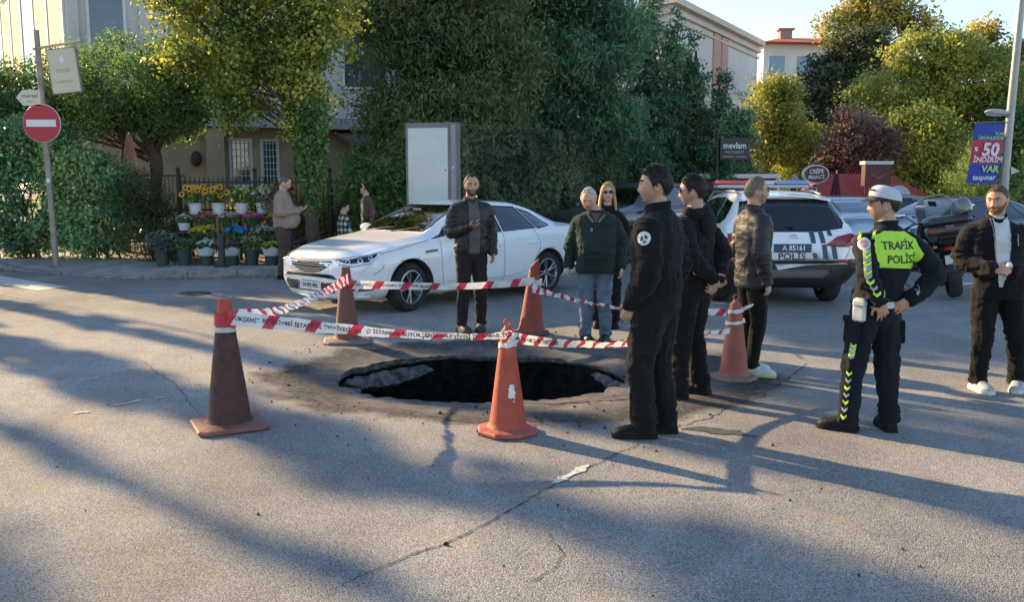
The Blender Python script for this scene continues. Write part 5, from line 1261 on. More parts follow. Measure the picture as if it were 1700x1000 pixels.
def make_car(name, label, rows, paint, wb, wr, tw, loc, head, wins, trims=True, cat='car', arch=.055, steer=0.0, screens=((), ()), seats=True, group=None, archtrim=None, glass=None):
    root = empty(name, loc, R(head), label, cat, group); W2 = max(q[3] for q in rows)
    mb = body_loft(rows); ob = mb.build('body', [paint, BLKP], root, smooth=True, angle=32)
    cb = MB()
    for sx in (-1, 1):
        for sy in (-1, 1): cb.cyl((sx * wb / 2, sy * (W2 - .30), wr + .005), (sx * wb / 2, sy * (W2 + .2), wr + .005), wr + arch, n=40)
    cu = cb.build('cut', [BLKP]); cu.data.materials.clear(); cu.data.materials.append(BLKP); cu.parent = root; dg = bpy.context.evaluated_depsgraph_get(); dg.update()
    boolean(ob, cu)
    me = ob.data
    for p_ in me.polygons: p_.use_smooth = True
    bm = bmesh.new(); bm.from_mesh(me); pieces = []
    full = bvh_of(me)
    def opening(poly, d, gname, gmat, grow, off=-.004):
        cx = sum((Vector(q) for q in poly), Vector()) / len(poly); big = [cx + (Vector(q) - cx) * (1 + grow / max((Vector(q) - cx).length, .01)) for q in poly]
        fs = cut_poly(bm, big, d, 3.0, nmin=.02); tr = extract(bm, fs, 'window_trim', BLKG, root, .0015, delete=True)
        b2 = bmesh.new(); b2.from_mesh(tr.data); fs = cut_poly(b2, [Vector(q) for q in poly], d, 3.0, nmin=.02)
        gl = extract(b2, fs, gname, gmat, root, off, delete=True); b2.to_mesh(tr.data); b2.free(); gl.data.polygons.foreach_set('use_smooth', np.ones(len(gl.data.polygons), bool)); return gl
    g1 = glass or GL_D
    for poly in wins:
        for sy in (1, -1): opening([(q[0], sy * 3.0 * .3, q[1]) for q in poly], (0, -sy, 0), 'side_window', g1, .022)
    if screens[0]: opening([(0, q[0], q[1]) for q in screens[0]], (-1, 0, 0), 'windscreen', GL_W, .03)
    if screens[1]: opening([(0, q[0], q[1]) for q in screens[1]], (1, 0, 0), 'rear_window', g1, .025)
    bm.to_mesh(me); bm.free(); me.update()
    md = ob.modifiers.new('shell', 'SOLIDIFY'); md.thickness = .008; md.offset = -1; md.material_offset = 1; md.material_offset_rim = 1
    for sx in (-1, 1):
        for sy in (-1, 1): make_wheel(root, (sx * wb / 2, sy * (W2 - tw / 2 - .02), wr), wr, tw, sy, steer=R(steer) if sx > 0 else 0)
    zt = max(q[9] for q in rows)
    if seats:
        mb = MB(); mb.box((-.1, 0, .38), (2.9, 1.5, .08)); mb.box((.82, 0, .78), (.35, 1.4, .3), None, .06); mb.build('cabin_floor', DARKIN, root)
        for (sx, sy) in ((.05, .37), (.05, -.37)):
            mb = MB(); mb.box((sx, sy, .55), (.5, .48, .16), None, .06); mb.box((sx - .27, sy, .86), (.14, .48, .60), (0, R(-12), 0), .06); mb.box((sx - .36, sy, 1.22), (.09, .26, .17), (0, R(-10), 0), .04); mb.build('seat', SEATM, root, smooth=True)
        mb = MB(); mb.box((-.95, 0, .82), (.16, 1.2, .58), (0, R(-14), 0), .06); mb.box((-.75, 0, .52), (.5, 1.2, .15), None, .05); mb.build('rear_bench', SEATM, root, smooth=True)
        mb = MB(); pth = [Vector((.52, .37 + .18 * math.cos(a), .93 + .17 * math.sin(a))) + Vector((-.06 * math.sin(a), 0, 0)) for a in np.linspace(0, 2 * math.pi, 21)[:-1]]; mb.tube(pth, .014, 8, closed=True); mb.tube([(.55, .22, .93), (.55, .52, .93)], .014, 6); mb.build('steering_wheel', DARKIN, root, smooth=True)
    return root, ob, full

def cseam(root, bv_, pts, d, wd=.006, m_=None, name='panel_gap', n=40, off=.002): return ribbon_on(name, bv_, [tuple(p) for p in pts], d, wd, m_ or M('panel gap', (.02, .02, .022), .9), root, off, n, 1.6)
def sidepts(pts, y): return [(a, y, b) for a, b in pts]

# ---------------------------------------------------------------- white saloon
SED = [(2.33, .36, .34, .50, .48, .50, .61, .32, .665, .68), (2.30, .25, .52, .66, .48, .65, .665, .43, .725, .74), (2.20, .20, .63, .77, .49, .745, .71, .51, .79, .805), (2.05, .19, .72, .845, .51, .80, .755, .57, .84, .86), (1.80, .18, .77, .885, .53, .84, .815, .62, .885, .90), (1.50, .18, .79, .90, .54, .855, .865, .65, .93, .945), (1.20, .18, .80, .903, .55, .86, .90, .67, .97, .985), (1.00, .18, .80, .903, .55, .86, .92, .69, 1.0, 1.015),
       (.72, .18, .80, .903, .55, .86, .935, .675, 1.135, 1.16), (.42, .18, .80, .903, .55, .86, .945, .64, 1.265, 1.30), (.14, .18, .80, .903, .55, .86, .95, .605, 1.355, 1.395), (-.3, .18, .80, .903, .55, .86, .96, .585, 1.39, 1.44), (-.8, .18, .80, .903, .56, .86, .975, .575, 1.37, 1.425), (-1.2, .18, .80, .903, .57, .86, .99, .57, 1.295, 1.35), (-1.55, .19, .80, .90, .58, .85, 1.0, .58, 1.175, 1.22), (-1.85, .20, .79, .89, .60, .83, 1.005, .62, 1.075, 1.10), (-2.12, .22, .76, .87, .62, .79, .99, .62, 1.045, 1.06), (-2.28, .26, .68, .81, .62, .71, .94, .55, 1.015, 1.02), (-2.34, .34, .55, .72, .62, .62, .86, .45, .90, .91)]
SEDW = [[(.58, .975), (.12, 1.30), (-.33, 1.352), (-.36, .995)], [(-.42, 1.0), (-.40, 1.352), (-.86, 1.325), (-1.10, 1.022)], [(-1.15, 1.025), (-.93, 1.312), (-1.18, 1.235), (-1.46, 1.06)]]
SEDS = ([(-.60, 1.035), (.60, 1.035), (.63, 1.10), (.535, 1.365), (-.535, 1.365), (-.63, 1.10)], [(-.54, 1.13), (.54, 1.13), (.49, 1.36), (-.49, 1.36)])
fwd = Vector((-.690, -.724, 0)); head_ = math.degrees(math.atan2(fwd.y, fwd.x))
car_c = Vector((-1.02, 13.13, 0))
CAR, CB, cbv = make_car('white_car', 'white four-door saloon standing behind the sinkhole, nose to the left', SED, WHITEP, 2.71, .325, .215, car_c, head_, SEDW, screens=SEDS, steer=8, arch=.05, glass=glass_mat('saloon side glass', (.22, .26, .30), 2.4))
LEFT, FRONT = (0, -1, 0), (-1, 0, 0)
for pts in ([(.80, .30), (.83, .60), (.84, .93)], [(-.375, .26), (-.385, .60), (-.385, .98)], [(-1.06, 1.0), (-1.16, .75), (-1.02, .52), (-.98, .30)], [(.80, .265), (0, .262), (-.98, .265)]): cseam(CAR, cbv, sidepts(pts, 0), LEFT)
cseam(CAR, cbv, sidepts([(1.02, .93), (1.35, .872), (1.75, .80), (1.98, .745)], 0), LEFT)
cseam(CAR, cbv, sidepts([(1.96, .53), (1.83, .60), (1.80, .66)], 0), LEFT)
bvd = cbv
for pts, m_ in (([(1.12, .775), (1.0, .785), (.90, .79)], BLKG),): cseam(CAR, cbv, sidepts(pts, 0), LEFT, .035, m_, 'fender_vent', off=.005)
for x0 in (-.27, -1.0):
    mb = MB(); mb.tube([(x0 + .11, .897, .80), (x0 + .08, .925, .805), (x0 - .08, .925, .81), (x0 - .11, .897, .815)], [.008, .012, .012, .008], 8); mb.build('door_handle', WHITEP, CAR, smooth=True)
cseam(CAR, cbv, sidepts([(.72, .36), (.2, .335), (-.5, .345), (-.95, .42)], 0), LEFT, .012, M('sill shade', (.5, .5, .5), .4), 'crease_shade')  # shade along the lower door crease drawn as a grey strip
# black mirror triangle and mirrors
for sy in (1, -1):
    decal('mirror_base', cbv, (.72, sy * 1.0, 1.0), (-sy, 0, 0), (0, 0, 1), [(-sy * .20 * 1, -.055), (sy * .10, -.04), (sy * .10, .075)] if sy < 0 else [(.10 * -1, -.045), (.10 * -1 - .16, -.06), (.0, -.03), (.06, .10)], BLKG, CAR, .004, 1.0)
    mb = MB(); mb.ball((.62, sy * 1.03, 1.02), (.085, .115, .075), 16, 10); mb.tube([(.62, sy * .86, .97), (.64, sy * .98, .99)], .022, 8); mb.build('mirror', WHITEP, CAR, smooth=True)
    mb = MB(); mb.box((.545, sy * 1.035, 1.02), (.02, .17, .11), None, .008); mb.build('mirror_back', BLKG, CAR)
# headlamps: dark bucket, bright C-shaped strip, two lenses
for sy in (1, -1):
    dd = Vector((-.72, -sy * .69, 0)).normalized(); ux = Vector((-.69 * 1, .72 * sy, 0)).normalized() * (1 if sy > 0 else -1)
    o_ = Vector((2.05, sy * .70, .70)); ux = Vector((0, 0, 1)).cross(-dd) ; ux.normalize()
    k = 1 if ux.dot(Vector((-1, 0, 0))) > 0 else -1   # +k runs rearwards along the wing
    hl = decal('headlamp', cbv, o_, ux, (0, 0, 1), [(k * x_, z_) for x_, z_ in ((-.30, .015), (-.20, .045), (.05, .075), (.27, .115), (.255, .06), (.14, -.03), (-.05, -.06), (-.22, -.045))][::(1 if k > 0 else -1)], BLKG, CAR, .006, 1.2, 5)
    for pl in ([(-.285, .0), (-.20, -.04), (-.05, -.052), (.13, -.025), (.12, -.008), (-.05, -.034), (-.19, -.024), (-.265, .008)], [(.13, -.028), (.255, .06), (.268, .112), (.235, .104), (.215, .058), (.12, -.010)], [(-.28, .012), (-.19, .038), (.05, .068), (.26, .108), (.255, .098), (.05, .058), (-.18, .026), (-.27, .006)]):
        decal('light_strip', cbv, o_, ux, (0, 0, 1), [(k * x_, z_) for x_, z_ in pl][::(1 if k > 0 else -1)], WHT_L, hl, .010, 1.2, 2)
    for lx, lz, lr in ((-.12, .0, .032), (.03, .012, .034), (.145, .045, .026)):
        decal('lamp_lens', cbv, o_, ux, (0, 0, 1), [(k * (lx + q[0]), lz + q[1]) for q in disc(lr, 16)][::(1 if k > 0 else -1)], CHR, hl, .011, 1.2, 2); decal('lamp_lens', cbv, o_, ux, (0, 0, 1), [(k * (lx + q[0]), lz + q[1]) for q in disc(lr * .6, 14)][::(1 if k > 0 else -1)], BLKG, hl, .013, 1.2, 2)
    # lower C shaped lamp and corner intake
    decal('lower_lamp', cbv, Vector((2.08, sy * .70, .53)), ux, (0, 0, 1), [(k * x_, z_) for x_, z_ in ((.02, .055), (.20, .15), (.215, .115), (.05, .015), (-.06, .02))][::(1 if k > 0 else -1)], WHT_L, CAR, .008, 1.2, 2)
    decal('corner_intake', cbv, Vector((2.08, sy * .70, .38)), ux, (0, 0, 1), [(k * x_, z_) for x_, z_ in ((-.16, -.02), (.0, .07), (.16, .035), (.20, -.05), (.0, -.055))][::(1 if k > 0 else -1)], BLKP, CAR, .005, 1.2, 3)
    decal('fog_lamp', cbv, Vector((2.08, sy * .70, .36)), ux, (0, 0, 1), [(k * x_, z_) for x_, z_ in ((-.03, -.02), (.03, .05), (.06, .03), (.01, -.03))][::(1 if k > 0 else -1)], WHITEP, CAR, .008, 1.2, 2)
gr = decal('grille', cbv, (3, 0, .62), (0, 1, 0), (0, 0, 1), [(-.48, .085), (-.3, .075), (0, .068), (.3, .075), (.48, .085), (.40, .0), (.22, -.07), (.10, -.085), (-.10, -.085), (-.22, -.07), (-.40, .0)], BLKP, CAR, .006, 1.8, 6)
for zz, hw in ((.055, .46), (.025, .42), (-.015, .33), (-.045, .25)): cseam(gr, cbv, [(3, -hw, .62 + zz), (3, -hw / 2, .62 + zz - .008), (3, 0, .62 + zz - .012), (3, hw / 2, .62 + zz - .008), (3, hw, .62 + zz)], FRONT, .014, CHR, 'grille_bar', off=.014)
mb = MB()
for (a, b, c_, d_) in (((0, .055), (.045, 0), (.030, 0), (0, .036)), ((.045, 0), (0, -.055), (0, -.036), (.030, 0)), ((0, -.055), (-.045, 0), (-.030, 0), (0, -.036)), ((-.045, 0), (0, .055), (0, .036), (-.030, 0))):
    mb.prism([(2.315, y_, .60 + z_ * 1.2) for y_, z_ in (a, b, c_, d_)], (.02, 0, 0))
mb.build('diamond_badge', CHR, gr)
li = decal('lower_intake', cbv, (3, 0, .375), (0, 1, 0), (0, 0, 1), [(-.55, .055), (.55, .055), (.58, .0), (.50, -.085), (-.50, -.085), (-.58, .0)], BLKP, CAR, .006, 1.8, 6)
for q in range(5): cseam(li, cbv, [(3, -.52, .415 - .028 * q), (3, 0, .415 - .028 * q), (3, .52, .415 - .028 * q)], FRONT, .006, M('intake mesh', (.06, .06, .062), .6), 'intake_bar', off=.012)
def plate(root, x, z, txt, fx, fg=(.02, .02, .025), bgc=(.72, .72, .72), wd=.52, ht=.112, blue=True, size=.085, y=0.0):
    """fx +1 faces forward"""
    mb = MB(); mb.box((x, y, z), (.012, wd, ht), None, .003); pl_ = mb.build('number_plate', M('plate' + str(bgc), bgc, .4, var=.04), root)
    ux = (0, 1, 0) if fx > 0 else (0, -1, 0); text_on_plane('plate_text', txt, size, (x + fx * .007, y + (.018 if fx > 0 else -.018), z), ux, (0, 0, 1), M('plate ink' + str(fg), fg, .5), pl_, .002, .0015, sx=.92)
    if blue: mb = MB(); mb.box((x + fx * .003, y - fx * (wd / 2 - .022), z), (.012, .04, ht - .008)); mb.build('plate_band', M('plate blue', (.02, .06, .30), .4), pl_)
plate(CAR, 2.335, .365, '34 FPJ 490', 1)
mb = MB(); rows = []
for t in np.linspace(-1, 1, 25): rows.append([(2.30 - .30 * abs(t) ** 2.2, .84 * t, .20 + .03 * abs(t)), (2.335 - .30 * abs(t) ** 2.2, .85 * t, .215 + .03 * abs(t)), (2.30 - .30 * abs(t) ** 2.2, .85 * t, .235 + .03 * abs(t))])
mb.grid(rows); mb.build('front_lip', WHITEP, CAR, smooth=True)
for sy in (1, -1): decal('tail_lamp', cbv, (-2.1, sy * 1.0, .90), (-sy, 0, 0), (0, 0, 1), [(-.20, -.05), (.20, -.05), (.20, .05), (-.20, .05)] if sy < 0 else [(.22, -.05), (.2, .04), (-.05, .055), (-.13, .03), (-.05, -.03)], RED_L, CAR, .006, 1.2, 4)
for sy in (1,):
    pass
mb = MB(); mb.tube([(1.0, .02, 1.02), (.94, .30, 1.055), (.90, .52, 1.085)], [.008, .007, .004], 6); mb.build('wiper', BLKP, CAR); mb = MB(); mb.tube([(1.0, -.55, 1.02), (.95, -.25, 1.055), (.915, .0, 1.075)], [.008, .007, .004], 6); mb.build('wiper', BLKP, CAR)
cseam(CAR, cbv, [(3, -.62, .735), (3, -.3, .715), (3, 0, .705), (3, .3, .715), (3, .62, .735)], FRONT, .006)
mb = MB(); mb.box((.48, 0, 1.30), (.03, .20, .06), (0, .3, 0), .012); mb.build('rear_view_mirror', BLKP, CAR)
# driver
dl = car_c + Matrix.Rotation(R(head_), 3, 'Z') @ Vector((-.08, .37, 0))
o12 = person('driver sitting at the wheel of the white saloon, grey top', (dl.x, dl.y, -.42), head_, 1.72, dict(elR=(.24, .05, 1.16), wrR=(.14, .34, 1.25), elL=(-.24, .05, 1.16), wrL=(-.14, .34, 1.25)), head=(R(10), 0, 0), hair='short', hair_c=(.05, .04, .03), top='grey_top', top_c=cloth('grey top', (.16, .17, .2)), legs=False, hem=.98, vox=.010, cvox=.016, seed=33, skin_c=(.56, .34, .25))

# ---------------------------------------------------------------- police SUV, seen from behind
SUV = [(2.20, .40, .36, .52, .56, .50, .72, .34, .77, .79), (2.12, .28, .62, .74, .57, .70, .80, .5, .87, .89), (1.85, .23, .76, .86, .58, .82, .89, .6, .98, 1.0), (1.35, .21, .80, .895, .60, .855, .97, .64, 1.06, 1.075), (.98, .21, .80, .905, .60, .86, 1.0, .68, 1.105, 1.12), (.35, .21, .80, .905, .60, .86, 1.02, .63, 1.41, 1.45), (-.1, .21, .80, .905, .60, .86, 1.035, .605, 1.50, 1.55), (-.7, .21, .80, .905, .61, .86, 1.05, .60, 1.525, 1.585), (-1.35, .22, .80, .905, .62, .86, 1.08, .59, 1.50, 1.562), (-1.72, .24, .80, .90, .63, .855, 1.095, .585, 1.455, 1.515), (-1.93, .27, .78, .895, .64, .84, 1.09, .61, 1.33, 1.37), (-2.07, .31, .74, .885, .64, .825, 1.05, .65, 1.13, 1.15), (-2.15, .35, .68, .86, .63, .80, .98, .62, 1.02, 1.03), (-2.20, .40, .58, .80, .62, .73, .88, .55, .93, .94), (-2.215, .44, .50, .74, .62, .68, .84, .5, .88, .89)]
SUVW = [[(.72, 1.08), (.28, 1.37), (-.25, 1.455), (-.28, 1.07)], [(-.34, 1.075), (-.32, 1.46), (-.98, 1.465), (-1.12, 1.11)], [(-1.18, 1.115), (-1.06, 1.455), (-1.50, 1.39), (-1.66, 1.20), (-1.60, 1.14)]]
SUVS = ([(-.62, 1.14), (.62, 1.14), (.56, 1.44), (-.56, 1.44)], [(-.66, 1.085), (-.30, 1.045), (.30, 1.045), (.66, 1.085), (.70, 1.16), (.585, 1.42), (.40, 1.455), (-.40, 1.455), (-.585, 1.42), (-.70, 1.16)])
pol_c = Vector((3.78, 14.02, 0)); POL, PB, pbv = make_car('police_car', 'white police SUV with navy stripes and light bar, seen from behind', SUV, WHITEP, 2.65, .34, .225, pol_c, 89, SUVW, screens=SUVS, arch=.05)
REAR = (1, 0, 0); U_, V_ = (0, -1, 0), (0, 0, 1)
def rd(name, pts, m_, off=.006, root=POL, o=(-3, 0, 0), sub=4, bv_=None): return decal(name, bv_ or pbv, o, U_, V_, pts, m_, root, off, 2.0, sub)
def mirr(pts): return [(-a, b) for a, b in pts[::-1]]
NAVS = M('navy stripe', (.035, .075, .14), .4, var=.08)
bump = [(-.86, .40), (.86, .40), (.87, .63), (.80, .675), (.55, .655), (-.55, .655), (-.80, .675), (-.87, .63)]
bm = bmesh.new(); bm.from_mesh(PB.data); fs = cut_poly(bm, [Vector((-3, -a, b)) for a, b in [(-.97, .2), (.97, .2), (.97, .64), (.80, .675), (.55, .655), (-.55, .655), (-.80, .675), (-.97, .64)]], REAR, 3.0, nmin=-.3); fs = [f for f in fs if f.calc_center_median().x < -1.72]; extract(bm, fs, 'rear_bumper', BLKP, POL, .008, True)
for sy in (1, -1):
    bm = bmesh.new(); bm.from_mesh(PB.data); fs = cut_poly(bm, [Vector((a, sy * 1.2, b)) for a, b in ((-1.76, .2), (1.8, .2), (1.8, .60), (1.70, .66), (.95, .36), (-.95, .36), (-1.7, .66), (-1.76, .66))], (0, -sy, 0), 3.0); fs = [f for f in fs if abs(f.calc_center_median().y) > .78]; extract(bm, fs, 'side_cladding', BLKP, POL, .006, True)
rd('bumper_insert', [(-.42, .42), (.42, .42), (.50, .50), (.46, .53), (-.46, .53), (-.50, .50)], M('grey insert', (.09, .09, .09), .5), .014)
tl = [(.42, .86), (.60, .975), (.80, 1.02), (.885, 1.01), (.88, .90), (.86, .84), (.62, .835)]
for k, pts in enumerate((tl, mirr(tl))):
    t_ = rd('tail_lamp', pts, RED_L, .010); sg = 1 if k == 0 else -1
    q = [(.56, .885), (.70, .93), (.86, .94), (.86, .90), (.72, .885), (.6, .865)]; rd('lamp_strip', q if sg > 0 else mirr(q), CLR_L, .014, t_, sub=2); q = [(.5, .86), (.86, .865), (.86, .85), (.5, .845)]; rd('lamp_strip', q if sg > 0 else mirr(q), M('dark red lens', (.12, .005, .006), .2), .014, t_, sub=2)
    q = [(.58, .632), (.86, .628), (.84, .662), (.66, .665)]; rd('reflector', q if sg > 0 else mirr(q), RED_L, .014)
def stripe(x0, x1, z0, z1, skew, wd): rd('stripe', [(x0, z0), (x0 + wd, z0), (x1 + wd, z1), (x1, z1)], NAVS, .007, sub=3)
stripe(.245, .225, .885, 1.045, 0, .065); stripe(.375, .345, .885, 1.05, 0, .065); stripe(.48, .46, .985, 1.06, 0, .055); stripe(.285, .262, .675, .755, 0, .06); stripe(.415, .385, .675, .87, 0, .065); stripe(.545, .505, .675, .865, 0, .065)
plate(POL, -2.228, .82, 'A 85161', -1, (.8, .8, .82), (.025, .045, .14), .50, .115, False, .098)
text_on_mesh('lettering', 'POLİS', .125, pbv, (-3.0, 0.005, .705), U_, V_, M('dark lettering', (.03, .03, .035), .5), POL, .010, .002, 1.1, 2.0)
mb = MB(); pth = [Vector((-2.196, -.02 + .05 * math.cos(a), .955 + .042 * math.sin(a))) for a in np.linspace(0, 2 * math.pi, 25)[:-1]]; mb.tube(pth, .007, 8, closed=True); mb.box((-2.20, -.02, .955), (.015, .13, .018), None, .004); mb.build('round_badge', CHR, POL, smooth=True)
cseam(POL, pbv, [(-3, -.70, .67), (-3, -.76, .80), (-3, -.73, .93)], REAR); cseam(POL, pbv, [(-3, .70, .67), (-3, .76, .80), (-3, .73, .93)], REAR); cseam(POL, pbv, [(-3, -.70, .668), (-3, 0, .662), (-3, .70, .668)], REAR)
mb = MB(); mb.tube([(-2.13, -.02, 1.085), (-2.06, .2, 1.10), (-2.09, -.30, 1.10), (-2.10, -.42, 1.105)], [.018, .012, .012, .006], 6); mb.build('rear_wiper', BLKP, POL, smooth=True)
mb = MB(); rows = []
for t in np.linspace(-1, 1, 21): rows.append([(-1.60, .60 * t, 1.545 - .05 * t ** 2), (-1.86, .60 * t, 1.520 - .06 * t ** 2), (-1.87, .60 * t, 1.495 - .06 * t ** 2), (-1.70, .60 * t, 1.490 - .05 * t ** 2)])
mb.grid(rows); mb.build('roof_spoiler', WHITEP, POL, smooth=True)
for sy in (1, -1): mb = MB(); mb.tube([(.35, sy * .60, 1.45), (.1, sy * .58, 1.555), (-1.2, sy * .565, 1.57), (-1.55, sy * .555, 1.525)], .018, 8); mb.build('roof_rail', M('grey rail', (.4, .4, .41), .35, metal=.6), POL, smooth=True)
lb = MB(); lb.box((-.45, 0, 1.635), (.34, 1.36, .05), None, .015); LB = lb.build('light_bar', M('bar grey', (.45, .47, .5), .3), POL)
mb = MB(); mb.box((-.45, .45, 1.69), (.32, .52, .075), None, .03); mb.build('bar_lens', M('red bar lens', (.55, .06, .05), .2, coat=.4), LB, smooth=True); mb = MB(); mb.box((-.45, -.45, 1.69), (.32, .52, .075), None, .03); mb.build('bar_lens', M('blue bar lens', (.22, .33, .55), .2, coat=.4), LB, smooth=True); mb = MB(); mb.box((-.45, 0, 1.69), (.30, .37, .07), None, .02); mb.build('bar_lens', M('bar middle', (.5, .52, .55), .3), LB, smooth=True)
for sy in (.5, -.5): mb = MB(); mb.box((-.45, sy, 1.59), (.1, .06, .06)); mb.build('bar_foot', BLKP, LB)
for sy in (1, -1): mb = MB(); mb.ball((.62, sy * 1.03, 1.12), (.085, .115, .085), 16, 10); mb.tube([(.62, sy * .86, 1.06), (.64, sy * .98, 1.09)], .022, 8); mb.build('mirror', WHITEP, POL, smooth=True)

# ---------------------------------------------------------------- other vehicles in the background
def zscale(rows, k, kx=1.0): return [(r[0] * kx,) + tuple(v * (k if i in (0, 3, 5, 7, 8) else 1.0) for i, v in enumerate(r[1:])) for r in rows]
BIG = zscale(SUV, 1.10, 1.05); BW = [[(a * 1.05, b * 1.10) for a, b in p_] for p_ in SUVW]; BS = tuple([(a, b * 1.10) for a, b in p_] for p_ in SUVS)
GS, GB, gbv = make_car('grey_suv', 'dark grey SUV parked by the ivy wall, front wheel turned', BIG, GREYP, 2.78, .375, .24, (2.72, 20.44, 0), -130, BW, screens=BS, arch=.05, steer=-25, glass=glass_mat('suv side glass', (.3, .32, .33), 1.8))
for sy in (1, -1):
    bm = bmesh.new(); bm.from_mesh(GB.data); fs = cut_poly(bm, [Vector((a, sy * 1.2, b)) for a, b in ((-2.2, .2), (2.2, .2), (2.2, .62), (1.8, .76), (1.0, .42), (-1.0, .42), (-1.8, .76), (-2.2, .62))], (0, -sy, 0), 3.0); extract(bm, fs, 'side_cladding', BLKP, GS, .006, True)
    decal('headlamp', gbv, (2.2, sy * .62, .95), Vector((0, 0, 1)).cross(Vector((.8, sy * .6, 0))), (0, 0, 1), [(-.16, -.05), (.16, -.05), (.18, .06), (-.14, .05)], CLR_L, GS, .008, 1.2, 3)
    mb = MB(); mb.ball((.70, sy * 1.03, 1.20), (.085, .125, .10), 16, 10); mb.tube([(.66, sy * .86, 1.15), (.68, sy * .98, 1.17)], .022, 8); mb.build('mirror', GREYP, GS, smooth=True)
for y0 in (.1, -.5): mb = MB(); mb.tube([(1.06, y0, 1.25), (.98, y0 + .22, 1.29), (.93, y0 + .48, 1.33)], [.012, .010, .006], 6); mb.build('wiper', BLKP, GS)
decal('grille', gbv, (3, 0, .92), (0, 1, 0), (0, 0, 1), [(-.42, -.10), (.42, -.10), (.45, .05), (-.45, .05)], BLKP, GS, .008, 2.0, 4)
for pts in ([(.80, .45), (.86, .8), (.86, 1.12)], [(-.34, .42), (-.36, .8), (-.36, 1.15)], [(-1.2, 1.2), (-1.28, .9), (-1.1, .6)]): cseam(GS, gbv, sidepts(pts, 0), LEFT)

def bgcar(src, name, label, paint, loc, head, src_paint):
    def cp(o, par):
        c = o.copy(); COL.objects.link(c); c.parent = par
        if c.type == 'MESH':
            for i, s_ in enumerate(c.material_slots):
                if s_.material == src_paint: c.material_slots[i].link = 'OBJECT'; c.material_slots[i].material = paint
        return c
    r = cp(src, None); r.name = name; r.location = loc; r.rotation_euler = (0, 0, R(head)); tag(r, label, 'car', 'cars in the background')
    for ch in list(src.children):
        if ch.name.split('.')[0] in ('plate_text', 'number_plate', 'lettering', 'stripe', 'light_bar', 'round_badge', 'panel_gap', 'diamond_badge'): continue
        c = cp(ch, r)
        for g in list(ch.children):
            if g.name.split('.')[0] not in ('plate_text', 'plate_band', 'diamond_badge'): cp(g, c)
    return r
bgcar(CAR, 'parked_car', 'silver-blue car beyond the police SUV, partly hidden by it', SILV, (6.85, 19.2, 0), 95, WHITEP)
bgcar(CAR, 'parked_car', "champagne car behind the traffic policeman's shoulder", TANP, (9.2, 22.5, 0), 150, WHITEP)
bgcar(CAR, 'parked_car', 'navy blue car standing beyond the motorcycle', NAVYP, (9.0, 18.3, 0), 200, WHITEP)
bgcar(CAR, 'parked_car', 'pale silver car beyond the bearded man at right edge', SILV, (14.3, 23.0, 0), 185, WHITEP)

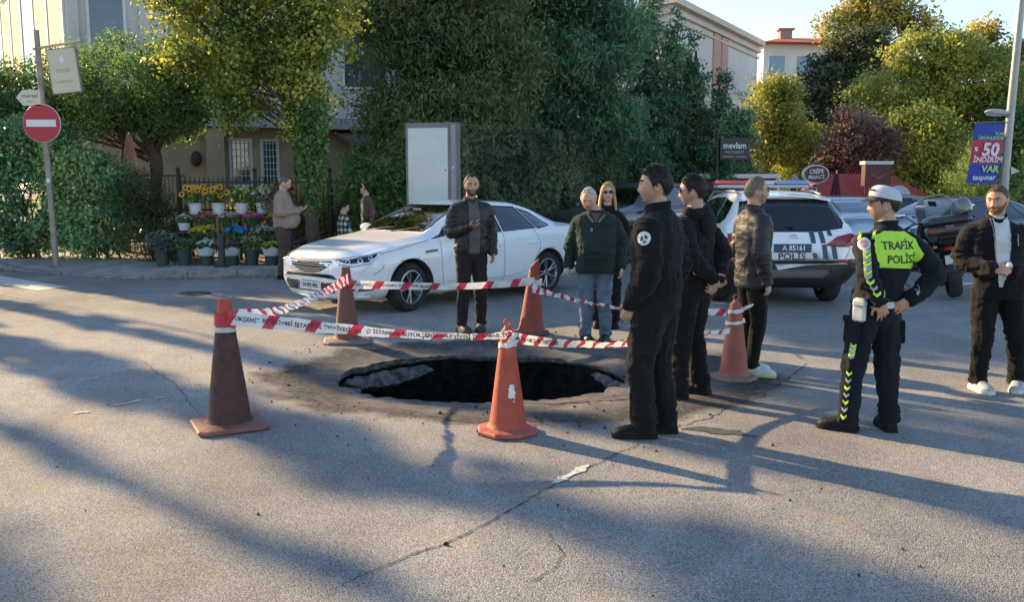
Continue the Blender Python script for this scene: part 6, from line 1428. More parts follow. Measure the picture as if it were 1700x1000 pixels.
# ---------------------------------------------------------------- touring motorcycle, from behind
def motorcycle(loc, head, lean):
    root = empty('motorcycle', loc, R(head), 'black touring motorcycle with luggage cases on its side stand', 'motorcycle'); root.rotation_euler = Euler((R(-lean), 0, R(head)), 'XYZ')
    K = M('bike black', (.012, .012, .013), .35, var=.2, scale=12); KM = M('bike metal', (.12, .12, .125), .4, metal=.8, var=.2); BOX = M('luggage grey', (.085, .078, .068), .35, var=.12, scale=8, coat=.2); LID = M('luggage dark', (.03, .03, .031), .4, var=.1)
    def wheel(x, r, wd):
        mb = MB(); mb.lathe([(r * .72, -wd * .4), (r - .03, -wd / 2), (r - .005, -wd * .3), (r, 0), (r - .005, wd * .3), (r - .03, wd / 2), (r * .72, wd * .4)], 36, axis='y'); t = mb.build('wheel', TYRE, root, smooth=True); t.location = (x, 0, r)
        mb = MB(); mb.lathe([(r * .73, -.05), (r * .66, -.04), (r * .66, .04), (r * .73, .05)], 36, axis='y'); mb.lathe([(0, -.05), (.05, -.05), (.05, .05), (0, .05)], 16, axis='y')
        for k in range(10): a = 2 * math.pi * k / 10; mb.tube([(.04 * math.cos(a), .02 * (-1) ** k, .04 * math.sin(a)), (r * .67 * math.cos(a), 0, r * .67 * math.sin(a))], .011, 6)
        mb.build('rim', KM, t, smooth=True); return t
    wheel(-.75, .32, .18); wheel(.78, .32, .12)
    mb = MB(); mb.box((.02, 0, .45), (.5, .36, .34), None, .06); mb.cyl((.05, -.30, .46), (.05, .30, .46), .11, n=16); mb.box((.3, 0, .55), (.12, .34, .34), (0, -.2, 0), .03); mb.build('engine', KM, root, smooth=True)
    mb = MB()
    for sy in (1, -1): mb.tube([(.38, sy * .22, .78), (.42, sy * .33, .60), (.34, sy * .36, .42), (.12, sy * .34, .34)], .016, 8); mb.tube([(-.35, sy * .12, .75), (-.1, sy * .16, .55), (.35, sy * .12, .85)], .025, 8)
    mb.build('frame', K, root, smooth=True)
    mb = MB(); S = spline([(-.12, .10, .10, .80), (.05, .17, .13, .86), (.28, .19, .15, .90), (.45, .15, .12, .90), (.55, .06, .07, .88)], 16); mb.tube([(s_[0], 0, s_[3]) for s_ in S], [(s_[1], s_[2]) for s_ in S], 18, True, (0, 1, 0)); mb.build('fuel_tank', M('bike paint', (.03, .032, .036), .25, var=.1, coat=.8), root, smooth=True)
    mb = MB(); S = spline([(-.82, .13, .05, .84), (-.6, .17, .06, .83), (-.35, .17, .06, .80), (-.15, .13, .06, .82)], 14); mb.tube([(s_[0], 0, s_[3]) for s_ in S], [(s_[1], s_[2]) for s_ in S], 16, True, (0, 1, 0)); mb.build('seat', M('bike seat', (.013, .013, .013), .7, bump=.2, bscale=150), root, smooth=True)
    mb = MB(); S = spline([(.50, .24, .22, .88), (.62, .28, .24, .92), (.76, .24, .22, .90), (.90, .12, .12, .84)], 14); mb.tube([(s_[0], 0, s_[3]) for s_ in S], [(s_[1], s_[2]) for s_ in S], 20, True, (0, 1, 0)); mb.build('fairing', M('bike paint', (.03, .032, .036), .25, coat=.8), root, smooth=True)
    mb = MB(); mb.ball((.90, 0, .86), (.06, .11, .09), 14, 10); mb.build('headlight', CLR_L, root, smooth=True)
    rows = []
    for v in np.linspace(0, 1, 9):
        wv = .20 + .07 * math.sin(v * 2.6) - .09 * smst(.75, 1, v); rows.append([(.74 - .28 * v - .9 * (wv * t) ** 2 * 1.6, wv * t, 1.02 + .46 * v) for t in np.linspace(-1, 1, 13)])
    mb = MB(); mb.grid(rows); ws = mb.build('windscreen', glass_mat('bike screen', (.80, .78, .72), .9), root, smooth=True)
    mb = MB(); edge = [r[0] for r in rows] + rows[-1][1:-1] + [r[-1] for r in rows[::-1]]; mb.tube(edge, .008, 6); mb.build('screen_edge', M('screen edge', (.42, .38, .28), .4), ws)
    mb = MB(); mb.tube([(.36, .46, 1.02), (.46, .30, 1.08), (.54, .12, 1.05), (.54, -.12, 1.05), (.46, -.30, 1.08), (.36, -.46, 1.02)], .014, 8); hb_ = mb.build('handlebar', K, root, smooth=True)
    for sy in (1, -1):
        mb = MB(); mb.tube([(.41, sy * .38, 1.045), (.34, sy * .50, 1.01)], .020, 8); mb.build('grip', K, hb_, smooth=True); mb = MB(); mb.tube([(.50, sy * .34, 1.05), (.47, sy * .50, 1.02)], .007, 6); mb.build('lever', KM, hb_)
        mb = MB(); mb.tube([(.46, sy * .30, 1.08), (.50, sy * .38, 1.18), (.48, sy * .46, 1.22)], .008, 6); mb.ball((.47, sy * .50, 1.24), (.03, .085, .05), 14, 8); mi = mb.build('mirror', K, root, smooth=True); mb = MB(); mb.ball((.452, sy * .50, 1.24), (.02, .078, .044), 14, 8); mb.build('mirror_glass', M('mirror glass', (.6, .62, .62), .08, metal=.9), mi, smooth=True)
        mb = MB(); mb.tube([(.55, sy * .10, 1.0), (.66, sy * .10, .70), (.78, sy * .10, .32)], [.03, .028, .026], 10); mb.build('fork', KM, root, smooth=True)
        mb = MB(); mb.box((-.66, sy * .39, .70), (.52, .24, .40), (0, .06, 0), .05); pn = mb.build('pannier', BOX, root, smooth=True); mb = MB(); mb.box((-.66, sy * .40, .79), (.53, .235, .05), (0, .06, 0), .02); mb.build('pannier_lid_band', LID, pn, smooth=True); mb = MB(); mb.box((-.92, sy * .39, .70), (.02, .05, .26), (0, .06, 0), .01); mb.build('pannier_rib', LID, pn)
        mb = MB(); mb.box((-.95, sy * .20, .78), (.05, .06, .05), None, .015); mb.build('indicator', M('amber', (.5, .2, .03), .3), root, smooth=True)
    mb = MB(); mb.box((-.92, 0, 1.02), (.42, .58, .15), None, .05); tc_ = mb.build('top_case', BOX, root, smooth=True); mb = MB(); mb.box((-.92, 0, 1.14), (.43, .60, .13), None, .05); mb.build('top_case_lid', LID, tc_, smooth=True); mb = MB(); mb.box((-1.135, 0, 1.05), (.02, .12, .08), None, .008); mb.build('case_lock', KM, tc_); mb = MB(); mb.box((-1.13, .22, 1.03), (.012, .10, .04)); mb.build('case_reflector', RED_L, tc_); mb = MB(); mb.box((-1.13, -.22, 1.03), (.012, .10, .04)); mb.build('case_reflector', RED_L, tc_)
    mb = MB(); mb.box((-.80, 0, .92), (.5, .3, .04), None, .01); mb.build('rack', K, root)
    mb = MB(); mb.box((-.98, 0, .74), (.06, .18, .07), None, .02); mb.build('tail_lamp', RED_L, root, smooth=True); mb = MB(); mb.box((-1.06, 0, .58), (.012, .20, .15), (0, -.3, 0)); mb.build('number_plate', M('plate(0.72, 0.72, 0.72)', (.72, .72, .72), .4), root)
    rows = [[(-.75 + .36 * math.cos(a), y_, .32 + .36 * math.sin(a)) for y_ in (-.10, -.06, .06, .10)] for a in np.linspace(.5, 2.9, 16)]; mb = MB(); mb.grid(rows); mb.build('mudguard', K, root, smooth=True)
    rows = [[(.78 + .36 * math.cos(a), y_, .32 + .36 * math.sin(a)) for y_ in (-.08, -.04, .04, .08)] for a in np.linspace(.4, 2.6, 16)]; mb = MB(); mb.grid(rows); mb.build('mudguard', K, root, smooth=True)
    mb = MB(); mb.tube([(.2, -.16, .34), (-.1, -.22, .30), (-.5, -.25, .36), (-.95, -.26, .42)], [.03, .035, .05, .05], 12); mb.build('exhaust', KM, root, smooth=True)
    mb = MB(); mb.tube([(-.75, -.12, .32), (-.2, -.14, .38)], .035, 8); mb.tube([(-.75, .12, .32), (-.2, .14, .38)], .035, 8); mb.build('swing_arm', KM, root, smooth=True)
    mb = MB(); s_, c_ = math.sin(R(lean)), math.cos(R(lean)); mb.tube([(-.05, .14, .32), (-.12, .30, .16), (-.18, .40, -.055)], .013, 8); mb.tube([(-.18, .37, -.05), (-.18, .46, -.06)], .016, 8); mb.build('side_stand', K, root, smooth=True)
    return root
MOTO = motorcycle((6.72, 13.55, .03), 71, 10)
mb = MB(); hv_ = spline([(0, 0, .13), (.06, .02, .12), (.105, .0, .09), (.125, 0, .0), (.12, 0, -.07), (.10, 0, -.10)], 12); mb.lathe([(max(q[0], 0), q[2]) for q in hv_], 28); HEL = mb.build('helmet', M('helmet silver', (.16, .155, .145), .22, var=.2, scale=10, coat=.7), None, smooth=True)
mw = Matrix.Translation(MOTO.location) @ MOTO.rotation_euler.to_matrix().to_4x4() @ Matrix.Translation((-.92, -.22, 1.30)) @ Euler((0, .25, .6)).to_matrix().to_4x4(); HEL.matrix_world = mw; tag(HEL, "silver helmet resting on the motorcycle's top case", 'helmet')
mb = MB(); mb.grid([[(.127 * math.cos(a) * k_, .127 * math.sin(a) * k_, z_) for a in np.linspace(-1.1, 1.1, 13)] for z_, k_ in ((-.05, .985), (0, 1.01), (.05, .93), (.075, .83))]); mb.build('visor', BLKG, HEL, smooth=True)
# ================================================================== foliage tools
LEAF = M('leaf', (.1, .15, .04), .55, attr='col', var=.05, trans=.48, spec=.3)
LEAFS = M('leaf glossy', (.1, .15, .04), .38, attr='col', var=.05, trans=.30, spec=.5)
BARK = M('bark', (.085, .062, .045), .95, var=.3, scale=6, bump=.9, bscale=25, bdist=.03); BARKD = M('bark dark', (.045, .036, .030), .95, var=.3, scale=6, bump=.9, bscale=25, bdist=.03)
def palette(pal, n, rnd, field=None):
    w_ = np.array([p_[1] for p_ in pal], float); w_ /= w_.sum(); cs = np.cumsum(w_)
    u = rnd.rand(n) if field is None else np.clip(.72 * field + .28 * rnd.rand(n), 0, .9999)
    C = np.array([p_[0] for p_ in pal])[np.searchsorted(cs, u).clip(0, len(pal) - 1)]
    return C * (1 + rnd.normal(0, .16, (n, 1))).clip(.5, 1.6)
def leaf_mesh(name, Pc, size, C, rnd, aspect=.55, up=.25, droop=0.0, outward=None, mat=None):
    n = len(Pc); D = rnd.normal(0, 1, (n, 3)); D[:, 2] -= droop * 2.2; D /= np.linalg.norm(D, axis=1)[:, None]
    N_ = rnd.normal(0, 1, (n, 3)); N_[:, 2] += up * 4
    if outward is not None: N_ += outward * 1.3
    W_ = np.cross(D, N_); W_ /= np.linalg.norm(W_, axis=1)[:, None] + 1e-9; s = (size * rnd.uniform(.45, 1.45, n))[:, None]; N2 = np.cross(W_, D)
    a = Pc - D * s * .5; b = Pc + W_ * s * aspect * .5 + N2 * s * .08; c = Pc + D * s * .5 - N2 * s * .05; d = Pc - W_ * s * aspect * .5 + N2 * s * .08
    V = np.stack([a, b, c, d], 1).reshape(-1, 3); F = np.arange(4 * n).reshape(-1, 4); me = np_mesh(name, V, F, mat or LEAF); set_col(me, np.repeat(C, 4, axis=0)); return me
def cloud(blobs, n, rnd, clump=.28, shell=.55, twigs=None, spread=.16):
    """points gathered in twig clusters through ellipsoids; returns points and outward vectors"""
    B = np.array([tuple(b[0]) + tuple(b[1]) for b in blobs], float); vol = (B[:, 3] * B[:, 4] + B[:, 4] * B[:, 5] + B[:, 3] * B[:, 5]); vol /= vol.sum()
    m = max(int(n / 48), 8); k = rnd.choice(len(B), m, p=vol); d = rnd.normal(0, 1, (m, 3)); d /= np.linalg.norm(d, axis=1)[:, None]
    r = 1 - (1 - shell) * rnd.rand(m) ** 1.2; r *= 1 + .34 * (fbm(d * 2.1 + k[:, None] * 5, 3, 3) - .5) * 2
    T = B[k, :3] + d * r[:, None] * B[k, 3:]
    j = rnd.randint(0, m, n); Pc = T[j] + rnd.normal(0, spread, (n, 3)) * np.array([1, 1, .75]); return Pc, d[j], T
def crown(name, parent, blobs, n, size, pal, seed, shell=.55, spread=.16, aspect=.55, up=.25, droop=0.0, mat=None, nfreq=.9, sunbias=0.0):
    rnd = np.random.RandomState(seed); Pc, out, T = cloud(blobs, n, rnd, shell=shell, spread=spread)
    f = fbm(Pc * nfreq, seed, 3); f = np.clip((f - .28) / .44, 0, 1)
    C = palette(pal, n, rnd, f); me = leaf_mesh(name, Pc, size, C, rnd, aspect, up, droop, out, mat); o = link_mesh(name, me, parent); return o, T
def branches(name, parent, base, T, rnd, k=26, r0=.03, mat=None, sag=.1):
    mb = MB(); idx = rnd.choice(len(T), min(k, len(T)), replace=False)
    for i in idx:
        e = Vector(T[i]); b = Vector(base[rnd.randint(0, len(base))]); mid = b.lerp(e, .5) + Vector((rnd.normal(0, .15), rnd.normal(0, .15), rnd.normal(.12, .12))); mb.tube([tuple(q) for q in spline([tuple(b), tuple(mid), tuple(e)], 7)], list(np.linspace(r0, .006, 7)), 5)
    return mb.build(name, mat or BARK, parent, smooth=True)
def tree(label, base, trunk_pts, trunk_r, blobs, n, size, pal, seed, name='tree', group='trees along the street', nb=30, br=.035, **kw):
    root = empty(name, base, 0, label, 'tree', group); b = Vector(base); rnd = np.random.RandomState(seed + 100)
    S = spline([tuple(p_) + (r_,) for p_, r_ in zip(trunk_pts, trunk_r)], 16); mb = MB(); mb.tube([Vector(s_[:3]) - b for s_ in S], [s_[3] * (1 + .06 * math.sin(7 * i)) for i, s_ in enumerate(S)], 12); mb.build('trunk', kw.pop('bark', BARK), root, smooth=True)
    bl = [((Vector(c_) - b), r_) for c_, r_ in blobs]; cr, T = crown('crown', root, bl, n, size, pal, seed, **kw); branches('limb', root, [Vector(s_[:3]) - b for s_ in S[9:]], T, rnd, nb, br); return root
def shrub(label, base, blobs, n, size, pal, seed, name='shrub', group='shrubs behind the pavement', **kw):
    root = empty(name, base, 0, label, 'shrub', group); b = Vector(base); rnd = np.random.RandomState(seed + 50); cr, T = crown('foliage', root, [((Vector(c_) - b), r_) for c_, r_ in blobs], n, size, pal, seed, **kw); branches('stem', root, [Vector((rnd.normal(0, .2), rnd.normal(0, .15), 0)) for _ in range(6)], T, rnd, 18, .022); return root

DKG = [((0.079, 0.162, 0.067), 3), ((0.139, 0.253, 0.082), 4), ((0.216, 0.343, 0.103), 3), ((0.336, 0.435, 0.131), 1.5)]
HEDGE = [((0.082, 0.170, 0.085), 3), ((0.131, 0.272, 0.123), 4), ((0.222, 0.391, 0.156), 3), ((0.445, 0.550, 0.209), 1)]
YEL = [((0.121, 0.173, 0.044), 3.2), ((0.27, 0.321, 0.064), 3.4), ((0.538, 0.505, 0.09), 2.4), ((0.55, 0.54, 0.114), 1.3), ((0.55, 0.459, 0.102), 0.3)]
CON = [((0.084, 0.176, 0.112), 3), ((0.132, 0.262, 0.144), 4), ((0.209, 0.354, 0.18), 3), ((0.358, 0.437, 0.197), 1)]
MIXG = [((0.134, 0.186, 0.051), 3.2), ((0.242, 0.296, 0.078), 3.4), ((0.422, 0.445, 0.091), 2.6), ((0.55, 0.5, 0.129), 1.3), ((0.55, 0.494, 0.129), 0.5)]
PLUM = [((0.109, 0.069, 0.064), 2), ((0.217, 0.135, 0.114), 3), ((0.362, 0.25, 0.195), 3), ((0.483, 0.421, 0.3), 1)]
AUT = [((0.120, 0.152, 0.061), 2), ((0.238, 0.245, 0.072), 3), ((0.550, 0.418, 0.103), 3), ((0.550, 0.494, 0.125), 2)]
PINE = [((0.127, 0.211, 0.074), 2), ((0.253, 0.359, 0.106), 3), ((0.422, 0.528, 0.147), 2)]

# ================================================================== house at the left
WALL_B = M('beige render', (.40, .32, .22), .9, var=.1, scale=1.2, bump=.2, bscale=40, dirt=(.27, .21, .14), dscale=1.5, damt=.4); WALL_W = M('pale grey render', (.58, .56, .53), .9, var=.07, scale=1.5, bump=.2, bscale=40, dirt=(.36, .36, .35), dscale=1.5, damt=.5); CREAM = M('sunlit cream panel', (.74, .58, .32), .8, var=.12, scale=2); PALEF = M('pale frame', (.60, .60, .58), .5, var=.06); SLABM = M('grey slab', (.34, .35, .36), .85, var=.1, scale=2, dirt=(.2, .2, .2), dscale=2, damt=.5)  # cream panel colour yellowed to stand in for sun on the facade
GL_B = M('house glass', (.05, .07, .09), .06, var=.25, scale=1.2, spec=.8); DKV = M('dark void', (.02, .02, .02), .9)
def house():
    C0 = Vector((-12.4, 25.5, .1)); fd = Vector((.92, .39, 0)).normalized(); ld = Vector((-.60, .80, 0)).normalized(); fn = Vector((fd.y, -fd.x, 0)); ln = Vector((-ld.y, ld.x, 0)); ln = ln if ln.dot(Vector((-1, -.5, 0))) > 0 else -ln
    root = empty('house', C0, 0, 'two-storey beige and pale grey house behind the left trees', 'building'); Lf, Ll = 15.0, 12.0
    def q(a, b, z): v = fd * a + ld * b; return Vector((v.x, v.y, z))
    def wall(name, pts, m_, thick, n): mb = MB(); mb.prism(pts, n * -thick); return mb.build(name, m_, root)
    mb = MB(); mb.prism([q(.5, .5, 0), q(Lf, .5, 0), q(Lf, Ll, 0), q(.5, Ll, 0)], (0, 0, 3.3)); mb.build('ground_floor_wall', WALL_B, root)
    mb = MB(); mb.prism([q(-.1, -.25, 3.3), q(Lf + .4, -.25, 3.3), q(Lf + .4, Ll, 3.3), q(-.1, Ll, 3.3)], (0, 0, .34)); mb.build('floor_slab', SLABM, root)
    mb = MB(); mb.prism([q(0, 0, 3.64), q(Lf, 0, 3.64), q(Lf, Ll, 3.64), q(0, Ll, 3.64)], (0, 0, 5.2)); mb.build('upper_wall', WALL_W, root)
    mb = MB(); mb.prism([q(-.4, -.5, 8.84), q(Lf + .4, -.5, 8.84), q(Lf + .4, Ll + .4, 8.84), q(-.4, Ll + .4, 8.84)], (0, 0, .35)); mb.build('roof_slab', SLABM, root)
    # left facade: pale mullions with cream blinds and glass between
    for k in range(6):
        b0 = .35 + 2.3 * k; mb = MB(); c_ = q(0, b0, 6.4) + ln * .06; mb.box(c_ - ln * .035, (.10, .24, 4.2), Matrix.Rotation(math.atan2(ln.y, ln.x), 3, 'Z')); mb.build('mullion', PALEF, root)
        if k < 5:
            c_ = q(0, b0 + 1.15, 6.4) + ln * .02; m_ = GL_B if k == 2 else CREAM; mb = MB(); mb.box(c_, (.06, 1.9, 4.0), Matrix.Rotation(math.atan2(ln.y, ln.x), 3, 'Z')); mb.build('pane' if m_ is GL_B else 'blind', m_, root)
    mb = MB(); c_ = q(0, 5.8, 4.25) + ln * .2; mb.box(c_, (.5, 11.6, .16), Matrix.Rotation(math.atan2(ln.y, ln.x), 3, 'Z')); mb.build('sill', PALEF, root)
    ra = Matrix.Rotation(math.atan2(fd.y, fd.x), 3, 'Z')
    def win(a, z0, z1, wd, bars=False, n=3, name='window', fm=PALEF, inset=.5):
        c_ = q(a, 0, (z0 + z1) / 2) + fn * (.02 - (inset if z1 < 3.3 else 0) * 0); yo = .5 if z1 < 3.3 else 0.0; base = q(a, yo, 0); ht = z1 - z0
        mb = MB()
        for sx in (-1, 1): mb.box(base + fd * (sx * wd / 2) + fn * .03 + Vector((0, 0, (z0 + z1) / 2)), (.08, .10, ht + .08), ra)
        for zz in (z0, z1): mb.box(base + fn * .03 + Vector((0, 0, zz)), (wd + .08, .104, .08), ra)
        f_ = mb.build(name, fm, root); mb = MB(); mb.box(base + fn * .012 + Vector((0, 0, (z0 + z1) / 2)), (wd - .06, .03, ht - .06), ra); mb.build('pane', GL_B, f_)
        if bars:
            for k in range(5): mb = MB(); mb.cyl(base + fd * (-wd / 2 + wd * (k + .5) / 5) + fn * .10 + Vector((0, 0, z0)), base + fd * (-wd / 2 + wd * (k + .5) / 5) + fn * .10 + Vector((0, 0, z1)), .012, n=6); mb.build('grille_bar', PALEF, f_)
            for k in range(7): mb = MB(); zz = z0 + ht * (k + .5) / 7; mb.cyl(base + fd * (-wd / 2) + fn * .10 + Vector((0, 0, zz)), base + fd * (wd / 2) + fn * .10 + Vector((0, 0, zz)), .012, n=6); mb.build('grille_bar', PALEF, f_)
        return f_
    win(1.0, 4.3, 7.6, .95); win(2.9, 4.4, 7.4, .7); win(4.68, 1.55, 2.95, .62, True); win(5.55, 1.55, 2.95, .5, True); win(8.6, 1.4, 2.9, .9); win(8.4, 4.6, 6.6, 1.4)
    for a in (.15, 2.0, 3.75): mb = MB(); mb.box(q(a, 0, 6.2) + fn * .08, (.28, .20, 5.0), ra); mb.build('pilaster', WALL_W, root)
    mb = MB(); mb.box(q(3.9, .5, 1.65) + fn * .3, (.5, .6, 3.2), ra); mb.build('buttress', WALL_B, root)
    # little porch roof at the right
    mb = MB(); mb.prism([q(7.4, -1.4, 2.85), q(10.5, -1.4, 3.0), q(10.5, .3, 3.42), q(7.4, .3, 3.28)], (0, 0, -.10)); mb.build('porch_roof', M('dark roof', (.10, .08, .07), .8, var=.2), root)
    mb = MB(); mb.box(q(9.6, -.02, 3.9) + fn * .03, (1.2, .06, .10), ra); mb.build('dark_bracket', M('dark bracket', (.12, .07, .06), .7), root)
    # hose coil hanging on the wall
    hc = q(6.55, .5, 2.1) + fn * .10; mb = MB()
    for k in range(3):
        mb.tube([hc + fd * ((.22 + .02 * k) * math.cos(a)) + Vector((0, 0, (.34 + .02 * k) * math.sin(a))) + fn * (.02 * k) for a in np.linspace(0, 2 * math.pi, 25)[:-1]], .022, 6, closed=True)
    mb.tube([hc + Vector((0, 0, .3)), hc + fd * .25 + Vector((0, 0, .75)), hc + fd * .1 + Vector((0, 0, 1.05))], .022, 6); ho = mb.build('garden_hose', M('hose', (.02, .02, .02), .5), None, smooth=True); ho.location = C0; tag(ho, 'coiled dark hose hanging on the house wall beside barred window', 'hose')
    mb = MB(); mb.ball(q(3.35, .42, 2.35) + fn * .08, (.16, .06, .24), 12, 8, ra); wl = mb.build('wall_lantern', M('lantern', (.03, .03, .03), .5), root, smooth=True)
house()
# low wall of the garden and fence with bars
FEN = M('fence iron', (.035, .036, .036), .6, metal=.3, var=.2)
fr = empty('iron_fence', (-7.0, 18.75, .14), 0, 'dark iron bar fence behind the flower stall', 'fence')
f0, f1 = Vector((0, 0, 0)), Vector((6.2, .75, 0)); fdir = (f1 - f0).normalized(); nbar = 66
mb0 = MB(); mb0.cyl((0, 0, 0), (0, 0, 1.62), .011, n=5); bar0 = mb0.build('bar', FEN, fr)
for k in range(nbar):
    b_ = bar0 if k == 0 else bar0.copy()
    if k: COL.objects.link(b_); b_.parent = fr
    p_ = f0.lerp(f1, (k + .5) / nbar); b_.location = p_ + Vector((0, 0, .06))
for zz in (.22, 1.0, 1.58): mb = MB(); mb.box(f0.lerp(f1, .5) + Vector((0, 0, zz)), ((f1 - f0).length, .03, .04), (0, 0, math.atan2(fdir.y, fdir.x))); mb.build('rail', FEN, fr)
for k in range(5): mb = MB(); p_ = f0.lerp(f1, k / 4); mb.box(p_ + Vector((0, 0, .9)), (.07, .07, 1.8), None, .01); mb.ball(p_ + Vector((0, 0, 1.84)), .05, 10, 6); mb.build('post', FEN, fr)
fr2 = empty('mesh_fence', (-9.2, 19.3, .14), 0, 'thin wire fence panel between hedge and tree trunk', 'fence')
for k in range(26): mb = MB(); mb.cyl((k * .085, 0, 0), (k * .085, 0, 1.75), .007, n=4); mb.build('bar', FEN, fr2)
for zz in (.3, 1.0, 1.72): mb = MB(); mb.box((1.06, 0, zz), (2.15, .02, .03)); mb.build('rail', FEN, fr2)
# low wall behind the fence, sunlight put into its yellow colour
mb = MB(); mb.box((-4.4, 21.4, .75), (6.6, .25, 1.25)); tag(mb.build('garden_wall', M('yellow wall', (.52, .42, .24), .9, var=.15, scale=2, dirt=(.3, .24, .14), dscale=2)), 'low wall behind the iron fence, coloured yellow as if sunlit', 'wall')

# ================================================================== middle and far buildings
def block(name, label, corner, da, La, db, Lb, z0, z1, m_, cornice=None):
    root = empty(name, corner, 0, label, 'building'); da = Vector(da).normalized(); db = Vector(db).normalized()
    def q(a, b, z): v = da * a + db * b; return Vector((v.x, v.y, z))
    mb = MB(); mb.prism([q(0, 0, z0), q(La, 0, z0), q(La, Lb, z0), q(0, Lb, z0)], (0, 0, z1 - z0)); mb.build('wall', m_, root)
    if cornice:
        for i, (dz, g, h) in enumerate(((0, .35, .28), (-.38, .18, .14), (-.7, .10, .10))): mb = MB(); mb.prism([q(-g, -g, z1 + dz), q(La + g, -g, z1 + dz), q(La + g, Lb + g, z1 + dz), q(-g, Lb + g, z1 + dz)], (0, 0, h)); mb.build('cornice', cornice, root)
    return root, q, da, db
CRM = M('cream facade', (.62, .53, .44), .9, var=.06, scale=1, dirt=(.5, .43, .36), dscale=.8, damt=.4); WFC = M('white facade', (.62, .61, .60), .9, var=.05, scale=1, dirt=(.5, .5, .5), dscale=.8, damt=.4); PEACH = M('peach panel', (.55, .33, .27), .9, var=.06)
B2, q2, a2, b2 = block('apartment_block', 'pale cream block with cornice behind the dark conifers', (7.0, 40, -.8), (6.9, 11.6, 0), 13.6, (-.72, .69, 0), 13, 0, 10.3, WFC, CRM)
ra2 = Matrix.Rotation(math.atan2(a2.y, a2.x), 3, 'Z'); n2 = Vector((a2.y, -a2.x, 0)); rb2 = Matrix.Rotation(math.atan2(b2.y, b2.x), 3, 'Z'); nb2 = Vector((-b2.y, b2.x, 0)); nb2 = nb2 if nb2.x < 0 else -nb2
for (a, wd) in ((6.15, .75), (7.45, .75)):
    mb = MB(); mb.box(q2(a, 0, 6.4) + n2 * .03, (wd + .25, .08, 7.0), ra2); mb.build('peach_strip', PEACH, B2)
    for zz in (6.0, 2.9):
        mb = MB(); mb.box(q2(a, 0, zz) + n2 * .06, (wd + .06, .08, 2.0), ra2); f_ = mb.build('window', PALEF, B2); mb = MB(); mb.box(q2(a, 0, zz) + n2 * .10, (wd - .14, .03, 1.8), ra2); mb.build('pane', GL_B, f_); mb = MB(); mb.box(q2(a, 0, zz + 1.1) + n2 * .12, (wd + .35, .2, .12), ra2); mb.build('lintel', PEACH, f_)
for zz in (6.3, 3.0): mb = MB(); mb.box(q2(12.6, 0, zz) + n2 * .05, (.5, .08, 2.4), ra2); f_ = mb.build('window', GL_B, B2)
mb = MB(); mb.prism([q2(0, 0, .0) - nb2 * .0 + nb2 * .01, q2(0, 13, 0) + nb2 * .01, q2(0, 13, 9.5) + nb2 * .01, q2(0, 0, 9.5) + nb2 * .01], nb2 * .02); mb.build('sunlit_cream_side', CRM, B2)  # sunlight on this face put in as a cream sheet, shaded faces stay white
for b_ in (2.5, 5.5, 8.5):
    for zz in (6.0, 2.9): mb = MB(); mb.box(q2(0, b_, zz) + nb2 * .05, (1.1, .08, 1.7), rb2); f_ = mb.build('window', PALEF, B2); mb = MB(); mb.box(q2(0, b_, zz) + nb2 * .09, (.95, .03, 1.55), rb2); mb.build('pane', GL_B, f_)
ROOFT = M('red roof tiles', (.42, .11, .05), .85, var=.2, scale=6, bump=.6, bscale=14, bdist=.05)
B3, q3, a3, b3 = block('white_house', 'far white house with red tiled roof and balconies', (16.6, 60, -1.5), (1, .1, 0), 9, (-.15, 1, 0), 8, 0, 12.4, WFC)
for zz, m_ in ((9.15, M('tan balcony', (.45, .36, .25), .9, var=.08)), (5.6, M('tan balcony', (.45, .36, .25), .9))):
    mb = MB(); mb.box(q3(4.5, -.6, zz), (9.4, 1.3, 1.5)); mb.build('balcony', m_, B3)
    for k in range(5): mb = MB(); mb.box(q3(.9 + 1.9 * k, -.03, zz + 1.75), (1.2, .08, 1.7)); f_ = mb.build('window', PALEF, B3); mb = MB(); mb.box(q3(.9 + 1.9 * k, -.08, zz + 1.75), (1.0, .04, 1.5)); mb.build('pane', M('blue glass', (.08, .16, .26), .1, spec=.8), f_)
mb = MB(); e_ = .5
rp = [q3(-e_, -e_ - .6, 12.4), q3(9 + e_, -e_ - .6, 12.4), q3(9 + e_, 8 + e_, 12.4), q3(-e_, 8 + e_, 12.4)]; rt_ = [q3(3, 4, 13.5), q3(6, 4, 13.5)]
mb.add(rp + rt_, [(0, 1, 5, 4), (1, 2, 5), (2, 3, 4, 5), (3, 0, 4), (3, 2, 1, 0)]); rf = mb.build('roof', ROOFT, B3)
mb = MB(); mb.box(q3(2.6, 2.6, 13.3), (.8, .6, .9)); mb.box(q3(2.6, 2.6, 13.8), (1.1, .8, .12)); mb.build('chimney', M('chimney brick', (.3, .2, .15), .9), rf)
B5, q5, a5, b5 = block('tan_house', 'tan house with overhanging roof beyond the lamp post', (27.2, 48, -1.5), (1, .05, 0), 6, (0, 1, 0), 6, 0, 8.6, CRM)
mb = MB(); mb.prism([q5(-1.2, -1.5, 8.6), q5(7, -1.5, 9.6), q5(7, 7, 9.6), q5(-1.2, 7, 8.6)], (0, 0, .3)); mb.build('roof', M('tan roof', (.35, .25, .17), .9), B5)
for zz in (6.4, 3.2): mb = MB(); mb.box(q5(.9, -.04, zz), (1.0, .1, 1.6)); f_ = mb.build('window', PALEF, B5); mb = MB(); mb.box(q5(.9, -.09, zz), (.8, .04, 1.4)); mb.build('pane', GL_B, f_)
bb = empty('brown_billboard', (15.1, 26, 0), 0, 'tall brown board with flaking pale patches at the right edge', 'board'); mb = MB(); mb.box((.9, 0, 5.6), (1.9, .25, 4.0)); mb.build('panel', M('brown board', (.22, .14, .09), .8, var=.15, scale=1.5, dirt=(.30, .20, .13), dscale=1.2), bb)
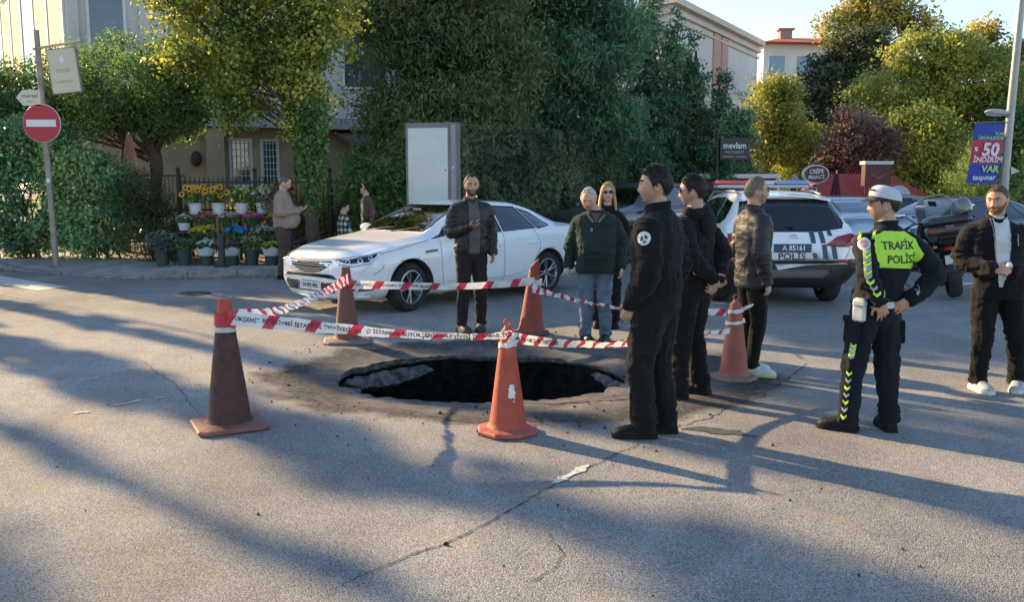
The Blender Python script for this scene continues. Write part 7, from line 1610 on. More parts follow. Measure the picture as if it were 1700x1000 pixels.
for (x_, z_, w_, h_) in ((.28, 5.0, .28, .12), (.2, 4.55, .16, .08), (.35, 4.35, .4, .14), (.25, 3.95, .3, .16), (.7, 3.75, .5, .1)): mb = MB(); mb.ball((x_, -.13, z_), (w_ / 2, .012, h_ / 2), 10, 6, (0, .25, 0)); mb.build('pale_patch', PALEF, bb)
for x_ in (.3, 1.5): mb = MB(); mb.cyl((x_, 0, -.3), (x_, 0, 3.6), .08, n=10); mb.build('post', FEN, bb)

# ================================================================== trees
GW = 'trees behind the pavement'
rr_ = (1, 1, 1)
t1 = tree('dense dark umbrella-shaped tree at far left behind no-entry sign', (-8.15, 20.2, .14), [(-8.15, 20.2, .1), (-8.1, 20.2, 1.3), (-8.05, 20.2, 2.3), (-8.5, 20.2, 3.3)], [.17, .14, .15, .08],
    [((-8.6, 20.2, 3.95), (1.7, 1.5, .95)), ((-10.5, 20.2, 3.65), (1.5, 1.4, .75)), ((-7.35, 20.0, 3.85), (1.0, 1.2, .95)), ((-12.2, 20.4, 3.5), (1.3, 1.3, .7)), ((-9.4, 20.2, 3.3), (1.6, 1.2, .55)), ((-7.6, 20.1, 3.1), (.8, .9, .5))], 52000, .085, DKG, 1, shell=.6, spread=.13, group=GW)
mb = MB(); mb.tube([(-.75, .1, 0), (-.7, .1, 1.5), (-.55, .1, 2.4), (-.9, .1, 3.2)], [.15, .12, .11, .06], 10); mb.tube([(.05, 0, 2.1), (.4, 0, 2.8), (.8, 0, 3.3)], [.09, .07, .03], 8); mb.build('trunk', BARK, t1, smooth=True)
t2 = tree('yellow-green climber-covered tree over the flower stall', (-3.86, 17.45, .14), [(-3.86, 17.45, .1), (-3.93, 17.45, 1.0), (-3.85, 17.5, 1.9), (-4.0, 17.6, 2.9), (-4.2, 17.7, 4.2)], [.17, .13, .12, .10, .06],
    [((-5.8, 17.9, 4.7), (1.15, 1.0, .95)), ((-5.3, 17.8, 3.7), (.75, .8, .75)), ((-4.7, 17.7, 4.4), (.9, .9, .9)), ((-4.05, 17.6, 3.7), (.65, .7, .8)), ((-3.6, 17.7, 4.7), (.8, .8, .7)), ((-6.3, 18.0, 5.5), (1.1, 1.0, .7)), ((-4.6, 17.8, 5.6), (1.5, 1.1, .7)), ((-5.35, 17.6, 3.05), (.35, .4, .35)), ((-4.1, 17.5, 2.9), (.35, .35, .5)), ((-6.5, 18.0, 4.2), (.6, .7, .45))], 33000, .085, YEL, 2, shell=.35, spread=.15, group=GW, nb=40, br=.03, aspect=.7, nfreq=1.3)
rnd = np.random.RandomState(77); n_ = 5200; tz = rnd.uniform(.9, 3.2, n_); an = rnd.uniform(0, 6.28, n_); rad_ = rnd.uniform(.08, .30, n_) * (.45 + .75 * smst(1.0, 2.3, tz)); Pv = np.stack([-.05 + rad_ * np.cos(an), rad_ * np.sin(an), tz], 1); link_mesh('ivy', leaf_mesh('ivy', Pv, .075, palette(DKG, n_, rnd), rnd, .8, .0, .3), t2)
DRP = dict(shell=.45, spread=.22, droop=.5, aspect=.28)
tree('large dark drooping cedar behind the poster case', (-1.55, 20.6, .14), [(-1.55, 20.6, .1), (-1.5, 20.6, 3), (-1.5, 20.6, 6), (-1.5, 20.6, 9)], [.25, .2, .14, .05],
    [((-2.3, 20.4, 3.4), (1.3, 1.3, .9)), ((-2.4, 20.4, 2.3), (.8, 1.0, .8)), ((-.9, 20.3, 3.2), (1.3, 1.3, .9)), ((-1.7, 20.4, 4.8), (1.9, 1.5, .8)), ((-1.2, 20.4, 6.0), (2.0, 1.6, .8)), ((-2.7, 20.5, 5.6), (1.2, 1.2, .9)), ((-.4, 20.3, 4.5), (1.1, 1.2, .8)), ((-1.3, 20.4, 7.2), (1.7, 1.5, .8))], 60000, .15, [((0.104, 0.156, 0.072), 3), ((0.156, 0.221, 0.091), 4), ((0.221, 0.273, 0.111), 3), ((0.325, 0.312, 0.117), 1)], 3, group=GW, bark=BARKD, up=.1, **DRP)
tree('tall black-green fir with hanging boughs in the middle', (1.3, 23.5, .14), [(1.3, 23.5, .1), (1.3, 23.5, 3), (1.3, 23.5, 6), (1.3, 23.5, 10)], [.28, .22, .16, .05],
    [((.3, 23, 3.4), (1.4, 1.4, 1.0)), ((2.3, 23.2, 3.1), (1.4, 1.3, 1.0)), ((1.2, 23, 4.6), (2.0, 1.6, .9)), ((-.2, 23, 5.4), (1.3, 1.2, .8)), ((2.3, 23.2, 5.5), (1.2, 1.2, .9)), ((.9, 23, 6.5), (1.9, 1.5, .8)), ((-.4, 23, 7.1), (1.4, 1.2, .7))], 60000, .16, CON, 4, group=GW, bark=BARKD, up=.1, **DRP)
def spire(label, x, y, h, r, seed, n, base=-.2):
    bl = [((x + random.uniform(-.1, .1), y, base + .6 + (h - .6) * f), (r * (1 - .75 * f ** 1.6), r * (1 - .75 * f ** 1.6), h * .13)) for f in np.linspace(.02, .93, 8)]
    tree(label, (x, y, base), [(x, y, base), (x, y, base + h * .4), (x, y, base + h * .75), (x, y, base + h * .97)], [.16, .12, .08, .02], bl, n, .13, CON, seed, name='cypress_tree', group='cypresses before the cream block', bark=BARKD, shell=.5, spread=.12, aspect=.4, up=.1, nb=16)
random.seed(5)
spire('tallest pointed cypress, reaching the top of the picture', 3.95, 26.5, 7.6, .95, 11, 20000); spire('narrow cypress just right of the tallest one', 4.75, 26.8, 6.6, .75, 12, 15000); spire('third cypress with rounded tip right of two taller ones', 5.45, 27.0, 6.0, .75, 13, 14000); spire('lower cypress beside the cream block wall', 6.0, 26.2, 4.9, .70, 14, 11000); spire('short bushy cypress left of the dark bakery sign', 6.7, 26.8, 4.3, .85, 15, 14000); spire('slim cypress in front of the cream cornice at left', 2.9, 27.5, 6.6, .85, 16, 14000)
# ivy-clad wall
iv = empty('ivy_wall', (-1.6, 18.3, .14), 0, 'garden wall thickly covered with dark ivy behind the cars', 'wall')
ia, ib, ic = Vector((0, 0, 0)), Vector((2.6, 2.6, 0)), Vector((5.4, 9.5, 0)); mb = MB()
for a, b in ((ia, ib), (ib, ic)): dd = (b - a).normalized(); nn = Vector((dd.y, -dd.x, 0)); mb.prism([a, b, b - nn * .25, a - nn * .25], (0, 0, 2.3))
mb.build('wall_core', M('old wall', (.12, .11, .10), .95, var=.3), iv)
rnd = np.random.RandomState(9); n_ = 42000; u_ = rnd.rand(n_); first = u_ < .5; t_ = np.where(first, u_ / .5, (u_ - .5) / .5)
A_ = np.where(first[:, None], np.array(ia), np.array(ib)); B_ = np.where(first[:, None], np.array(ib), np.array(ic)); base_ = A_ + (B_ - A_) * t_[:, None]; dv = (B_ - A_); dv /= np.linalg.norm(dv, axis=1)[:, None]; nv_ = np.stack([dv[:, 1], -dv[:, 0], 0 * dv[:, 0]], 1); z_ = rnd.uniform(0, 2.75, n_); thick = .10 + .42 * fbm(np.stack([t_ * 9 + first * 20, z_ * 1.6, 0 * z_], 1), 5, 3) * rnd.rand(n_) ** .5
Pv = base_ + nv_ * thick[:, None]; Pv[:, 2] = z_; fld = np.clip((fbm(Pv * 1.2, 8, 3) - .3) / .4, 0, 1); link_mesh('ivy_leaves', leaf_mesh('ivy_leaves', Pv, .10, palette([((0.078, 0.124, 0.078), 3), ((0.117, 0.176, 0.098), 4), ((0.182, 0.234, 0.117), 2), ((0.26, 0.221, 0.104), 0.6)], n_, rnd, fld), rnd, .85, 0, .35, nv_ * 1.5), iv)
# hedge of shrubs at far left
shrub('broad leafy shrub at the left picture edge', (-12.6, 18.9, .14), [((-12.6, 18.9, 1.2), (1.3, .9, 1.1)), ((-11.8, 18.8, 1.9), (.8, .7, .7)), ((-13.2, 19, 2.1), (.9, .7, .5))], 17000, .10, HEDGE, 21, shell=.55, spread=.13, mat=LEAFS)
shrub('tall leafy shrub directly behind the no-entry sign pole', (-10.2, 18.7, .14), [((-10.2, 18.7, 1.3), (1.15, .8, 1.2)), ((-10.0, 18.7, 2.55), (.75, .6, .6)), ((-10.9, 18.7, 2.1), (.6, .6, .6)), ((-9.5, 18.6, 2.5), (.5, .5, .5))], 20000, .095, HEDGE, 22, shell=.55, spread=.12, mat=LEAFS)
shrub('rounded leafy shrub between sign pole and wire fence', (-8.7, 18.5, .14), [((-8.7, 18.5, 1.0), (.95, .7, .95)), ((-9.1, 18.5, 2.0), (.75, .6, .65)), ((-8.4, 18.5, 1.8), (.5, .5, .5))], 16000, .09, HEDGE, 23, shell=.55, spread=.12, mat=LEAFS)
shrub('low feathery bush left of the flower stall', (-7.25, 18.1, .14), [((-7.25, 18.1, .75), (.65, .55, .75)), ((-7.5, 18.1, 1.4), (.45, .4, .5)), ((-6.8, 18.0, .5), (.45, .4, .45))], 12000, .09, [((.04, .06, .025), 3), ((.07, .09, .04), 3), ((.11, .12, .06), 2)], 24, shell=.5, spread=.14, aspect=.2)
shrub('backlit yellow shrub behind the iron fence', (-5.4, 20.2, .14), [((-5.4, 20.2, 1.0), (.9, .5, .6)), ((-4.4, 20.3, 1.1), (.7, .5, .6)), ((-3.4, 20.4, .9), (.8, .5, .7))], 9000, .09, YEL, 25, shell=.4, spread=.15)
shrub('dark red-leaved plant beside the sweater man', (-4.75, 17.9, .14), [((-4.75, 17.9, 1.2), (.32, .3, .42))], 3000, .08, PLUM, 26, shell=.4, spread=.1)
shrub('dark climbing bush behind the women', (-2.6, 18.9, .14), [((-2.6, 18.9, 1.0), (.9, .6, 1.0)), ((-2.1, 19.0, 2.0), (.7, .6, .7)), ((-3.2, 19, 1.7), (.5, .5, .6))], 15000, .09, DKG, 27, shell=.55, spread=.13)
# right-hand trees
GR = 'trees beyond the street at right'
tree('small golden-leaved tree beside the dark bakery sign', (9.2, 32, -.6), [(9.2, 32, -.6), (9.25, 32, 1.0), (9.1, 32, 2.2), (9.3, 32, 3.4)], [.12, .09, .07, .03], [((9.2, 32, 4.2), (1.1, 1.0, 1.2)), ((8.8, 32, 2.8), (.8, .8, .8)), ((10.1, 32, 3.0), (.9, .8, .9)), ((9.4, 32, 5.0), (.7, .7, .5))], 17000, .12, [((.20, .24, .05), 2), ((.34, .36, .08), 3), ((.48, .44, .12), 3)], 31, group=GR, shell=.35, spread=.2)
tree('grey-green bushy tree between golden tree and plum tree', (11.0, 33, -.7), [(11, 33, -.7), (11, 33, 1), (11, 33, 2.5)], [.12, .1, .05], [((10.9, 33, 2.6), (1.1, 1.0, 1.2)), ((11.4, 33, 1.6), (1.2, 1, .9))], 13000, .12, MIXG, 32, group=GR, shell=.45, spread=.18)
tree('dark olive tree left of the tall yellow-green tree', (14.6, 40, -1.0), [(14.6, 40, -1), (14.6, 40, 3), (14.6, 40, 6)], [.22, .18, .08], [((14.3, 40, 6.1), (1.6, 1.5, 1.4)), ((14.2, 40, 4.2), (1.5, 1.4, 1.2)), ((15.2, 40, 7.6), (1.4, 1.3, .9))], 20000, .17, [((.07, .10, .05), 3), ((.12, .15, .07), 4), ((.18, .20, .08), 2)], 33, group=GR, shell=.45, spread=.22)
tree('tall sparse autumn-yellow tree top against the sky', (17.0, 42, -1.0), [(17, 42, -1), (17, 42, 4), (17, 42, 8)], [.25, .2, .08], [((15.6, 42, 9.0), (1.5, 1.4, .9)), ((17.4, 42, 9.5), (1.7, 1.4, .9)), ((16.4, 42, 10.1), (1.3, 1.2, .5)), ((18.8, 42, 8.8), (1.0, 1, .8)), ((21.9, 42, 8.6), (.6, .6, .8)), ((23.6, 42, 7.9), (.7, .6, .5)), ((22.3, 42, 7.4), (.8, .7, .6))], 15000, .18, AUT, 34, group=GR, shell=.3, spread=.25, nb=60, br=.05)
tree('broad yellow-green maple, largest tree at right', (16.2, 35, -.8), [(16.2, 35, -.8), (16.2, 35, 2), (16.3, 35, 4.5)], [.25, .2, .08], [((15.2, 35, 5.2), (2.0, 1.7, 1.3)), ((17.3, 35, 5.6), (2.2, 1.8, 1.4)), ((16.2, 35, 6.6), (1.9, 1.6, 1.0)), ((14.2, 35, 4.2), (1.1, 1.2, .9)), ((18.5, 35, 4.6), (1.5, 1.3, 1.1)), ((16.8, 35, 4.0), (1.8, 1.4, .9))], 42000, .15, MIXG, 35, group=GR, shell=.55, spread=.2, nfreq=.6)
tree('purple-leaved plum tree above the red awning', (11.9, 30, -.5), [(11.9, 30, -.5), (11.9, 30, 1.2), (11.9, 30, 2.6)], [.15, .12, .05], [((11.4, 30, 3.35), (.95, .9, .9)), ((12.3, 30, 2.95), (.75, .8, .8)), ((10.8, 30, 2.6), (.75, .8, .6)), ((11.6, 30, 2.3), (1.2, .9, .45)), ((11.0, 30, 3.9), (.4, .4, .35))], 17000, .11, PLUM, 36, group=GR, shell=.35, spread=.16)
tree('dark green and yellow tree right of the plum tree', (14.2, 31, -.6), [(14.2, 31, -.6), (14.2, 31, 1.5), (14.2, 31, 3)], [.16, .12, .05], [((14.0, 31, 3.3), (1.2, 1.0, 1.1)), ((15.0, 31, 2.6), (1.1, 1.0, 1.2)), ((13.7, 31, 2.2), (.9, .9, .8))], 24000, .12, MIXG, 37, group=GR, shell=.5, spread=.18)
tree('shady dark tree behind the banner pole', (17.8, 33, -.7), [(17.8, 33, -.7), (17.8, 33, 1.5), (17.8, 33, 3)], [.18, .14, .05], [((17.2, 33, 2.2), (1.5, 1.2, 1.5)), ((18.6, 33, 3.6), (1.2, 1.2, 1.1)), ((16.6, 33, .9), (1.2, 1, .9))], 22000, .14, DKG, 38, group=GR, shell=.55, spread=.2)
tree('bright green pine left of the sale banner', (13.4, 25.5, -.2), [(13.4, 25.5, -.2), (13.4, 25.5, 1.2), (13.4, 25.5, 2.2)], [.1, .08, .03], [((13.2, 25.5, 1.9), (.7, .7, .6)), ((13.5, 25.5, 2.6), (.5, .5, .4)), ((13.5, 25.5, 1.2), (.7, .6, .4))], 9000, .12, PINE, 39, group=GR, shell=.4, spread=.14, aspect=.15)
tree('bright green pine right of the lamp post', (15.6, 24.5, -.1), [(15.6, 24.5, -.1), (15.6, 24.5, 1.2), (15.6, 24.5, 2.6)], [.12, .09, .03], [((14.9, 24.5, 2.3), (.9, .8, .7)), ((15.8, 24.5, 1.7), (1.0, .9, .8)), ((14.7, 24.5, 1.3), (.7, .7, .4))], 14000, .12, PINE, 40, group=GR, shell=.45, spread=.15, aspect=.15)
tree('slim conifer in front of the tan house', (24.6, 44, -1.2), [(24.6, 44, -1.2), (24.6, 44, 3), (24.6, 44, 8)], [.2, .14, .03], [((24.6, 44, 3), (1.3, 1.2, 1.5)), ((24.6, 44, 5.2), (1.0, 1.0, 1.2)), ((24.6, 44, 7.2), (.6, .6, 1.0))], 11000, .18, PINE, 41, group=GR, shell=.4, spread=.2, aspect=.3)
tree('dark hedge-like tree mass behind the café awning', (12.6, 36, -.9), [(12.6, 36, -.9), (12.6, 36, 1.0)], [.15, .08], [((10.5, 36, 1.4), (2.0, 1.2, 1.6)), ((13.5, 36, 1.2), (2.2, 1.2, 1.5)), ((16.2, 36, 1.4), (2, 1.2, 1.6))], 20000, .16, DKG, 42, group=GR, shell=.5, spread=.22)
tree('dense green tree closing the view at far right edge', (21, 37, -.9), [(21, 37, -.9), (21, 37, 2)], [.2, .1], [((20.6, 37, 2.5), (1.8, 1.4, 1.8)), ((22.6, 37, 2.0), (1.8, 1.4, 1.8)), ((21, 37, 4.2), (1.2, 1.1, .9))], 16000, .17, MIXG, 43, group=GR, shell=.5, spread=.22)
# ================================================================== street furniture
POLE = M('galvanised pole', (.30, .27, .24), .6, metal=.3, var=.2, scale=5, dirt=(.22, .12, .07), dscale=4, damt=.6)
sp_ = empty('road_sign_post', (-8.72, 16.85, .14), 0, 'rusty post with no-entry disc, arrow sign and hanging shop sign', 'sign'); mb = MB(); mb.tube([(.02, 0, 0), (-.02, 0, 2.2), (-.06, 0, 4.36)], [.055, .052, .048], 14); mb.build('post', POLE, sp_, smooth=True)
mb = MB(); mb.cyl((-.03, -.06, 2.66), (-.03, -.10, 2.66), .345, n=40); dk = mb.build('no_entry_disc', M('sign red', (.42, .015, .03), .4, var=.05), sp_); mb = MB(); mb.tube([(-.03 + .345 * math.cos(a), -.08, 2.66 + .345 * math.sin(a)) for a in np.linspace(0, 2 * math.pi, 41)[:-1]], .014, 6, closed=True); mb.build('disc_rim', M('sign rim', (.6, .58, .56), .5), dk, smooth=True); mb = MB(); mb.box((-.03, -.105, 2.66), (.55, .012, .13)); mb.build('white_bar', M('sign white', (.68, .68, .68), .4, var=.04), dk)
mb = MB(); mb.prism([(-.02, -.07, 2.98), (-.02, -.07, 3.27), (-.34, -.07, 3.27), (-.47, -.07, 3.13), (-.34, -.07, 2.98)], (0, -.03, 0)); ar = mb.build('arrow_sign', M('sign cream', (.62, .55, .44), .6, var=.06), sp_); text_on_plane('sign_text', 'ETİLER TERZİ', .062, (-.21, -.10, 3.15), (1, 0, 0), (0, 0, 1), M('sign ink', (.10, .08, .07), .7), ar, .003, .0008, sx=.8); text_on_plane('sign_text', 'sk. No: 1', .035, (-.21, -.10, 3.06), (1, 0, 0), (0, 0, 1), M('sign ink', (.10, .08, .07), .7), ar, .003)
mb = MB(); mb.tube([(-.14, 0, 4.02), (.75, 0, 4.16)], .025, 10); mb.build('arm', M('arm pale', (.5, .42, .3), .5), sp_, smooth=True)
hs = MB(); hs.box((.42, 0, 3.62), (.52, .10, .80), (0, R(-6), 0), .01); hb_ = hs.build('hanging_sign', M('sunlit sign gold', (.58, .50, .36), .35, var=.06, scale=1), sp_)  # golden sunlight on the sign put into its base colour
mb = MB(); mb.box((.42, 0, 3.62), (.55, .085, .83), (0, R(-6), 0), .01); mb.build('sign_frame', M('sign frame', (.22, .2, .17), .5), hb_)
for x_ in (.22, .62): mb = MB(); mb.cyl((x_, 0, 4.0 + .02 * x_), (x_, 0, 4.11), .008, n=6); mb.build('hanger', FEN, hb_)
mb = MB(); mb.ball((.40, -.052, 3.82), (.045, .006, .07), 12, 8); mb.build('crest', M('sign white', (.68, .68, .68), .4), hb_); text_on_plane('sign_text', 'ETİLER', .085, (.42, -.052, 3.62), (1, 0, .08), (0, 0, 1), M('sunlit sign gold ink', (.40, .33, .22), .5), hb_, .004); text_on_plane('sign_text', 'DÖNERCİSİ', .055, (.43, -.052, 3.42), (1, 0, .08), (0, 0, 1), M('sunlit sign gold ink', (.40, .33, .22), .5), hb_, .004)
mb = MB(); mb.box((.005, -.056, 1.60), (.06, .004, .08)); mb.build('sticker', M('sign white', (.68, .68, .68), .4), sp_)
bo = empty('bollard', (-5.42, 16.5, .14), 0, 'short black bollard on kerb before the flower stall', 'bollard'); mb = MB(); mb.lathe([(0, .60), (.05, .60), (.065, .585), (.065, 0)], 20); mb.build('shaft', M('bollard black', (.03, .031, .034), .5, var=.2), bo, smooth=True); mb = MB(); mb.box((0, 0, .008), (.26, .26, .016)); mb.build('base_plate', IRON, bo)
# poster case
pc = empty('poster_case', (-1.52, 17.3, .14), R(-14), 'free-standing poster case with blank pale panel and grey frame', 'display case'); FRM = M('case grey', (.17, .165, .165), .5, var=.1, scale=3, dirt=(.25, .24, .23), dscale=3, damt=.4)
mb = MB(); mb.box((0, 0, 1.36), (1.02, .30, 2.68), None, .02); mb.build('housing', FRM, pc)
mb = MB(); mb.box((-.055, -.155, 1.52), (.80, .02, 2.16), None, .005); pp_ = mb.build('panel', M('milky glass', (.52, .56, .57), .12, var=.06, scale=1.5, dirt=(.42, .46, .47), dscale=1.2, damt=.5, coat=.3), pc)
mb = MB(); mb.box((.455, -.16, 1.36), (.085, .03, 2.6), None, .006); mb.build('edge_strip', M('case light grey', (.30, .27, .26), .45, var=.08), pc); mb = MB(); mb.box((.45, -.178, 1.85), (.03, .006, .04)); mb.build('sticker', M('sign white', (.68, .68, .68), .4), pc); mb = MB(); mb.box((.30, -.17, 1.80), (.02, .01, .03)); mb.build('lock', FEN, pc)
# dark bakery sign on pole
ms = empty('bakery_sign', (5.10, 22.3, 0), R(4), 'black hanging sign reading mevlam on a dark pole', 'sign'); DKS = M('sign black', (.010, .011, .016), .45, var=.1); mb = MB(); mb.cyl((0, 0, 0), (0, 0, 2.95), .035, n=10); mb.build('post', FEN, ms); mb = MB(); mb.tube([(0, 0, 2.90), (.82, 0, 2.93)], .02, 8); mb.build('arm', FEN, ms)
mb = MB(); mb.box((.42, 0, 2.55), (.74, .12, .54), None, .01); bd = mb.build('board', DKS, ms); TW = M('letters pale', (.62, .63, .66), .5); text_on_plane('sign_text', 'mevlam', .215, (.42, -.061, 2.63), (1, 0, 0), (0, 0, 1), TW, bd, .004, .0035, sx=.88); text_on_plane('sign_text', 'PASTANESİ', .085, (.42, -.061, 2.47), (1, 0, 0), (0, 0, 1), M('letters dim', (.34, .35, .38), .5), bd, .004, .001, space=1.25, sx=.92)
mb = MB(); mb.box((.27, -.063, 2.36), (.28, .004, .016)); mb.build('rule', M('letters dim', (.34, .35, .38), .5), bd); mb = MB(); mb.box((.59, -.063, 2.36), (.24, .004, .016)); mb.build('rule', M('letters dim', (.34, .35, .38), .5), bd)
# lamp post with banner
lp = empty('lamp_post', (10.45, 19.0, 0), 0, 'grey street lamp post carrying a blue and red sale banner', 'lamp post'); GAL = M('lamp grey', (.30, .29, .28), .45, metal=.5, var=.1); mb = MB(); mb.tube([(0, 0, 0), (.03, 0, 2.6), (.17, 0, 7.5)], [.10, .085, .06], 14); mb.build('post', GAL, lp, smooth=True); mb = MB(); mb.lathe([(.16, 0), (.16, .25), (.11, .32)], 16); mb.build('foot', GAL, lp)
mb = MB(); mb.tube([(.03, 0, 3.05), (-.1, -.02, 3.14), (-.2, -.03, 3.16)], .03, 8); la = mb.build('lamp_arm', GAL, lp, smooth=True); mb = MB(); mb.ball((-.25, -.03, 3.17), (.27, .12, .075), 18, 10, (0, R(4), 0)); mb.build('lamp_head', M('lamp head', (.36, .37, .38), .35), la, smooth=True); mb = MB(); mb.ball((-.27, -.03, 3.13), (.20, .09, .045), 16, 8); mb.build('lamp_glass', M('lamp glass', (.5, .5, .48), .2), la, smooth=True)
BLU = M('banner blue', (.02, .05, .32), .6, var=.05); RDB = M('banner red', (.50, .03, .07), .6, var=.05); WHB = M('banner white', (.68, .68, .70), .6); GRB = M('banner green', (.35, .62, .20), .6)
bn = empty('banner_holder', (0, 0, 0)); bpy.data.objects.remove(bn)
mb = MB(); mb.tube([(-.03, 0, 2.98), (-.02, 0, 1.68)], .022, 8); mb.tube([(-.70, -.02, 2.965), (.02, 0, 2.99)], .012, 6); mb.build('banner_bracket', GAL, lp, smooth=True)
def bq(u, v): return Vector((-.70 + .64 * u - .10 * (1 - v) , -.03 - .02 * math.sin(u * 3), 1.69 + 1.26 * v))
def bpatch(name, v0, v1, m_):
    mb = MB(); mb.grid([[bq(u, v) for u in np.linspace(0, 1, 9)] for v in np.linspace(v0, v1, 5)]); o = mb.build(name, m_, lp, smooth=True); return o
b1_ = bpatch('banner_top', .72, 1.0, BLU); b2_ = bpatch('banner_middle', .33, .72, RDB); b3_ = bpatch('banner_bottom', 0, .33, BLU)
def btext(par, t, size, u, v, m_, shear=.15, bold=.002, sx=1.0): c_ = bq(u, v); text_on_plane('banner_text', t, size, c_ + Vector((0, -.03, 0)), (1, 0, .0), (0, 0, 1), m_, par, .004, bold, shear, sx=sx)
btext(b1_, 'TÜM', .085, .80, .82, GRB); btext(b1_, 'ÜRÜNLERDE', .095, .54, .755, GRB, sx=1.0); btext(b2_, '%', .12, .12, .57, WHB, bold=.004); btext(b2_, '50', .37, .58, .555, WHB, bold=.014, sx=.95); btext(b2_, 'İNDİRİM', .15, .54, .395, WHB, bold=.005, sx=.98); btext(b3_, 'VAR', .19, .66, .24, GRB, bold=.006); btext(b3_, 'taspınar', .15, .50, .10, WHB, bold=.003)
mb = MB(); mb.prism([(.10, -.05, 2.05), (.30, -.05, 1.95), (.12, -.05, 1.88)], (0, -.02, 0)); mb.build('small_sign', M('pale green', (.45, .52, .46), .6), lp)
# ================================================================== café with red awning (street falls away there)
GZ = -.30
AWN = M('red awning cloth', (.42, .065, .05), .8, var=.12, scale=3, trans=.15); ca = empty('cafe_kiosk', (0, 0, 0), 0, 'café kiosk under a broad red awning across the street', 'kiosk')
ex0, ex1, ey0, ey1, ze, zr_ = 9.25, 12.75, 27.3, 29.3, 1.36, 2.02
mb = MB(); rl = [(9.9, 28.3, zr_), (11.9, 28.3, zr_)]; ev_ = [(ex0, ey0, ze), (ex1, ey0, ze), (ex1, ey1, ze), (ex0, ey1, ze)]; mb.add(ev_ + rl, [(0, 1, 5, 4), (1, 2, 5), (2, 3, 4, 5), (3, 0, 4)]); aw = mb.build('awning', AWN, ca)
for a, b in ((0, 1), (1, 2), (3, 0)):
    A__, B__ = Vector(ev_[a]), Vector(ev_[b]); mb = MB(); mb.grid([[A__.lerp(B__, t) for t in np.linspace(0, 1, 30)], [A__.lerp(B__, t) - Vector((0, 0, .16 + .025 * math.cos(t * 90))) for t in np.linspace(0, 1, 30)]]); mb.build('valance', AWN, aw)
for x_ in (9.3, 11.0, 12.7): mb = MB(); mb.cyl((x_, ey0 + .05, GZ), (x_, ey0 + .05, ze), .035, n=8); mb.build('post', PALEF, ca)
mb = MB(); mb.box((11.0, 29.1, .55), (3.3, .15, 1.7)); mb.build('back_wall', M('kiosk dark', (.05, .04, .035), .8, var=.3), ca)
for k in range(5): mb = MB(); mb.box((9.8 + .6 * k, 29.0, .7), (.42, .03, .8)); mb.build('window_pane', M('kiosk window', (.16, .13, .09), .2, var=.4, scale=2), ca)
mb = MB(); mb.box((11.0, 28.2, .2), (2.8, .4, 1.0)); mb.build('counter', M('counter wood', (.14, .08, .05), .6), ca)
rb = empty('rooftop_box_sign', (11.05, 27.15, 0), 0, 'dark red box sign standing above the red awning', 'sign'); mb = MB(); mb.box((0, 0, 1.95), (.78, .3, .62)); mb.build('box', M('box maroon', (.09, .018, .018), .5), rb); mb = MB(); mb.box((0, 0, 2.33), (.86, .42, .10)); mb.build('lid', PALEF, rb); mb = MB(); mb.tube([(-.25, -.16, 2.0), (-.05, -.16, 1.86), (.27, -.16, 2.02)], [.02, .05, .015], 6); mb.build('swoosh', M('swoosh red', (.40, .07, .06), .6), rb)
for x_ in (-.3, .3): mb = MB(); mb.cyl((x_, 0, GZ), (x_, 0, 1.66), .03, n=6); mb.build('post', FEN, rb)
cs_ = empty('oval_cafe_sign', (9.15, 26.9, 0), 0, 'oval maroon crêpe sign with pale rim above police car', 'sign'); mb = MB()
def oval(a, b, y0, y1, z): m2 = MB(); pts = [(a * math.cos(t), y0, z + b * math.sin(t)) for t in np.linspace(0, 2 * math.pi, 41)[:-1]]; m2.prism(pts, (0, y1 - y0, 0)); return m2
oval(.39, .28, 0, .18, 1.99).build('rim', PALEF, cs_); fc_ = oval(.35, .25, -.02, .02, 1.99).build('face', M('maroon face', (.11, .018, .03), .5), cs_); text_on_plane('sign_text', 'CRÊPE', .18, (0, -.02, 2.065), (1, 0, .05), (0, 0, 1), WHB, fc_, .006, .003, sx=.85); text_on_plane('sign_text', 'FRANCE', .155, (0, -.02, 1.895), (1, 0, .05), (0, 0, 1), WHB, fc_, .006, .003, sx=.85)
mb = MB(); mb.cyl((0, .1, -.5), (0, .1, 1.68), .05, n=8); mb.build('post', FEN, cs_)
def parasol(loc, z0, z1, label):
    r = empty('closed_parasol', loc, 0, label, 'parasol'); mb = MB(); n = 16; rows = []
    for f in np.linspace(0, 1, 9): rows.append([((.05 + .17 * f) * (1 + .18 * math.cos(8 * 2 * math.pi * k / 32)) * math.cos(2 * math.pi * k / 32), (.05 + .17 * f) * (1 + .18 * math.cos(8 * 2 * math.pi * k / 32)) * math.sin(2 * math.pi * k / 32), z1 - (z1 - z0) * f) for k in range(32)])
    mb.grid(rows, closed_u=True); return r, mb
r_, mb = parasol((9.65, 26.6, 0), .75, 2.0, 'closed maroon parasol beside the oval crêpe sign'); mb.build('canopy', M('maroon cloth', (.10, .018, .03), .85, var=.15), r_, smooth=True); mb = MB(); mb.cyl((0, 0, -.45), (0, 0, 2.1), .025, n=8); mb.build('pole', PALEF, r_)
r_, mb = parasol((-8.35, 19.6, 0), 1.65, 2.75, 'closed faded red parasol behind the hedge'); mb.build('canopy', M('faded red cloth', (.33, .13, .10), .85, var=.2, dirt=(.5, .45, .4), dscale=4, damt=.5), r_, smooth=True); mb = MB(); mb.cyl((0, 0, .1), (0, 0, 2.8), .025, n=8); mb.build('pole', PALEF, r_)
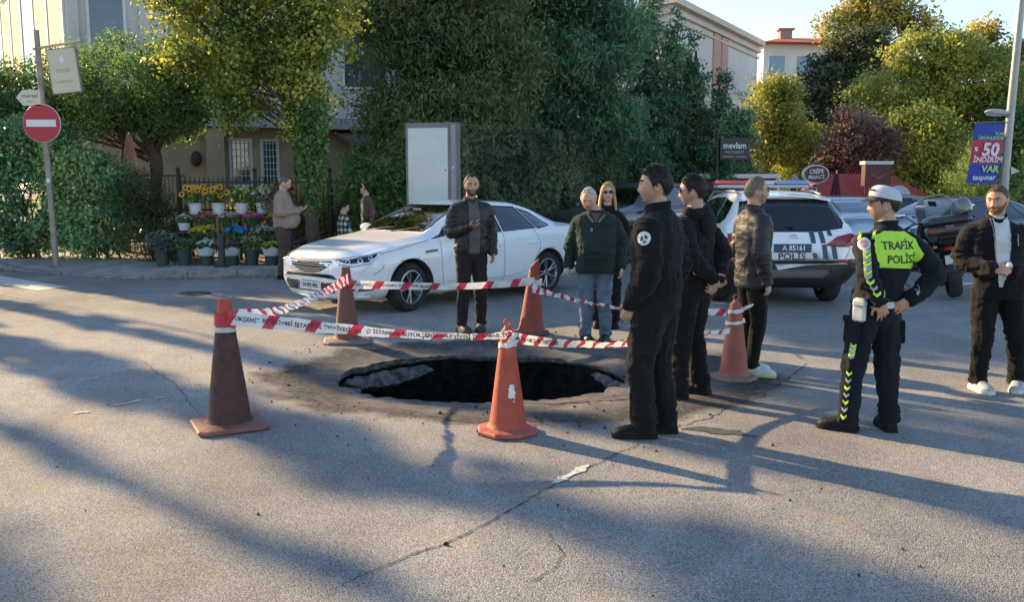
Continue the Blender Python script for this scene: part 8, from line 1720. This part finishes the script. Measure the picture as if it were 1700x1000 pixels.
rs = empty('round_shop_sign', (11.6, 26.8, 0), 0, 'round pale blue sign hanging under the red awning', 'sign'); mb = MB(); mb.cyl((0, -.05, 1.27), (0, .05, 1.27), .38, n=32); mb.build('disc', M('pale blue face', (.42, .52, .66), .4, var=.05), rs); text_on_plane('sign_text', 'cafe', .14, (0, -.05, 1.27), (1, 0, 0), (0, 0, 1), M('blue ink', (.1, .2, .4), .5), rs, .006); mb = MB(); mb.cyl((0, 0, GZ), (0, 0, .9), .03, n=6); mb.build('post', FEN, rs)
GCL = M('grey canvas', (.30, .29, .28), .85, var=.1)
for k, (x_, lab) in enumerate(((7.75, 'left grey peaked canvas tent behind the police light bar'), (8.5, 'right grey peaked canvas tent beside the oval sign'))):
    r_ = empty('canvas_tent', (x_, 26.9, 0), 0, lab, 'tent'); mb = MB(); rows = []
    for f in np.linspace(0, 1, 7): h = 2.0 - .42 * (f ** .55); s_ = .02 + .5 * f; rows.append([(s_ * a, s_ * b, h) for a, b in ((-1, -1), (0, -1), (1, -1), (1, 0), (1, 1), (0, 1), (-1, 1), (-1, 0))])
    mb.grid(rows, closed_u=True); mb.build('canvas', GCL, r_, smooth=True)
    for a in (-.5, .5):
        for b in (-.5, .5): mb = MB(); mb.cyl((a, b, -.5), (a, b, 1.58), .02, n=6); mb.build('leg', PALEF, r_)
rk = empty('red_shop_front', (5.2, 25.5, 0), 0, 'red shop front with pale fascia under the bakery sign', 'shop'); mb = MB(); mb.box((1.2, 1.5, 1.0), (2.6, 2.0, 2.0)); mb.build('wall', M('shop red', (.26, .05, .06), .8, var=.15), rk); mb = MB(); mb.box((1.2, .44, 1.92), (2.7, .16, .12)); mb.build('fascia', PALEF, rk); mb = MB(); mb.box((1.2, .46, 1.55), (2.4, .06, .45)); mb.build('sign_band', M('shop maroon', (.16, .035, .05), .6), rk); mb = MB(); mb.box((1.2, .47, .7), (2.3, .05, 1.1)); mb.build('shop_window', GL_B, rk)
# ================================================================== flower stall
st_ = empty('flower_stand', (-5.45, 17.25, .14), R(3), 'three-tier dark stand of the flower stall', 'stand'); WOODD = M('stand dark', (.035, .04, .038), .7, var=.2)
for (y_, z_) in ((.0, .34), (.28, .62), (.56, .93)):
    mb = MB(); mb.box((0, y_, z_ - .02), (2.2, .30, .035)); mb.build('shelf', WOODD, st_)
for x_ in (-1.05, 0, 1.05):
    for (y_, z_) in ((.0, .32), (.28, .60), (.56, .91)): mb = MB(); mb.box((x_, y_ + .1, z_ / 2), (.05, .05, z_)); mb.build('leg', WOODD, st_)
BKW = M('bucket white', (.55, .55, .56), .45, var=.06); BKG = M('bucket dark green', (.025, .045, .040), .5, var=.15); STEM = M('stem green', (.05, .09, .03), .7, attr='col')
PET = M('petal', (.5, .5, .5), .6, attr='col', var=.06, trans=.25)
def bucket(loc, r, h, m_, label, cols, n=40, spread=.20, ht=.30, fs=.045, leafc=DKG, sun=0, seed=1, wrap=False):
    root = empty('flower_bucket', loc, 0, label, 'flower bucket', 'buckets of the flower stall'); rnd = np.random.RandomState(seed); mb = MB(); mb.lathe([(0, .01), (r * .78, .01), (r * .8, 0), (r * 1.0, h), (r * 1.05, h), (r * 1.05, h - .015), (r * .93, h - .02), (0, h - .04)], 22); mb.build('bucket', m_, root, smooth=True)
    nl = 420; a = rnd.uniform(0, 6.28, nl); q_ = rnd.rand(nl) ** .6; rad = spread * q_ * .95; Pv = np.stack([rad * np.cos(a), rad * np.sin(a) * .8, h + rnd.uniform(-.02, ht * .9, nl)], 1); link_mesh('leaves', leaf_mesh('leaves', Pv, .07, palette(leafc, nl, rnd), rnd, .4, .1), root)
    if sun:
        for k in range(sun):
            ang = 6.28 * k * .618; rr = spread * math.sqrt((k + .5) / sun); c_ = Vector((rr * math.cos(ang) * 1.1, -.02 + rr * math.sin(ang) * .6 - .03, h + ht * (.45 + .65 * rnd.rand()))); tl_ = Euler((R(62 + rnd.uniform(-18, 18)), R(rnd.uniform(-25, 25)), 0)).to_matrix()
            mb = MB(); R0 = .075
            for lay, (r1, dz) in enumerate(((R0, 0), (R0 * .88, .006))):
                for j in range(14): t = 2 * math.pi * (j + .5 * lay) / 14; t2 = math.pi / 14 * .9; mb.add([c_ + tl_ @ Vector((.03 * math.cos(t - t2), .03 * math.sin(t - t2), dz)), c_ + tl_ @ Vector((r1 * .7 * math.cos(t - t2 * .8), r1 * .7 * math.sin(t - t2 * .8), dz + .004)), c_ + tl_ @ Vector((r1 * math.cos(t), r1 * math.sin(t), dz - .004)), c_ + tl_ @ Vector((r1 * .7 * math.cos(t + t2 * .8), r1 * .7 * math.sin(t + t2 * .8), dz + .004)), c_ + tl_ @ Vector((.03 * math.cos(t + t2), .03 * math.sin(t + t2), dz))], [(0, 1, 2, 3, 4)])
            f_ = mb.build('sunflower', M('sunflower petal', (.75, .36, .02), .6, var=.12, scale=20, trans=.2), root); mb = MB(); mb.ball(c_, (.034, .034, .014), 12, 6, tl_); mb.build('flower_eye', M('sunflower eye', (.035, .016, .008), .9), f_); mb = MB(); mb.tube([(0, 0, h - .05), (c_.x * .5, c_.y * .5, h + .1), tuple(c_)], .006, 5); mb.build('stem', M('stem plain', (.05, .10, .03), .7), f_)
    else:
        V = []; F = []; C = []
        for k in range(n):
            ang = rnd.uniform(0, 6.28); q2_ = math.sqrt(rnd.rand()); rr = spread * q2_; z_ = h + ht * (1.02 - .42 * q2_ ** 2) + rnd.normal(0, .015); c_ = np.array([rr * math.cos(ang), rr * math.sin(ang) * .8, z_]); col = np.array(cols[rnd.randint(len(cols))]) * rnd.uniform(.75, 1.2)
            nrm = np.array([c_[0] * 2, c_[1] * 2 - .25, .55]); nrm /= np.linalg.norm(nrm); u = np.cross(nrm, [0, 0, 1.0]); u /= np.linalg.norm(u) + 1e-9; v = np.cross(nrm, u); s_ = fs * rnd.uniform(.7, 1.2)
            for lay in range(2):
                for j in range(7):
                    t = 2 * math.pi * (j + .5 * lay) / 7; t2 = .42; rl_ = s_ * (1 - .3 * lay); o = len(V)
                    for (rq, tq, dz) in ((.1, 0, .0), (.7, -t2, .25 + .3 * lay), (1.0, 0, .12 + .45 * lay), (.7, t2, .25 + .3 * lay)): V.append(c_ + rl_ * rq * (u * math.cos(t + tq) + v * math.sin(t + tq)) + nrm * rl_ * dz); C.append(col * (1 - .25 * (rq < .2)))
                    F.append((o, o + 1, o + 2, o + 3))
        me = np_mesh('blooms', V, F, PET); set_col(me, C); b_ = link_mesh('blooms', me, root); b_['kind'] = 'stuff'
    if wrap:
        mb = MB(); rows = [[((r * (1.0 + .28 * f) * (1 + .07 * math.sin(5 * t + k))) * math.cos(t), (r * (1.0 + .28 * f) * (1 + .07 * math.sin(5 * t + k))) * math.sin(t), h * .62 + .15 * f + .02 * math.sin(4 * t) * f) for t in np.linspace(0, 2 * math.pi, 31)[:-1]] for k, f in enumerate(np.linspace(0, 1, 4))]; mb.grid(rows, closed_u=True); mb.build('paper_wrap', M('wrap paper', (.62, .61, .62), .5, var=.05, trans=.2), root, smooth=True)
    return root
Y0 = 17.25; X0 = -5.45
def bk(x, tier, *a, **k): y_, z_ = ((-.38, .14), (.0, .14 + .355), (.28, .14 + .635), (.56, .14 + .945))[tier]; return bucket((X0 + x, Y0 + y_, z_), *a, **k)
ORG = [(.7, .3, .02)]
bk(-.88, 3, .13, .22, BKW, 'left white bucket of sunflowers on the top shelf', ORG, sun=11, seed=1, spread=.24); bk(-.42, 3, .13, .22, BKW, 'second white bucket of sunflowers on the top shelf', ORG, sun=10, seed=2, spread=.22)
bk(.04, 3, .13, .22, BKW, 'white bucket of lime green blooms on top shelf', [(.45, .60, .15), (.55, .62, .28)], n=34, seed=3, fs=.05); bk(.46, 3, .13, .22, BKW, 'white bucket of white blooms on top shelf', [(.66, .66, .60), (.60, .60, .30)], n=36, seed=4); bk(.88, 3, .13, .22, BKW, 'white bucket of dark red leafy stems on top shelf', [(.10, .03, .03), (.16, .05, .04)], n=30, seed=5, ht=.42, leafc=PLUM)
bk(-.62, 2, .12, .16, BKG, 'bucket of brick red carnations on middle shelf', [(.40, .09, .08), (.46, .14, .12)], n=46, seed=6, ht=.16, spread=.22, fs=.04); bk(-.14, 2, .12, .16, BKG, 'bucket of pale pink roses on middle shelf', [(.62, .30, .32), (.66, .42, .42)], n=46, seed=7, ht=.16, spread=.22, fs=.045); bk(.34, 2, .12, .16, BKG, 'bucket of magenta roses on middle shelf', [(.48, .06, .20), (.52, .12, .26)], n=46, seed=8, ht=.16, spread=.22, fs=.042); bk(.86, 2, .12, .16, BKG, 'bucket of orange-yellow blooms by the sweater man', [(.66, .38, .04), (.6, .30, .03)], n=46, seed=9, ht=.16, spread=.22)
bk(-1.02, 2, .12, .14, BKW, 'small white bucket of cream blooms at left of middle shelf', [(.55, .55, .42)], n=22, seed=10, ht=.14, spread=.14)
bk(-.55, 1, .14, .15, BKG, 'bucket heaped with bright yellow chrysanthemums on low shelf', [(.70, .52, .02), (.62, .50, .05)], n=60, seed=11, ht=.20, spread=.27, fs=.042); bk(.08, 1, .14, .15, BKG, 'bucket of vivid blue dyed blooms on low shelf', [(.03, .25, .55), (.05, .35, .62)], n=46, seed=12, ht=.20, spread=.23, fs=.05); bk(.60, 1, .14, .15, BKG, 'bucket of white gypsophila on low shelf', [(.55, .58, .54), (.48, .52, .46)], n=80, seed=13, ht=.22, spread=.26, fs=.022); bk(.98, 1, .14, .15, BKG, 'bucket of white and violet blooms at right of low shelf', [(.60, .60, .58), (.10, .04, .18)], n=54, seed=14, ht=.18, spread=.2, fs=.035)
bk(-.38, 0, .14, .30, BKG, 'floor bucket of white daisies in white paper', [(.66, .66, .62)], n=34, seed=15, ht=.16, spread=.17, fs=.04, wrap=True); bk(.10, 0, .14, .30, BKG, 'floor bucket of dusky purple blooms in white paper', [(.22, .08, .16), (.3, .12, .2)], n=34, seed=16, ht=.14, spread=.15, fs=.035, wrap=True); bk(.48, 0, .14, .30, BKG, 'floor bucket of pale pink sprays', [(.52, .32, .32), (.5, .45, .42)], n=60, seed=17, ht=.24, spread=.22, fs=.025); bk(.86, 0, .14, .30, BKG, 'floor bucket of lemon yellow daisies in white paper', [(.58, .54, .08), (.55, .5, .15)], n=36, seed=18, ht=.14, spread=.17, fs=.035, wrap=True); bk(-.80, 0, .14, .30, BKG, 'floor bucket of dark greenery', [(.08, .14, .06)], n=20, seed=19, ht=.2, spread=.2)
bk(-1.22, 0, .14, .30, BKG, 'floor bucket of trailing grey-green eucalyptus', [(.18, .24, .19)], n=60, seed=20, ht=.35, spread=.34, fs=.03, leafc=[((.10, .15, .12), 2), ((.16, .21, .17), 2)]); bk(1.22, 0, .14, .30, BKG, 'floor bucket of dark violet blooms behind the sweater man', [(.10, .03, .18)], n=40, seed=21, ht=.2, spread=.18)
# ================================================================== unseen trees added at left, placed and shaped to streak the road with shade
_u = Vector((-math.sin(SUN_AZ), math.cos(SUN_AZ), 0)); _n = Vector((math.cos(SUN_AZ), math.sin(SUN_AZ), 0))
def shade_tree(label, s_, wd, T_, h, seed, n, z0=1.6, size=.17):
    b_ = _u * T_ + _n * s_; bl = []
    for f in np.linspace(0, 1, 7): bl.append(((b_.x, b_.y, z0 + (h - z0) * f), (wd * (1.0 - .25 * abs(f - .4)), wd * (1.0 - .25 * abs(f - .4)), (h - z0) * .12)))
    tree(label, (b_.x, b_.y, 0), [(b_.x, b_.y, 0), (b_.x, b_.y, h * .4), (b_.x, b_.y, h * .9)], [.16, .12, .04], bl, n, size, DKG, seed, name='shade_tree', group='unseen trees added at left to shade the road', shell=.25, spread=wd * .18, nb=12)
shade_tree('slim unseen tree added outside the left edge to shade the road, first in row', 5.0 - .12, .26, 25.5, 10.5, 61, 7000)
shade_tree('broad unseen tree added outside the left edge to shade the road, second in row', 3.45, .52, 24, 10.5, 62, 12000)
shade_tree('thin unseen tree added outside the left edge to shade the road, third in row', 2.27, .15, 24, 10.5, 63, 5000)
shade_tree('wide unseen tree added outside the left edge to shade the road, nearest the viewer', .55, .95, 24, 11, 64, 15000)
shade_tree('full unseen tree added outside the left edge to shade the road, beside the crossing', 6.62, .58, 25, 10.0, 65, 13000)
